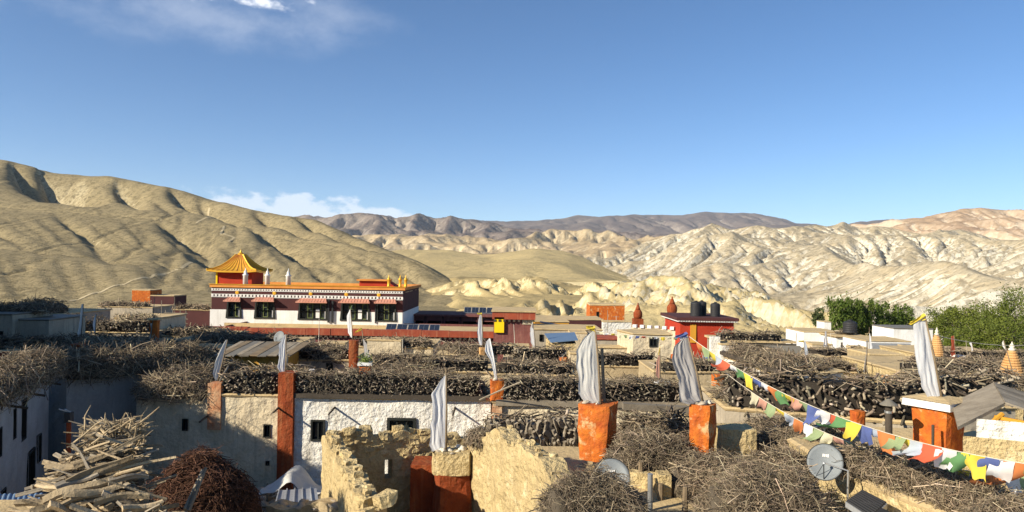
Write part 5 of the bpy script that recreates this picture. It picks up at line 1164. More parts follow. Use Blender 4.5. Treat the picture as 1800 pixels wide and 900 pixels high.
# -- middle rows: label, xl, xr, y of roof edge, d, depth, wall, [brush banks (xa, xb, offset, w, h)], [stick stacks (xa, xb, h, size)]
MID = [
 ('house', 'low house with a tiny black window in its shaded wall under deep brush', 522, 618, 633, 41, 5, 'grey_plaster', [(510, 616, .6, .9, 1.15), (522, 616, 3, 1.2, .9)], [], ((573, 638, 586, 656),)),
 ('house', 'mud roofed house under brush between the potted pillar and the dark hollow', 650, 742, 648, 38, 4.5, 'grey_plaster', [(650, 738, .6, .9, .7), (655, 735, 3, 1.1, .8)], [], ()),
 ('house', 'brush roofed house in front of the mauve block, left of the maroon cube', 628, 760, 611, 51, 6, 'cream_plaster', [(700, 760, .6, .9, .7), (660, 755, 3.4, 1.2, .5)], [], ()),
 ('house', 'brush covered house below the maroon block', 768, 872, 625, 46, 5, 'cream_plaster', [(790, 868, .6, .9, .9), (770, 870, 3, 1.3, .8)], [(850, 905, .55, .09)], ()),
 ('house', 'house with a tidy stick parapet below the blue roofed shed', 905, 1000, 640, 45, 5, 'grey_plaster', [(905, 990, 2.8, 1.2, .6)], [(905, 998, .85, .085)], ()),
 ('house', 'brush mounded house in front of the tidy stick parapet', 745, 862, 655, 37, 4, 'cream_plaster', [(690, 800, 1.2, 1.1, .9), (740, 860, 3, 1.2, .7)], [], ()),
 ('house', 'house with pale straw brush before the tidy stick parapet', 866, 1010, 660, 36.5, 4, 'mud_block', [(870, 990, 1, 1.1, .55), (880, 1005, 3, 1.1, .5)], [], ()),
 ('house', 'cream walled house with a dark stick fringe beside the grey flag', 1052, 1152, 645, 42, 4.5, 'mud_block', [], [(1040, 1152, .6, .085)], ()),
 ('house', 'low house behind the small orange pillar with the coloured scarf', 1150, 1262, 655, 37, 4.5, 'mud_block', [(1215, 1262, .8, .9, .7), (1190, 1260, 3, 1.2, .6)], [], ()),
 ('house', 'flat brush roofed house beyond the sloping white eave', 1275, 1425, 658, 39, 6, 'cream_plaster', [(1275, 1420, .8, 1.0, .6), (1290, 1425, 3.2, 1.3, .6)], [], ()),
 ('house', 'brush roofed house with a dark hollow beside the mud hut', 1400, 1505, 655, 41, 5, 'mud_block', [(1400, 1500, .7, 1.0, .75), (1410, 1500, 3, 1.2, .6)], [], ()),
 ('house', 'house edged with pale stones and sticks below the white houses', 1418, 1522, 628, 56, 6, 'mud_block', [(1425, 1520, 2.5, 1.2, .5)], [(1418, 1520, .45, .12)], ()),
 ('house', 'tan mud roofed house beside the ringed chorten', 1590, 1800, 658, 37, 7, 'yellow_mud', [(1600, 1690, 4.5, 1.2, .35), (1690, 1800, 5.2, 1.0, .4)], [], ()),
 ('house', 'flat mud roofed house under the red cloth', 1650, 1830, 632, 50, 8, 'yellow_mud', [(1700, 1800, 1.0, 1.0, .5)], [], ()),
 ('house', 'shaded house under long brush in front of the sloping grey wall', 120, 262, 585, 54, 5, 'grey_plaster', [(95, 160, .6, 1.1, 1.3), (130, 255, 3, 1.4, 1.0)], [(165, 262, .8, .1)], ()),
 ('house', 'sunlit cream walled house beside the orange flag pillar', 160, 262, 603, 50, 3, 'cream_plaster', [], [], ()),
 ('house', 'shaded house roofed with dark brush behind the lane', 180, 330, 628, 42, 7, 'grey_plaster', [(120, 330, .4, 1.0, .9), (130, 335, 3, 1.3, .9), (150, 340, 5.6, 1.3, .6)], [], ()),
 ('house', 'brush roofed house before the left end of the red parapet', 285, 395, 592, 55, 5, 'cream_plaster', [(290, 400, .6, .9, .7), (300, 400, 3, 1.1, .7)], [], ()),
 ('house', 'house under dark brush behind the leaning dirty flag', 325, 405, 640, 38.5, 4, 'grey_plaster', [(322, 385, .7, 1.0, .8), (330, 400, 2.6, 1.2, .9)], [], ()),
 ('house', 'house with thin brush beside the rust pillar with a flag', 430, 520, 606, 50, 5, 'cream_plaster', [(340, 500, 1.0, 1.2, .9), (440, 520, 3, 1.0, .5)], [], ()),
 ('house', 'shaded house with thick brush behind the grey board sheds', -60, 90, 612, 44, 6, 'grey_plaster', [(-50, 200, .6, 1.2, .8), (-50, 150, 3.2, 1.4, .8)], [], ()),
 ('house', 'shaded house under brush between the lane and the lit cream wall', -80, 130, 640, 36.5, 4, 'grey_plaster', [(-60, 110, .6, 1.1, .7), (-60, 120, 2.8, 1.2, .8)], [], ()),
]
for nm, lb, xl, xr, yr, d, dep, mat, banks, stacks, rects in MID:
    ft, z1 = front(xl, xr, yr, d, dep); h = house(nm if nm != 'house' else 'flat_roofed_house', lb, ft, z1, mat, opens=fopen(ft, d, rects) if rects else None, res=.5, rough=.05)
    for xa_, xb_, off, w_, hh in banks:
        a, b = X_(xa_, d + off, yr), X_(xb_, d + off, yr); n_ = max(3, int((b - a) / 1.2)); P = [(a + (b - a) * k / n_, d + off + .25 * math.sin(k * 1.7 + xl), z1 + .05) for k in range(n_ + 1)]
        stuff_part('brush_bank', brush_geo(P, w_ * (.8 if off < 2 else .7), hh * (.72 if off < 2 else .5), d, .8, .6, along=.5), h)
    if not stacks: stacks = [(xl + 2, xr - 2, random.uniform(.3, .5), .07 + .0006 * d)]
    for xa_, xb_, hh, sz in stacks: stuff_part('stick_stack', ends_geo((X_(xa_, d, yr), d - .03), (X_(xb_, d, yr), d - .03), z1 + .1, hh, .8, sz, (0, -1), jit=.4), h, 'firewood')
# extra bright house with a square window
ft, z1 = front(1113, 1181, 588, 47.5, 3.5); P = [(W(1086, 590, 50)[0], 50.2), (ft[0][0], 47.5), (ft[1][0], 47.5), (ft[2][0], 52)]
a1, b1 = W(1141, 610, 47.5), W(1156, 593, 47.5)
house('window_house', 'cream mud house with one square black window', P, z1, 'cream_plaster', opens={1: [(a1[0] - ft[0][0], b1[0] - ft[0][0], a1[2], b1[2])]}, res=.4, rough=.06)
ft, z1 = front(1050, 1112, 612, 48.5, 1.4); house('garden_wall', 'low pale mud wall beside the house with one square window', ft, z1, 'cream_plaster', rough=.08, cat='wall')
ft, z1 = front(1045, 1090, 597, 53, 3); house('flat_roofed_house', 'small dark house behind the low pale mud wall', ft, z1, 'grey_plaster', roof='parapet_red')
ft, z1 = front(1528, 1590, 624, 46, 3); hut = house('mud_hut', 'square mud hut with a dark doorway on the roofs', ft, z1, 'thatch', opens=fopen(ft, 46, ((1530, 640, 1541, 653),)), roof='mud_roof', cat='hut', over=.03)
# yellow shed and its plank roof
d = 38; ft, z1 = front(400, 496, 622, d, 3); sh = house('plank_shed', 'shed with a yellow ochre wall under a rough plank roof', ft, z1, 'ochre_wall', roof=None, cat='shed'); mats = ('grey_timber', 'timber', 'dull_tin', 'grey_timber')
x = ft[0][0] - .5; k = 0
while x < ft[1][0] + .5:
    w_ = random.uniform(.25, .5); MB().obox((x + w_ / 2, d + 1.3, z1 + .12 + .02 * (k % 2)), (w_ / 2 - .01, random.uniform(-.05, .05), 0), (random.uniform(-.08, .08), 1.9 + random.uniform(-.2, .2), .16), (0, 0, .025)).build('plank', mats[k % 4], sh); x += w_; k += 1
for x_ in (-.3, 3.2): MB().tube([(ft[0][0] + x_, d - .6, z1 - 1.6), (ft[0][0] + x_ + .1, d - .6, z1 + .1)], .06, 6).build('post', 'grey_timber', sh)
MB().tube([W(380, 680, 29.6), W(408, 632, 34)], .05, 6).build('leaning_pole', 'grey_timber'); tag(bpy.data.objects['leaning_pole'], 'pale pole leaning from the stick stack to the plank shed', 'pole')
# open veranda with brush roof (pergola) and things behind it
d = 56; ft, z1 = front(1268, 1392, 602, d, 4); pg = thing('veranda', 'open veranda with posts and a brush covered roof below the red house', 'veranda', (ft[0][0] + 2, d + 2, 0)); MB().box(ft[0][0], ft[1][0], d + 3.8, d + 4, 0, z1).build('back_wall', 'grey_plaster', pg); MB().box(ft[0][0] - .2, ft[1][0] + .2, d - .3, d + 4.2, z1 + .002, z1 + .16).build('roof', 'mud_roof', pg)
for k in range(6): x = ft[0][0] + (ft[1][0] - ft[0][0]) * k / 5; MB().tube([(x, d, -.2), (x, d, z1)], .07, 6).build('post', 'timber', pg)
MB().tube([(ft[0][0] - .5, d - .1, z1 - .12), (ft[1][0] + .3, d - .1, z1 - .12)], .08, 6).build('beam', 'grey_timber', pg); stuff_part('stick_stack', ends_geo((ft[0][0] - .2, d - .3), (ft[1][0] - .8, d - .3), z1 + .17, .45, 1.4, .1, (0, -1), jit=.5), pg, 'firewood')
MB().box(X_(1250, 55), X_(1266, 55), 54.8, 55.3, 0, ZY(1258, 592, 55)).build('wall_stub', 'white_plaster'); tag(bpy.data.objects['wall_stub'], 'narrow whitewashed wall end beside the veranda', 'wall')
d = 50; ft, z1 = front(1372, 1412, 622, d, 2.4); gb = thing('gabled_shed', 'small gabled tin roofed shed in front of the veranda', 'shed', (ft[0][0] + .7, d + 1, 0)); xm = (ft[0][0] + ft[1][0]) / 2
m = MB(); a, b = ft[0][0] - .7, ft[1][0]; hh = .55; m.add([(a, d - .1, 0), (b, d, 0), (b, d, z1 - .2), (a, d - .1, z1 - .2), (a, d + 2, 0), (b, d + 2, 0), (b, d + 2, z1 - .2), (a, d + 2, z1 - .2), (a, d + .95, z1 + .4), (b, d + .95, z1 + .4)], [(0, 1, 2, 3), (5, 4, 7, 6), (0, 3, 8, 7, 4), (1, 5, 6, 9, 2)]); m.build('wall', 'cream_plaster', gb)
m = MB(); m.add([(a - .15, d - .3, z1 - .28), (b + .15, d - .2, z1 - .28), (b + .15, d + .95, z1 + .46), (a - .15, d + .95, z1 + .46), (a - .15, d + 2.2, z1 - .28), (b + .15, d + 2.2, z1 - .28)], [(0, 1, 2, 3), (3, 2, 5, 4)]); m.build('roof', 'dull_tin', gb); MB().box(a + .15, a + .16, d + .6, d + 1.1, z1 - .5, z1 - .1).build('window', 'black_frame', gb)
# sloping white eave
a, b = W(1272, 634, 44), W(1372, 652, 36); t = thing('white_eave_house', 'brush roofed house with a slanting white wall top under a dark eave', 'house', (a[0], 40, 0)); P = [(a[0], 44), (b[0], 36), (b[0] + 4, 38), (a[0] + 4, 46)]; zz = (a[2] + b[2]) / 2; m = MB()
for i in range(4): panel(m, P[i], P[(i + 1) % 4], -.4, zz, (), .5, .04)
m.build('wall', 'white_plaster', t); mud_slab(P, zz + .02, .14, .1).build('roof', 'mud_roof', t)
m = MB(); dv = np.array(P[1]) - np.array(P[0]); dv /= np.linalg.norm(dv); c = (np.array(P[0]) + np.array(P[1])) / 2; L = np.linalg.norm(np.array(P[1]) - np.array(P[0])); m.obox((*c, zz + .22), (*(dv * L / 2), 0), (dv[1] * .25, -dv[0] * .25, 0), (0, 0, .1)); m.build('eave_board', 'dark_timber', t)
stuff_part('brush_bank', brush_geo([(a[0] + .5, 44, zz + .3), (b[0] + .3, 36.3, zz + .3)], .6, .55, 40, .9, .5, along=.8), t); stuff_part('brush_bank', brush_geo([(a[0] + 2, 45, zz + .1), (b[0] + 2.5, 37.5, zz + .1)], 1.3, .5, 40, .8, .5), t)
# blue roofed shed, orange wall, white gutter beam
d = 50; a, b, c_, e = W(957, 586, 53), W(1010, 584, 53), W(1016, 597, 49.5), W(968, 601, 49.5); t = thing('blue_shed', 'little shed with a slanting slate blue tin roof', 'shed', (e[0] + .9, 51, 0)); MB().add([a, e, c_, b, a - (0, 0, .06), e - (0, 0, .06), c_ - (0, 0, .06), b - (0, 0, .06)], [(0, 1, 2, 3), (7, 6, 5, 4), (0, 4, 5, 1), (1, 5, 6, 2), (2, 6, 7, 3), (3, 7, 4, 0)]).build('roof', 'blue_tin', t)
m = MB(); P = [(e[0] + .1, 49.7), (c_[0] - .1, 49.7), (b[0] - .1, 52.8), (a[0] + .1, 52.8)]
for i in range(4): panel(m, P[i], P[(i + 1) % 4], 0, min(e[2], c_[2]) - .08, (), .6, .03)
m.build('wall', 'yellow_mud', t)
simple('orange_wall_house', 'house with a bright orange wall behind the white sloping beam', 940, 1000, 566, 68, 5, 'orange_wall', z0=-1)
a, b = W(950, 566, 66), W(1030, 580, 60); MB().tube([a, b], .09, 6).build('white_beam', 'white_paint'); tag(bpy.data.objects['white_beam'], 'long white beam sloping above the blue shed', 'beam'); bpy.data.objects['white_beam']['group'] = 'beams'
simple('terrace_house', 'low house with a pale coping behind the blue shed', 938, 1058, 580, 57, 5, 'grey_plaster', rects=((948, 588, 955, 600),))
simple('grey_roof_house', 'dark roofed range between the maroon block and the chapel', 942, 1060, 562, 80, 6, 'maroon', z0=-2, cat='building')
# left edge: grey board sheds and sloping wall
simple('board_shed', 'tall grey board shed at the lane end with a dark doorway', -30, 22, 552, 46, 4, 'grey_plaster', roof='dull_tin', rects=((-4, 582, 6, 604),), cat='shed')
simple('board_shed', 'longer grey board shed with a sagging tin roof next to the tall one', 22, 86, 562, 46.6, 4, 'grey_plaster', roof='dull_tin', cat='shed')
simple('grey_house', 'wide grey house with a low parapet behind the board sheds', 20, 112, 552, 60, 7, 'grey_plaster')
a = simple('straw_house', 'small house with a pale straw covered roof edge behind the orange flag pillar', 202, 275, 560, 56, 5, 'cream_plaster')
h, ft, z1 = a; stuff_part('straw_fringe', brush_geo([(ft[0][0], 56.2, z1), (ft[1][0], 56.2, z1)], .6, .35, 56, 1.2, .4, tone=dict(lo=(.3, .24, .15), hi=(.62, .52, .36))), h)
# scaffold
t = thing('scaffold', 'rickety grey pole scaffold beside the dark block', 'scaffold', W(300, 575, 64)); 
for x_ in (290, 303, 316, 326): a, b = W(x_, 580, 64), W(x_ + 1, 545, 64); MB().tube([a, b], .04, 5).build('pole', 'grey_timber', t)
for y_ in (550, 560, 568): a, b = W(288, y_, 63.9), W(330, y_ + 1, 63.9); MB().tube([a, b], .035, 5).build('rail', 'grey_timber', t)
for a, b in (((284, 578), (284, 528)), ((307, 560), (307, 522))): MB().tube([W(*a, 64.3), W(*b, 64.3)], .03, 5).build('pole', 'grey_timber', t)

# -- clutter of the roofs: chimneys, low cubes, poles, drums
def cube(label, xl, xr, yt, yb, d, dep, mat, name='mud_cube', cat='roof hut', rects=()):
    a, b = W(xl, yb, d), W(xr, yt, d); ft = [(a[0], d), (b[0], d), (b[0], d + dep), (a[0], d + dep)]
    return house(name, label, ft, b[2], mat, z0=a[2] - .6, opens=fopen(ft, d, rects) if rects else None, res=.4, rough=.05, cat=cat, over=.06)
cube('low cream wall piece on the roofs between the planter pillar and the mauve block', 645, 705, 599, 612, 50.5, 1.5, 'cream_plaster')
cube('small pale cube on the brush roofs below the maroon block', 790, 822, 634, 650, 43, 1.6, 'mud_block')
cube('sunlit mud cube beside the slanting pole', 940, 978, 652, 668, 38, 1.6, 'yellow_mud')
cube('pale mud kerb above the second cream house', 1002, 1040, 622, 634, 47, 1.4, 'cream_plaster')
cube('white cube with a dark slot among the roofs beside the veranda', 1268, 1296, 606, 622, 54, 1.4, 'white_plaster')
cube('low pale cube behind the limp lilac flag', 1428, 1462, 606, 622, 66, 2, 'cream_plaster', rects=((1440, 611, 1446, 619),))
cube('whitewashed box below the tall white house', 1600, 1632, 612, 640, 62, 2, 'white_plaster')
cube('tan mud kerb in front of the red cloth', 1650, 1722, 640, 648, 47, .8, 'yellow_mud')
cube('pale stone coping beside the ringed chorten', 1700, 1760, 652, 662, 40, .8, 'pale_stone')
cube('grey stone bench between the tall banner and the mud roofs', 1600, 1660, 660, 670, 34, .9, 'stone')
cube('cream cube before the orange walled house', 1002, 1032, 586, 604, 55, 2, 'cream_plaster')
cube('low white wall on the roofs before the red house', 1060, 1110, 566, 576, 66, 1, 'white_plaster')
cube('pale wall end left of the plank shed', 318, 350, 596, 606, 52, 1.5, 'mud_block')
cube('sunlit mud wall under the brush near the rust orange pillar', 285, 330, 600, 610, 50, 1.2, 'cream_plaster')
for lb, x, y0, y1, d, w, m_ in (('small orange chimney by the slanting pole', 990, 640, 628, 44, .45, 'orange_paint'), ('orange chimney stub among the brush behind the white house', 735, 640, 625, 42, .4, 'worn_orange'), ('pale orange chimney on the roof below the mauve block', 808, 622, 610, 48, .4, 'worn_orange'), ('orange chimney at the house with one square window', 1186, 640, 622, 45, .4, 'orange_paint'), ('rust chimney near the gabled shed', 1335, 640, 626, 48, .42, 'rust_paint'), ('orange chimney before the porch house', 1490, 632, 618, 58, .5, 'worn_orange'), ('faded chimney below the mud hut', 1560, 672, 660, 36, .4, 'worn_orange'), ('orange chimney on the flat mud roof near the grove', 1735, 640, 626, 52, .5, 'orange_paint')):
    c = W(x, y1, d); pillar(lb, c[0], d, ZY(x, y0, d) - .3, c[2], w, m_, name='chimney', cat='chimney', stones=2)
for k, (lb, x0, y0, x1, y1, d) in enumerate((('thin pale pole beside the white rimmed planter', 706, 640, 708, 596, 44), ('thin pole leaning over the brush below the yellow panel', 812, 640, 806, 600, 46), ('bare pole near the slanting solar panels', 905, 612, 903, 570, 58), ('thin pole before the chapel', 1068, 592, 1068, 545, 64), ('pole with a crossbar beside the white blocks', 1084, 590, 1083, 555, 68), ('thin pole between the gabled shed and the white house', 1398, 625, 1400, 585, 60), ('bare pole beside the porch house', 1462, 615, 1460, 585, 70), ('crooked pole on the mud roof behind the banner', 1702, 640, 1698, 598, 48), ('thin pole over the red parapet', 560, 600, 561, 560, 58), ('pale stick upright on the white house twig parapet', 690, 668, 688, 640, 31))):
    t = thing('bare_pole', lb, 'pole', W(x0, y0, d)); t.location.z -= .3; a, b = W(x0, y0, d) - (0, 0, .3), W(x1, y1, d); MB().tube([a, (a + b) / 2 + (.02, 0, 0), b], [.035, .03, .02], 6).build('shaft', 'grey_timber' if k % 2 else 'rope', t)
    if k == 4: MB().tube([b + (-.3, 0, -.1), b + (.3, 0, -.1)], .02, 5).build('crossbar', 'grey_timber', t)
for lb, x, y, d, m_, r_ in (('blue plastic drum on the mud roof beside the veranda', 1242, 640, 46, 'blue_tin', .22), ('black drum beside the mud hut', 1600, 664, 40, 'black_plastic', .3), ('pale bucket on the white house roof', 548, 664, 31.5, 'white_paint', .14)):
    c = W(x, y, d); t = thing('drum', lb, 'drum', c); MB().lathe(c, [(r_ * .92, 0), (r_, .06), (r_, r_ * 1.1), (r_ * .96, r_ * 1.15), (r_, r_ * 1.2), (r_, r_ * 2.3), (r_ * .9, r_ * 2.4)], 14).build('body', m_, t, True); MB().lathe(c + (0, 0, r_ * 2.4), [(r_ * .85, 0), (r_ * .85, .03)], 12).build('lid', m_, t)

for hn, x0_, x1_, y_, d_, banks in (('grey_house', 20, 112, 552, 60, ((20, 110, .5, .8, .7), (30, 112, 3, 1.2, .9))), ('long_grey_house', 172, 268, 540, 88, ((175, 262, .8, 1.0, .5),)), ('board_shed', 0, 86, 556, 46, ((-20, 90, 2.5, 1.0, .45),)), ('maroon_lean_to', 305, 371, 545, 80, ((306, 370, .6, .8, .4),)), ('porch_house', 1470, 1522, 592, 88, ((1470, 1500, 3, .8, .4),))):
    h = bpy.data.objects[hn]; z_ = max((h.matrix_basis @ Vector(v)).z for c in h.children if c.name.startswith('roof') for v in c.bound_box)
    for xa_, xb_, off, w_, hh in banks: stuff_part('brush_bank', brush_geo([(X_(xa_, d_ + off, y_), d_ + off, z_), (X_((xa_ + xb_) / 2, d_ + off, y_), d_ + off + .3, z_), (X_(xb_, d_ + off, y_), d_ + off, z_)], w_, hh, d_, .9, .6), h)
for i_, (xa_, xb_, y_, d_, w_, hh) in enumerate(((1598, 1700, 672, 33, .6, .35), (1700, 1815, 676, 31, .6, .4), (1660, 1800, 655, 41, .7, .3), (1615, 1690, 646, 44, .6, .3), (1700, 1810, 645, 46, .7, .35))):
    t = thing('brush_row', ('low row of brush behind the stick stack beside the tall banner', 'low row of brush between the stick stack and the ringed chorten', 'thin brush line across the tan mud roof', 'short brush line below the red cloth', 'brush line behind the ringed chorten')[i_], 'brushwood', W((xa_ + xb_) / 2, y_, d_))
    P = [W(xa_ + (xb_ - xa_) * k / 5, y_ + random.uniform(-1.5, 1.5), d_) for k in range(6)]; stuff_part('twigs', brush_geo(P, w_, hh, d_, .9, .6, along=.9), t)

cube('low sunlit wall on the roofs behind the thin torn flag', 885, 930, 608, 617, 52, 1, 'cream_plaster')
cube('mud roof box beside the small squat orange pillar', 1182, 1215, 640, 654, 39, 1.5, 'mud_block')
cube('pale box on the roof behind the worn orange pillar', 1296, 1330, 640, 650, 42, 1.4, 'yellow_mud')
cube('whitewashed box behind the limp lilac flag pole foot', 1425, 1452, 628, 642, 47, 1.3, 'white_plaster', rects=((1436, 633, 1442, 640),))
cube('small cream box beside the long boarded house', 1500, 1524, 612, 624, 60, 1.3, 'cream_plaster')
cube('mud box behind the tall narrow rust red pillar', 560, 606, 604, 612, 47, 1.2, 'cream_plaster')
# ------------------------------------------------------------------ ruin in the middle
dv = np.array((.356, -.934)); nl = np.array((-.934, -.356)); zR = 4.45
PA = W(566, 750, 20)[:2]; PB = W(818, 768, 20)[:2]
ruin = thing('ruined_house', 'roofless ruined mud brick house with crumbling walls below the white house', 'ruin', (-3, 17, 0))
f = lambda s: zR - .08 + .16 * vnoise(np.array([[s * 1.7, 3.3, 0]]))[0] + .10 * vnoise(np.array([[s * 4.0, 7.3, 0]]))[0] - .25 * max(0, s - 5.6)
end = PA + dv * 6.7
rslab(MB(), PA, end, .42, 0, f, .16, .06).build('broken_wall', 'yellow_mud', ruin)
hole = W(672, 838, 21), W(684, 806, 21)
def fb(s): return zR - .16 - .10 * (1.1 < s < 1.7) - .06 * s - .22 * (s > 2.9) + .22 * (2.0 < s < 2.5) * 0 + .12 * vnoise(np.array([[s * 2.5, 1.3, 0]]))[0]
pa = PA + np.array((.3, .25)); bd = np.array((.905, .425)); qb = pa + bd * 4.1; bn = np.array((bd[1], -bd[0]))
rslab(MB(), pa, qb, .40, 0, fb, .16, .05, holes=[(1.42, 1.64, hole[0][2], hole[1][2])]).build('rear_wall', 'yellow_mud', ruin)
fr = lambda s: 4.38 + .62 * min(1, s / 2.5) + .14 * vnoise(np.array([[s * 1.3, 9.3, 0]]))[0] - .12 * (3.2 < s < 3.6) - .5 * max(0, s - 5.2)
rslab(MB(), PB + dv * .1, PB + dv * 6.3, .45, 0, fr, .16, .07).build('long_wall', 'yellow_mud', ruin)
def wall_bricks(p0, direction, L, top, n, off, s=(.18, .34), hmax=.28):
    for k in range(n):
        q = L * (k + random.uniform(.1, .9)) / n; w_ = random.uniform(*s); p = np.array(p0) + np.array(direction) * q + np.array((-direction[1], direction[0])) * off * random.uniform(.4, 1.4)
        place('brick', random.choice(BRICKS), ruin, (p[0], p[1], top(q) - .10), (w_, w_ * random.uniform(.7, 1.1), random.uniform(.14, hmax)), (random.uniform(-.1, .1), random.uniform(-.1, .1), math.atan2(direction[1], direction[0]) + random.uniform(-.2, .2)))
wall_bricks(PA, dv, 6.6, f, 24, .25); wall_bricks(pa, bd, 3.8, fb, 13, .2, (.22, .42), .24); wall_bricks(PB, dv, 5.8, fr, 16, .25, (.12, .26), .2)
for k in range(16):                                                       # blocks spilling down the broken end of the left wall
    q = 6.5 + random.uniform(-.5, .5); p = PA + dv * q + np.array((.934, .356)) * random.uniform(0, .55); place('brick', random.choice(BRICKS), ruin, (p[0], p[1], 4.35 - k * .12), (random.uniform(.25, .45),) * 2 + (random.uniform(.2, .3),), (random.uniform(-.2, .2), random.uniform(-.2, .2), random.uniform(0, 3)))
for k in range(70):                                                       # proud and sunk bricks of the rear wall courses
    q = random.uniform(.3, 3.7); zc = random.uniform(3.0, fb(q) - .25)
    if abs(q - 1.53) < .4 and zc < hole[1][2] + .25: continue
    pp = pa + bd * q - bn * .12
    place('brick', random.choice(BRICKS), ruin, (pp[0], pp[1], zc), (random.uniform(.26, .4), random.uniform(.26, .32), random.uniform(.14, .2)), (0, 0, math.atan2(bd[1], bd[0]) + random.uniform(-.06, .06)))
rbox(ruin, 'painted_panel', X_(722, 20.2, 850), X_(764, 20.2, 850), 20.1, 21.1, 0, ZY(740, 818, 20.2), 'rust_paint', .04, .25)
c = W(796, 800, 19.5); cp = pillar('rust red corner pillar of the ruin with a white flag and stones on top', c[0], 19.6, 0, ZY(796, 830, 19.4), .95, 'rust_paint', .94, .28, res=6)
rbox(cp, 'bare_head', c[0] - .46, c[0] + .46, 19.14, 20.06, ZY(796, 831, 19.4), ZY(796, 796, 19.4), 'yellow_mud', .11, .13); top_stones(cp, c[0] - .05, 19.55, ZY(796, 796, 19.4) + .02, .4, 9, s=(.14, .26))
# rubble wall and litter in the yard at its foot
t = thing('rubble_wall', 'low grey rubble wall at the foot of the ruin', 'wall', (W(550, 890, 17)[0], 17, 0)); a, b = W(470, 893, 17.5), W(662, 888, 16.5)
rslab(MB(), a[:2], b[:2], .5, 0, lambda s: a[2] + (b[2] - a[2]) * s / 2.5 + .12 * vnoise(np.array([[s * 2.2, .3, 0]]))[0], .15, .08).build('core', 'mud_block', t)
for k in range(26): p = lerp(a, b, random.random()); w_ = random.uniform(.16, .34); place('stone', random.choice(STONES['stone']), t, (p[0], p[1] + random.uniform(.05, .45), p[2] - .12), (w_, w_, w_), (random.uniform(-.3, .3), 0, random.uniform(0, 6)))
# tarpaulin lean-to and tin sheet
pts = [W(455, 862, 25.5), W(505, 828, 26.5), W(560, 855, 26), W(575, 880, 24.5), W(530, 872, 24), W(470, 880, 24.5)]; t = thing('tarpaulin', 'pale tarpaulin stretched as a tent over the yard', 'tarpaulin', (pts[0][0] + 1, 25, 0)); n = 16; P = np.zeros((n, n, 3))
c00, c10, c01, c11 = W(452, 872, 24), W(562, 872, 24.0), W(470, 850, 27), W(575, 852, 27); ridge = W(510, 826, 26)
for i in range(n):
    for j in range(n):
        u_, v_ = j / (n - 1), i / (n - 1); p = (c00 * (1 - u_) + c10 * u_) * (1 - v_) + (c01 * (1 - u_) + c11 * u_) * v_; r = math.exp(-((u_ - .48) / .22) ** 2) * (.55 + .45 * v_); p = p + np.array((0, 0, .75 * r)) + np.array((0, 0, .07 * math.sin(u_ * 14 + v_ * 5))); P[i, j] = p
idx = np.arange(n * n).reshape(n, n); obj_np('sheet', P.reshape(-1, 3), np.stack([idx[:-1, :-1], idx[:-1, 1:], idx[1:, 1:], idx[1:, :-1]], -1).reshape(-1, 4), 'tarp', t, smooth=True)
for p in (c00, c10, c01, c11): MB().tube([(p[0], p[1], -.1), p], .04, 5).build('pole', 'grey_timber', t)
def corrugated(label, P4, pitch, amp, mat, name='tin_sheet', square=False, cat='tin sheet', n=None):
    a, b, c, d_ = (np.array(p, float) for p in P4); nrm = np.cross(b - a, d_ - a); nrm /= np.linalg.norm(nrm); L = np.linalg.norm(b - a); n = n or int(L / pitch * 6); V = []
    for v in (0, 1):
        for k in range(n + 1):
            u_ = k / n; ph = u_ * L / pitch; w_ = (1.0 if (ph % 1) < .14 else 0.0) if square else .5 + .5 * math.sin(ph * 6.283)
            p = (a * (1 - u_) + b * u_) * (1 - v) + (d_ * (1 - u_) + c * u_) * v; V.append(p + nrm * amp * w_)
    m = MB().add(V + [p - nrm * .004 for p in V], [(k, k + 1, n + 2 + k, n + 1 + k) for k in range(n)]); o = m.build(name, mat); tag(o, label, cat); return o
corrugated('pale ribbed tin sheet leaning beside the rubble wall', [W(482, 893, 20.2), W(562, 890, 20.2), W(556, 858, 22), W(490, 862, 22)], .26, .05, 'grey_tin', square=True, n=120)
corrugated('blue corrugated roof in the corner beside the log pile', [W(-60, 912, 14.5), W(62, 925, 14.5), W(76, 868, 17), W(-40, 870, 17)], .11, .03, 'blue_tin', name='corrugated_cover', cat='tin roof')
t = bpy.data.objects['corrugated_cover']; p = W(40, 895, 15.5); ph = house('tin_roofed_hut', 'low hut carrying the blue corrugated roof', [(-11.6, 14.6), (-9.4, 14.6), (-10.9, 16.8), (-12.4, 16.8)], 3.55, 'grey_plaster', roof=None, cat='hut')
rub = thing('stone_heap', 'heap of grey stones at the foot of the cream house', 'stones', (W(420, 850, 27)[0], 27, 0))
for k in range(90):
    x_ = random.uniform(380, 530); p = W(x_, 850, 28 - random.uniform(0, 2.6)); w_ = random.uniform(.18, .5); place('stone', random.choice(STONES['stone']), rub, (p[0], p[1], random.uniform(0, .35)), (w_, w_, w_ * .8), (random.uniform(-.3, .3), random.uniform(-.3, .3), random.uniform(0, 6)))
rub2 = thing('stone_heap', 'stones tumbled in the shaded lane', 'stones', (W(75, 840, 25)[0], 24, 0))
for k in range(40): p = W(random.uniform(50, 130), 840, random.uniform(22, 27)); w_ = random.uniform(.2, .6); place('stone', random.choice(STONES['stone']), rub2, (p[0], p[1], 0), (w_, w_, w_ * .7), (0, 0, random.uniform(0, 6)))

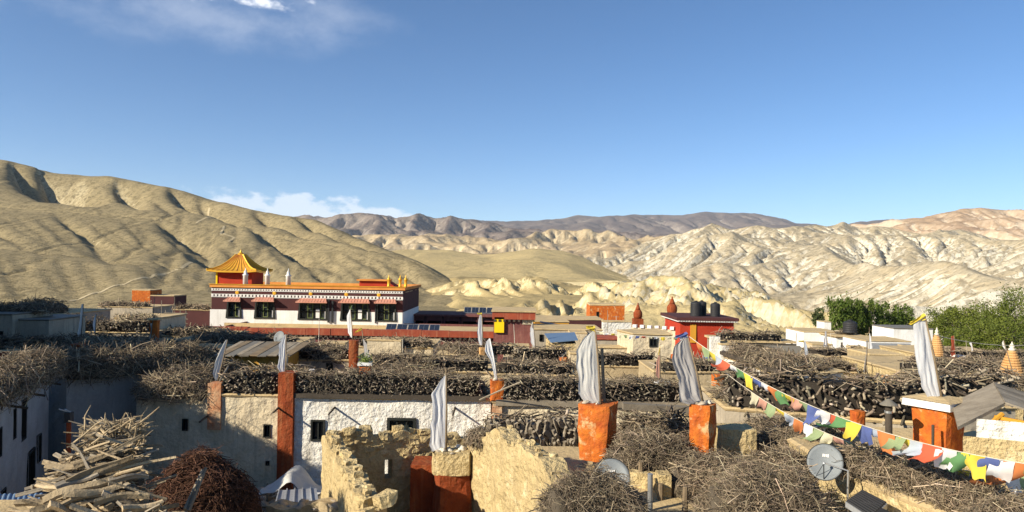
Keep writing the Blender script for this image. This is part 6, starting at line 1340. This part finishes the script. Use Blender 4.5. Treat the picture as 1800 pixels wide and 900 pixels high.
# ------------------------------------------------------------------ log pile on the front roof
z0 = 4.5; house('front_house', 'low mud house carrying the big log pile', [(-9.6, 10.6), (-6.3, 10.6), (-6.6, 13.6), (-9.5, 13.4)], z0, 'grey_plaster', res=.5)
lp = thing('log_pile', 'sunlit heap of split logs and gnarled branches', 'firewood', W(170, 900, 12.5)); lp.location.z = z0
def log(p, ln, r, yaw, pitch, me=None, nm='log'): place(nm, me or random.choice(LOGS + LOGS + GLOGS), lp, p, (ln, r * 2, r * 2), (random.uniform(0, 6), -pitch, yaw))
outline = [(60, 905, 290, 12.0), (70, 885, 275, 12.2), (85, 865, 268, 12.5), (90, 845, 262, 12.8), (100, 825, 258, 13.0), (115, 808, 255, 13.2), (135, 792, 258, 13.4), (148, 776, 262, 13.6), (150, 760, 258, 13.8), (165, 750, 250, 13.9)]
for y_i, (xl, y_, xr, d) in enumerate(outline):
    big = y_i < 5
    for k in range(26 if big else 26):
        x_ = random.uniform(xl + 15, xr - 25); p = W(x_, y_ + random.uniform(-6, 8), d + random.uniform(-.25, .7)); ln = random.uniform(.7, 1.5) if big else random.uniform(.5, 1.2)
        log(p, ln, random.choice((random.uniform(.02, .045), random.uniform(.04, .08))) if big else random.uniform(.012, .035), random.choice((0.25, 2.9)) + random.normalvariate(0, .45), random.uniform(.0, .45))
for xs, ys, xe, ye, d, r in ((75, 882, 200, 838, 12.0, .09), (120, 850, 232, 800, 12.4, .09), (72, 900, 190, 884, 11.9, .08), (130, 820, 250, 768, 12.9, .06), (95, 895, 180, 866, 11.8, .07), (180, 868, 260, 890, 12.1, .07), (110, 872, 215, 852, 11.9, .075), (140, 838, 245, 812, 12.5, .07), (100, 862, 170, 830, 12.2, .085), (165, 880, 262, 868, 11.9, .08), (190, 845, 262, 836, 12.3, .075), (85, 892, 150, 900, 11.7, .085), (150, 810, 235, 782, 13.0, .08), (215, 898, 285, 880, 11.8, .08)):
    a, b = W(xs, ys, d), W(xe, ye, d + .4); m_ = (a + b) / 2; v = b - a; log(m_, np.linalg.norm(v), r, math.atan2(v[1], v[0]), math.atan2(v[2], math.hypot(v[0], v[1])))
for k in range(46):                                                       # thin crooked branches on the crown
    a = W(random.uniform(145, 250), random.uniform(745, 800), 13.6 + random.uniform(-.3, .4)); q = random.uniform(0, 1); e = a + np.array((random.uniform(-.3, .5), random.uniform(-.2, .2), random.uniform(.05, .42))); mid_ = (a + e) / 2 + np.random.default_rng(k).normal(0, .05, 3)
    MB().tube([a - (e - a) * .6, a, mid_, e], [.022, .02, .014, .006], 5).build('branch', 'log_wood', lp)
sp_ = []
for k in range(900): sp_.append(W(*(lambda q: (random.uniform(q[0] + 12, q[2] - 12), q[1] + random.uniform(-8, 8), q[3] + random.uniform(0, .5)))(random.choice(outline))))
sp_ = np.array(sp_); stuff_part('kindling', sticks(sp_, rng.normal(0, 1, (900, 3)) * (1, .7, .35), rng.uniform(.2, .6, 900), rng.uniform(.006, .016, 900), 2, 3, .15, .5, tones(900, lo=(.12, .09, .06), hi=(.55, .44, .28))), lp)
core = merge([core_of([W(130, 912, 12.9), W(200, 905, 13.4)], .9, 1.0, col=(.05, .04, .03)), core_of([W(200, 895, 13.6), W(215, 890, 14.2)], .45, 1.35, col=(.05, .04, .03))]); o = stuff_part('dark_core', core, lp)  # dark filler core added inside the pile, behind the gaps between logs
hp = thing('brush_heap', 'rusty brown heap of dry twigs in shade behind the log pile', 'brushwood', (W(345, 880, 16)[0], 16, 0)); HP = [(W(275, 880, 15.5)[0], 15.5, 2.3), (W(345, 880, 16)[0], 16.2, 2.4), (W(425, 900, 16.5)[0], 16.8, 2.1)]
def dome(c, rx, ry, rz, n, tl, tr, tone, core):
    """a rounded heap of twigs lying over a solid heart"""
    a = rng.uniform(0, 2 * math.pi, n); e = np.arccos(rng.uniform(0, 1, n)); N_ = np.stack([np.sin(e) * np.cos(a), np.sin(e) * np.sin(a), np.cos(e)], -1)
    lump = 1 + .16 * fbm(N_ * 2.2, 3); C = np.array(c) + N_ * np.array((rx, ry, rz)) * (lump * rng.uniform(.88, 1.05, n))[:, None]
    D = rng.normal(0, 1, (n, 3)); D -= .8 * (D * N_).sum(1, keepdims=True) * N_
    th = np.linspace(0, math.pi / 2, 9); ph = np.linspace(0, 2 * math.pi, 21); T, P_ = np.meshgrid(th, ph); M = np.stack([np.sin(T) * np.cos(P_), np.sin(T) * np.sin(P_), np.cos(T)], -1)
    V = np.array(c) + M * np.array((rx, ry, rz)) * (.9 * (1 + .16 * fbm(M * 2.2, 3)))[..., None]; idx = np.arange(V.shape[0] * V.shape[1]).reshape(V.shape[:2])
    Q = np.stack([idx[:-1, :-1], idx[:-1, 1:], idx[1:, 1:], idx[1:, :-1]], -1).reshape(-1, 4)
    return merge([(V.reshape(-1, 3), Q, np.tile(core, (V.shape[0] * V.shape[1], 1))), sticks(C, D, tl * rng.uniform(.5, 1.5, n), tr * rng.uniform(.6, 1.5, n), 2, 3, .2, .5, tones(n, **tone))])
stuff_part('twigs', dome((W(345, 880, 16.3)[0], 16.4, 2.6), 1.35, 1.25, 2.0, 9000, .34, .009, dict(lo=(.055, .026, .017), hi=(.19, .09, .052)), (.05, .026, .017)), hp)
house('heap_hut', 'low hut under the rusty brown twig heap', [(-8.4, 14.9), (-4.8, 15.3), (-5.4, 18.2), (-9, 17.6)], 2.7, 'grey_plaster', cat='hut')
t = thing('broken_pole', 'two grey poles leaning on the rusty twig heap', 'pole', W(330, 895, 14.8)); MB().tube([W(331, 898, 14.6), W(362, 822, 15.2)], [.05, .035], 6).build('pole', 'grey_timber', t); MB().tube([W(325, 895, 14.6), W(356, 826, 15.3)], [.04, .03], 6).build('pole', 'grey_timber', t)

# ------------------------------------------------------------------ right foreground roofs
R1 = [(2.2, 11.6), (7.6, 11.4), (8.6, 15.2), (7.2, 20.6), (-.2, 20.4), (-.3, 19.4), (1.55, 14.6)]; zF = 3.95
r1 = house('thorn_roof_house', 'near mud house with its roof edges banked high with grey thorn brush', R1, zF, 'yellow_mud', res=.4, over=.05)
def bank(parent, pts, w, h, d, dens=1.0, tl=.5, **kw): return stuff_part('brush_bank', brush_geo([W(x, y, dd) for x, y, dd in pts], w * .95, h * .82, d, dens, tl, **kw), parent)
def low(parent, pts, w0, ztop):                                           # rough mud parapet under a brush bank
    m = MB()
    for (a, b) in zip(pts[:-1], pts[1:]): A, B = W(*a), W(*b); rslab(m, A[:2], B[:2], w0, zF - .2, lambda s, A=A, B=B: ztop, .25, .06)
    return m.build('parapet', 'yellow_mud', parent)
bank(r1, [(955, 905, 13.4), (1050, 902, 13.6), (1128, 915, 13.8)], .75, .95, 13.5, 1.25)
bank(r1, [(985, 880, 14.8), (1040, 878, 15.0)], .5, .6, 14.5, 1.1)
bank(r1, [(1062, 832, 17.6), (1120, 822, 17.8), (1190, 826, 17.6), (1240, 836, 17.3)], .75, .95, 17, 1.15)
bank(r1, [(1175, 850, 16.6), (1260, 858, 16.2), (1350, 868, 15.6)], .75, .85, 16, 1.15)
bank(r1, [(1230, 905, 14.0), (1320, 905, 13.8), (1400, 915, 13.6), (1470, 925, 13.4)], .8, 1.0, 13.6, 1.25)
bank(r1, [(1300, 878, 14.8), (1380, 880, 14.7), (1440, 895, 14.4)], .6, .75, 14.4, 1.1)
low(r1, [(1105, 830, 16.8), (1215, 848, 16.2)], .3, 4.35)
for x_, y0_, y1_, d in ((1125, 838, 812, 16.9), (1203, 905, 855, 14.6), (1176, 862, 846, 16.1), (1160, 872, 850, 15.9)): a, b = W(x_, y0_, d), W(x_, y1_, d); MB().tube([(a[0], d, zF - .1), (b[0] + .02, d, b[2])], [.07, .055], 7).build('post', 'timber', r1)
MB().tube([W(1143, 888, 15.2) * (1, 1, 0) + (0, 0, zF), W(1143, 833, 15.2)], .055, 10).build('vent_pipe', 'steel', r1)
rbox(r1, 'mud_stub', X_(1158, 16, 860), X_(1180, 16, 860), 16, 16.4, zF - .1, ZY(1165, 838, 16), 'yellow_mud', .07, .12)
pd = W(1072, 872, 15.6); dish('dark satellite dish half hidden in the thorn brush, facing the lane', W(1074, 840, 15.5), .40, (-.15, -.80, .58), (pd[0], 15.75, zF), arm=False)
# log stack along the ruin
ls = thing('log_stack', 'row of short thick logs standing along the cream house roof edge', 'firewood', W(945, 800, 21.2)); zls = ZY(945, 800, 21.2)
house('log_stack_house', 'low mud house under the row of short thick logs', [(W(845, 800, 21)[0], 21), (W(1045, 800, 21)[0], 20.9), (W(1045, 800, 21)[0], 24), (W(845, 800, 21)[0], 24)], zls - .05, 'mud_block', res=.5)
for row in range(3):
    for k in range(24):
        x_ = 852 + k * 7.6 + random.uniform(-3, 3); y_ = 788 - row * 17 + random.uniform(-5, 5) + (8 if x_ < 880 else 0); p = W(x_, y_, 21.3 + row * .18 + random.uniform(0, .2)); ln = random.uniform(.55, .9)
        o = place('log', random.choice(GLOGS), ls, p, (ln, random.uniform(.14, .26), random.uniform(.14, .26)), (random.uniform(0, 6), 0, 0)); dr = Vector((random.normalvariate(-.3, .22), -.55, random.uniform(.6, 1.2))); o.rotation_euler = dr.to_track_quat('X', 'Z').to_euler()
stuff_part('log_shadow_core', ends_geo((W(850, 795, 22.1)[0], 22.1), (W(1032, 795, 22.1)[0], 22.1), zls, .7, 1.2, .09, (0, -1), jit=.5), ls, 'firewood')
bt = thing('brush_tuft', 'small tuft of dry grass and brush on the ruin wall top', 'brushwood', W(842, 778, 19.4)); stuff_part('twigs', brush_geo([W(832, 772, 19.6), W(862, 785, 18.6)], .3, .28, 19, 1.2, .3), bt)
stuff_part('stick_stack', ends_geo((W(1090, 775, 20.5)[0], 20.6), (W(1212, 775, 20)[0], 20.3), ZY(1150, 790, 20.4), .85, .9, .05, (-.1, -1), jit=.7), r1, 'firewood')
bank(r1, [(1090, 768, 20.4), (1150, 765, 20.6), (1210, 765, 20.4)], .5, .55, 20, 1.0)
MB().obox((W(1170, 718, 21)), (1.25, .1, -.07), (0, .14, 0), (0, 0, .09)).build('plank', 'grey_timber'); tag(bpy.data.objects['plank'] if bpy.data.objects['plank'].parent is None else [o for o in bpy.data.objects if o.name.startswith('plank') and o.parent is None][0], 'weathered grey beam lying on the sticks between the two orange pillars', 'beam')
# second house with dish and stove pipe
R2 = [W(1470, 838, 15.3)[:2], W(1755, 935, 11.6)[:2], np.array((15, 11.5)), np.array((17, 19)), np.array((8.6, 19.4)), np.array((6.9, 18.0))]; zG = 4.85
r2 = house('stove_pipe_house', 'mud house with a sunlit cracked wall and a stove pipe on its roof', R2, zG, 'yellow_mud', res=.3, over=.06)
bank(r2, [(1478, 812, 15.2), (1560, 832, 14.3), (1640, 855, 13.4), (1720, 888, 12.5), (1790, 905, 11.9)], .5, .48, 14, 1.25, .45)
bank(r2, [(1262, 802, 19.2), (1330, 800, 19.0), (1420, 806, 18.6), (1475, 800, 17.6)], .8, .8, 18, 1.15); bank(r2, [(1290, 772, 20.4), (1380, 770, 20.2), (1430, 778, 19.6)], .9, .6, 19, 1.1)
bank(r1, [(1290, 848, 16.8), (1380, 838, 16.6), (1430, 842, 16.4)], .6, .7, 16.5, 1.1); bank(r2, [(1700, 912, 11.8), (1800, 918, 11.4), (1860, 920, 11.2)], .45, .4, 12, 1.2, .4)
rbox(r1, 'mud_lump', X_(1268, 18, 780), X_(1330, 18, 780), 18, 18.8, zF, ZY(1300, 758, 18), 'yellow_mud', .14, .14)
p = W(1563, 795, 16.6); st = thing('stove_pipe', 'dark stove pipe with a conical cap on the mud roof', 'stove pipe', (p[0], 16.6, zG)); tp = W(1562, 712, 16.6); MB().tube([(p[0], 16.6, zG - .05), (tp[0], 16.6, tp[2])], .075, 12).build('pipe', 'dark_timber', st); MB().lathe((tp[0], 16.6, tp[2] - .18), [(.085, 0), (.085, .05)], 12).build('collar', 'steel', st); MB().lathe((tp[0], 16.6, tp[2] + .002), [(.19, 0), (.19, .015), (.04, .13), (.02, .14)], 14).build('cap', 'dull_tin', st)
pd = W(1486, 880, 14.4); dish('big grey satellite dish in front of the thorn brush', W(1450, 812, 14.7), .345, (-.42, -.78, .46), (pd[0], 14.3, zF), post_r=.022)
MB().tube([(W(1486, 880, 14.3)[0], 14.3, zF - .02), W(1486, 845, 14.3)], .022, 6)
dish('grey dish behind the string of prayer flags', W(1449, 745, 17.6), .36, (-.3, .2, .9), (W(1452, 770, 17.8)[0], 17.9, zG), arm=False, logo=False)
sp = thing('solar_water_heater', 'tilted black tube solar heater with a pale rim below the dish', 'solar heater', W(1520, 905, 12.8)); a, b, c, e = W(1486, 882, 13.4), W(1515, 862, 13.9), W(1560, 885, 13.3), W(1532, 912, 12.8)
fr_ = MB().add([a, e, c, b, a - (0, 0, .1), e - (0, 0, .1), c - (0, 0, .1), b - (0, 0, .1)], [(0, 1, 2, 3), (7, 6, 5, 4), (0, 4, 5, 1), (1, 5, 6, 2), (2, 6, 7, 3), (3, 7, 4, 0)]).build('frame', 'grey_tin', sp)
for k in range(9): u_ = (k + .5) / 9; p, q = a * (1 - u_) + b * u_, e * (1 - u_) + c * u_; v = (q - p) * .04; MB().tube([p + v + (0, 0, .015), q - v + (0, 0, .015)], .024, 6).build('tube', 'black_plastic', sp)
MB().add([W(1548, 892, 13), W(1600, 915, 12.6), W(1570, 925, 12.4), W(1525, 915, 12.6)], [(0, 1, 2, 3)]).build('flat_sheet', 'black_plastic', sp)
# bright orange chimney with the tall banner
c = W(1658, 740, 17); zc = ZY(1658, 779, 17); pillar('bright orange pillar with a white cornice below the tall white banner', c[0], 17.2, zG - .1, ZY(1660, 716, 17), .92, 'orange_paint', .9, .55, cap=('white_paint', .17, .10), depth=.92)
t = bpy.data.objects[[o.name for o in bpy.data.objects if o.name.startswith('flag_pillar')][-1]]
MB().tube([W(1640, 785, 16.5) * (1, 1, 0) + (0, 0, zG), W(1640, 747, 16.5)], .03, 6).build('dark_stake', 'dark_timber'); so = [o for o in bpy.data.objects if o.name.startswith('dark_stake')][0]; tag(so, 'thin stake with a round dark cap in front of the bright orange pillar', 'stake')
# gabled shed at the right edge
t = thing('gable_roof_hut', 'hut with a weathered plank gable and tin roof over a whitewashed wall', 'hut', (W(1770, 770, 15)[0], 15, zG)); a, b, ap2 = W(1682, 752, 15.2), W(1850, 800, 15.2), W(1768, 708, 15.6)
for (p, q) in (((1684, 750), (1766, 708)),):
    A, B = W(p[0], p[1], 14.8), W(q[0], q[1], 15.4); MB().add([A, B, B + (1.2, 2.2, .1), A + (1.2, 2.2, .1), A - (0, 0, .07), B - (0, 0, .07), B + (1.2, 2.2, .03), A + (1.2, 2.2, .03)], [(0, 3, 2, 1), (4, 5, 6, 7), (0, 1, 5, 4), (1, 2, 6, 5), (2, 3, 7, 6), (3, 0, 4, 7)]).build('roof_slope', 'grey_timber', t)
A = W(1766, 708, 15.38); n_ = 9
for k in range(n_): u0, u1 = k / n_, (k + .96) / n_; P = lambda u, s: A + np.array((0, -.02, .02)) + np.array((1.7, -.4, -.55)) * s + np.array((1.2, 2.2, .1)) * u; MB().add([P(u0, 0), P(u1, 0), P(u1, 1), P(u0, 1), P(u0, 0) - (0, 0, .04), P(u1, 0) - (0, 0, .04), P(u1, 1) - (0, 0, .04), P(u0, 1) - (0, 0, .04)], [(3, 2, 1, 0), (4, 5, 6, 7), (0, 1, 5, 4), (1, 2, 6, 5), (2, 3, 7, 6), (3, 0, 4, 7)]).build('roof_board', 'grey_timber', t)
a, b = W(1716, 775, 14.9), W(1830, 790, 14.4); m = MB(); panel(m, a[:2], b[:2], zG, ZY(1760, 735, 15), (), .2, .07); m.build('wall', 'white_plaster', t); m = MB(); panel(m, a[:2] + (-.3, -.05), b[:2] + (0, -.12), zG - .02, ZY(1740, 768, 14.8), (), .2, .06); m.build('wall_foot', 'yellow_mud', t); MB().tube([W(1748, 735, 15.2), W(1800, 745, 15)], .07, 6).build('rafter', 'orange_wall', t); MB().tube([W(1762, 728, 15.2), W(1735, 750, 15.0)], .05, 6).build('rafter', 'orange_wall', t)
# long stack of split wood behind the pillar
for lb, xs, ye, d0, d1, hh, sz, nm in (('long dark stack of split sticks behind the prayer flag string', (1275, 1625), (728, 735), 24.5, 22.5, 1.1, .085, 'a'), ('dark stack of split sticks behind the bright orange pillar', (1640, 1785), (722, 716), 23, 23.5, .95, .09, 'b')):
    a, b = W(xs[0], ye[0], d0), W(xs[1], ye[1], d1); zz = (a[2] + b[2]) / 2; P = [a[:2], b[:2], b[:2] + (.3, 4.5), a[:2] + (.3, 4.5)]; h = house('stick_stack_house', 'shaded walled house below the ' + lb.replace('long ', ''), P, zz, 'grey_plaster', res=.5); o2 = b[:2] - a[:2]; nrm = np.array((o2[1], -o2[0]))
    stuff_part('stick_stack', ends_geo(a[:2], b[:2], zz + .1, hh, 1.1, sz, nrm, jit=.55, over=.35), h, 'firewood'); stuff_part('brush_bank', brush_geo([(a[0] + .3, a[1] + 2.2, zz), (b[0] + .2, b[1] + 2.4, zz)], 1.3, .75, 24, .8, .8, along=1.0), h)
# ------------------------------------------------------------------ pillars, flags, strings
def P3(x, y, d): return W(x, y, d)
def zpil(x, y0, y1, d, lb, w, mat='orange_paint', **kw): c = W(x, y1, d); return pillar(lb, c[0], d, ZY(x, y0, d), c[2], w, mat, **kw)
zpil(622, 652, 598, 40.6, 'tall narrow rust red pillar rising from the brush roof', .52, 'rust_paint', yaw=.1)
pot = zpil(642, 668, 641, 31, 'short orange pillar carrying a white rimmed planter', .5, yaw=.1, cap=('white_paint', .1, .05)); b = W(643, 633, 31)
stuff_part('plant', (lambda g: g)(sticks(np.array(b) + rng.normal(0, .12, (160, 3)), rng.normal(0, 1, (160, 3)) + (0, 0, 1), .16, .02, 1, 3, .1, .7, tones(160, lo=(.10, .15, .03), hi=(.3, .35, .1)))), pot)
zpil(874, 705, 668, 28.8, 'orange pillar on the roof corner between white and cream houses', .54, yaw=.12, stones=3)
zpil(1052, 806, 708, 18.6, 'broad flaking orange block pillar under the big white cloth', .86, 'orange_paint', yaw=-.45, taper=.9, stones=4, res=7)
zpil(1236, 800, 710, 17.7, 'tapering orange pillar topped with river stones under the grey cloth', .58, 'orange_paint', yaw=-.6, taper=.84, stones=9, res=6)
zpil(1163, 692, 674, 30, 'small squat orange pillar with a white cap by the cream wall', .55, cap=('white_paint', .08, .04), yaw=.1)
zpil(1262, 690, 658, 30.5, 'worn orange pillar with an upright slab beside the flag string', .45, yaw=.3)
zpil(272, 606, 562, 49, 'rust orange pillar with a pole beside the sunlit cream wall', .55, yaw=.1, cap=('mud_roof', .1, .08))
zpil(1684, 640, 627, 49.8, 'tiny red drum shaped pillar below the red cloth', .6, 'rust_paint', cap=('white_paint', .12, .02))
zpil(848, 624, 611, 45.6, 'small pale pillar under the slim white flag', .4, 'adobe_orange')
zpil(1508, 768, 722, 21.2, 'little orange post with yellow scarf behind the flag string', .34, yaw=.2)
lens = lambda a, b, c: (lambda q: np.interp(q, [0, .2, .5, .8, 1], [a, b, c, c * .8, a * .6]))
G = 'prayer flags on tall poles'
flag_pole('ragged dirty white flag on a leaning pole by the stick stack', P3(383, 668, 29.9), P3(400, 597, 30.3), 1, lens(.12, .3, .34), 'dirty', wind=(-.8, -.5), seed=1, fold=1.1)
flag_pole('crumpled white flag on top of the rust red pillar of the white house', P3(501, 662, 29.2), P3(503, 588, 29.3), 1, lens(.15, .34, .34), 'white', t0=.08, wind=(-.9, -.3), seed=2, fold=1.2)
flag_pole('slim white flag above the tall narrow rust red pillar', P3(620, 600, 40.6), P3(616, 543, 40.8), 1, lens(.1, .3, .36), 'white', t0=.12, wind=(-.9, .3), seed=3, fold=.8, topcol=('faded_green', (.3, 0, .6), .8))
flag_pole('grey flag with a golden scarf above the white rimmed planter', P3(643, 636, 31), P3(636, 578, 31), 1, lens(.05, .28, .2), 'grey', wind=(1, -.2), seed=4, t0=.1, t1=.7, topcol=('yellow', (-.9, 0, -.5), 1.6))
flag_pole('tall white flag on the corner pillar of the ruin', P3(784, 792, 19.5), P3(784, 648, 19.5), 1, lambda q: np.interp(q, [0, .1, .45, .8, .93, 1], [.42, .52, .40, .42, .2, .04]), 'white', t0=.03, t1=.92, wind=(-1, -.15), seed=5, fold=.9, polemat='timber')
flag_pole('slim white flag with a golden knot in front of the yellow panel', P3(849, 612, 45.6), P3(847, 552, 45.6), 1, lens(.2, .34, .36), 'white', t0=.1, wind=(-.9, -.2), seed=6, fold=.6, topcol=('yellow', (-1, 0, .1), 1.0))
flag_pole('thin torn white flag on a leaning pole above the orange corner pillar', P3(874, 667, 28.8), P3(861, 595, 28.8), 1, lambda q: np.interp(q, [0, .5, .75, .95, 1], [.10, .14, .32, .2, .04]), 'white', wind=(-1, -.2), seed=7, fold=1.0, polemat='white_paint')
flag_pole('huge billowing white cloth on a pole above the broad orange block', P3(1056, 706, 18.5), P3(1046, 578, 18.6), 1, lambda q: np.interp(q, [0, .06, .2, .5, .8, .95, 1], [.2, .45, .66, .62, .62, .3, .10]), 'dirty', t0=.0, t1=.97, wind=(-1, -.1), seed=8, fold=1.3, pole_r=.035, topcol=('yellow', (-.6, 0, .1), .9))
MB().tube([P3(1062, 706, 18.75), P3(1058, 612, 18.9)], .045, 6).build('support_post', 'grey_timber'); tag([o for o in bpy.data.objects if o.name.startswith('support_post')][0], 'grey post behind the huge white cloth', 'post')
flag_pole('tattered white flag with an ochre tip beside the maroon block', P3(941, 610, 50), P3(937, 566, 50), 1, lens(.1, .34, .3), 'white', wind=(-1, 0), seed=9, topcol=('yellow', (-.2, 0, -1), 1.6))
flag_pole('great grey weathered cloth wound round a pole above the stone topped pillar', P3(1236, 706, 17.6), P3(1208, 588, 17.7), 1, lambda q: np.interp(q, [0, .1, .4, .7, .92, 1], [.42, .70, .58, .60, .46, .1]), 'grey', t0=.02, t1=.98, wind=(-1, -.3), seed=10, fold=1.5, pole_r=.03, topcol=('blue', (-.9, 0, -.2), 1.3))
flag_pole('small many coloured scarves tied to a pole on the squat orange pillar', P3(1160, 672, 30), P3(1160, 612, 30), 1, lens(.06, .2, .18), 'faded_pink', t0=.1, t1=.8, wind=(-1, -.2), seed=11, fold=1.2, topcol=('yellow', (-.2, 0, -1), 1.4))
flag_pole('limp lilac grey flag with a yellow knot near the gabled shed', P3(1416, 642, 45), P3(1413, 600, 45), 1, lens(.2, .28, .25), 'pale', wind=(.9, -.2), seed=12, fold=1.0, topcol=('yellow', (-.5, 0, 0), 1.6))
flag_pole('white lacy flag on a pole before the plain white house', P3(1455, 617, 60), P3(1453, 582, 60), 1, lens(.3, .5, .3), 'white', wind=(-1, -.2), seed=13, fold=1.0)
flag_pole('thin white flag on a pole before the long boarded house', P3(1528, 617, 62), P3(1528, 575, 62), 1, lens(.1, .35, .2), 'white', wind=(.6, -.2), seed=23, t0=.0, t1=.75)
flag_pole('greyish white flag on a pole beside the mud hut doorway', P3(1521, 655, 40), P3(1526, 598, 40), 1, lens(.24, .26, .12), 'dirty', wind=(-.6, -.6), seed=14, fold=.8)
flag_pole('very tall smooth white banner on the bright orange pillar', P3(1656, 699, 17.1), P3(1626, 556, 17.3), 1, lambda q: np.interp(q, [0, .05, .4, .8, .96, 1], [.36, .42, .48, .46, .34, .14]), 'white', t0=.02, t1=.98, wind=(-1, -.1), seed=15, fold=.28, pole_r=.03, topcol=('yellow', (-.9, 0, -.45), 1.5))
flag_pole('vivid red cloth hanging from a pole on the mud roofs', P3(1680, 628, 49.8), P3(1677, 590, 49.8), 1, lens(.4, .5, .36), 'red', wind=(-.9, -.3), seed=16, fold=1.4, t0=.1)
flag_pole('short flag in shade on a pole before the dark brush by the board shed', P3(142, 596, 47), P3(147, 534, 47), 1, lens(.2, .26, .2), 'dirty', wind=(-.4, -.5), seed=17)
flag_pole('thin pole with a pale wisp of cloth near the sunlit cream wall', P3(166, 606, 46), P3(169, 552, 46), 1, lens(.03, .12, .18), 'white', wind=(-.4, -.5), seed=18, t0=.4)
flag_pole('torn white cloth wrapped on the rust orange pillar pole', P3(264, 606, 48.6), P3(272, 522, 48.8), 1, lens(.3, .2, .05), 'dirty', wind=(-.8, -.5), seed=19, t1=.45)
flag_pole('crooked bare pole with a scrap of cloth beside the ringed chorten', P3(1790, 692, 32), P3(1764, 598, 32.5), 1, lens(.02, .05, .12), 'dirty', wind=(-.8, .5), seed=20, t0=.8)
flag_pole('small white pennant on a pole among the right hand roofs', P3(1714, 630, 50.5), P3(1708, 602, 50.5), 1, lens(.3, .3, .12), 'white', wind=(-.8, .3), seed=21)
SEQ = ['orange', 'faded_green', 'yellow', 'pale', 'red', 'white', 'green', 'yellow', 'blue', 'white', 'orange', 'green', 'yellow', 'faded_pink', 'faded_green', 'blue', 'white', 'red', 'green', 'yellow', 'blue', 'pale']
flag_string('long bright string of prayer flags sloping from the grey cloth over the near roof', P3(1212, 592, 17.6), P3(1850, 822, 10.8), .50, 34, .31, SEQ, grow=(.75, 1.35))
flag_string('second fainter string of prayer flags hanging just below the bright one', P3(1275, 655, 18.5), P3(1850, 838, 11.6), .62, 24, .29, ['cream', 'faded_pink', 'faded_green', 'yellow', 'pale', 'orange', 'white', 'faded_green'], start=.12, grow=(.8, 1.4))
flag_string('short string of flags between the two orange pillar cloths', P3(1047, 582, 18.5), P3(1208, 592, 17.7), .05, 14, .10, ['cream', 'white', 'yellow', 'cream', 'faded_green', 'white', 'blue', 'red'])
o, _ = cord('guy_line', [P3(1640, 588, 30), P3(1800, 607, 33)], .012, 'rope', None, .15); tag(o, 'white line strung from the tall banner to the chorten pole', 'line')
o, _ = cord('guy_line', [P3(843, 703, 28.6), P3(915, 672, 27)], .03, 'grey_timber', None, -.02); tag(o, 'thin bare branch leaning past the orange corner pillar', 'branch')
o, _ = cord('guy_line', [P3(955, 655, 40), P3(1000, 613, 44)], .03, 'grey_timber', None, .02); tag(o, 'pale slanting pole below the blue shed', 'pole')
dish('grey satellite dish on the brush roof before the red parapet', P3(490, 592, 47.5), .38, (-.3, -.85, .45), W(492, 606, 47.6), logo=False)
dish('reddish dish in shade at the lane roofs', P3(8, 630, 30), .28, (.3, -.9, .3), W(8, 645, 30.1), logo=False, mat='parapet_red')

# ------------------------------------------------------------------ thin mountain air
t = bpy.data.materials.new('air'); t.use_nodes = True; nt = t.node_tree; nt.nodes.clear(); pv = nt.nodes.new('ShaderNodeVolumePrincipled'); ou = nt.nodes.new('ShaderNodeOutputMaterial')
pv.inputs['Color'].default_value = (0.80, 0.88, 1.0, 1); pv.inputs['Density'].default_value = 3.2e-5; pv.inputs['Anisotropy'].default_value = 0.1; nt.links.new(pv.outputs[0], ou.inputs['Volume'])
MATS['air'] = t; hz = MB().box(-9600, 9700, -120, 14100, -302, 1150).build('haze', 'air', None, loc=(0, 7000, -302)); hz['kind'] = 'stuff'; hz['label'] = 'thin blue air over the valley'
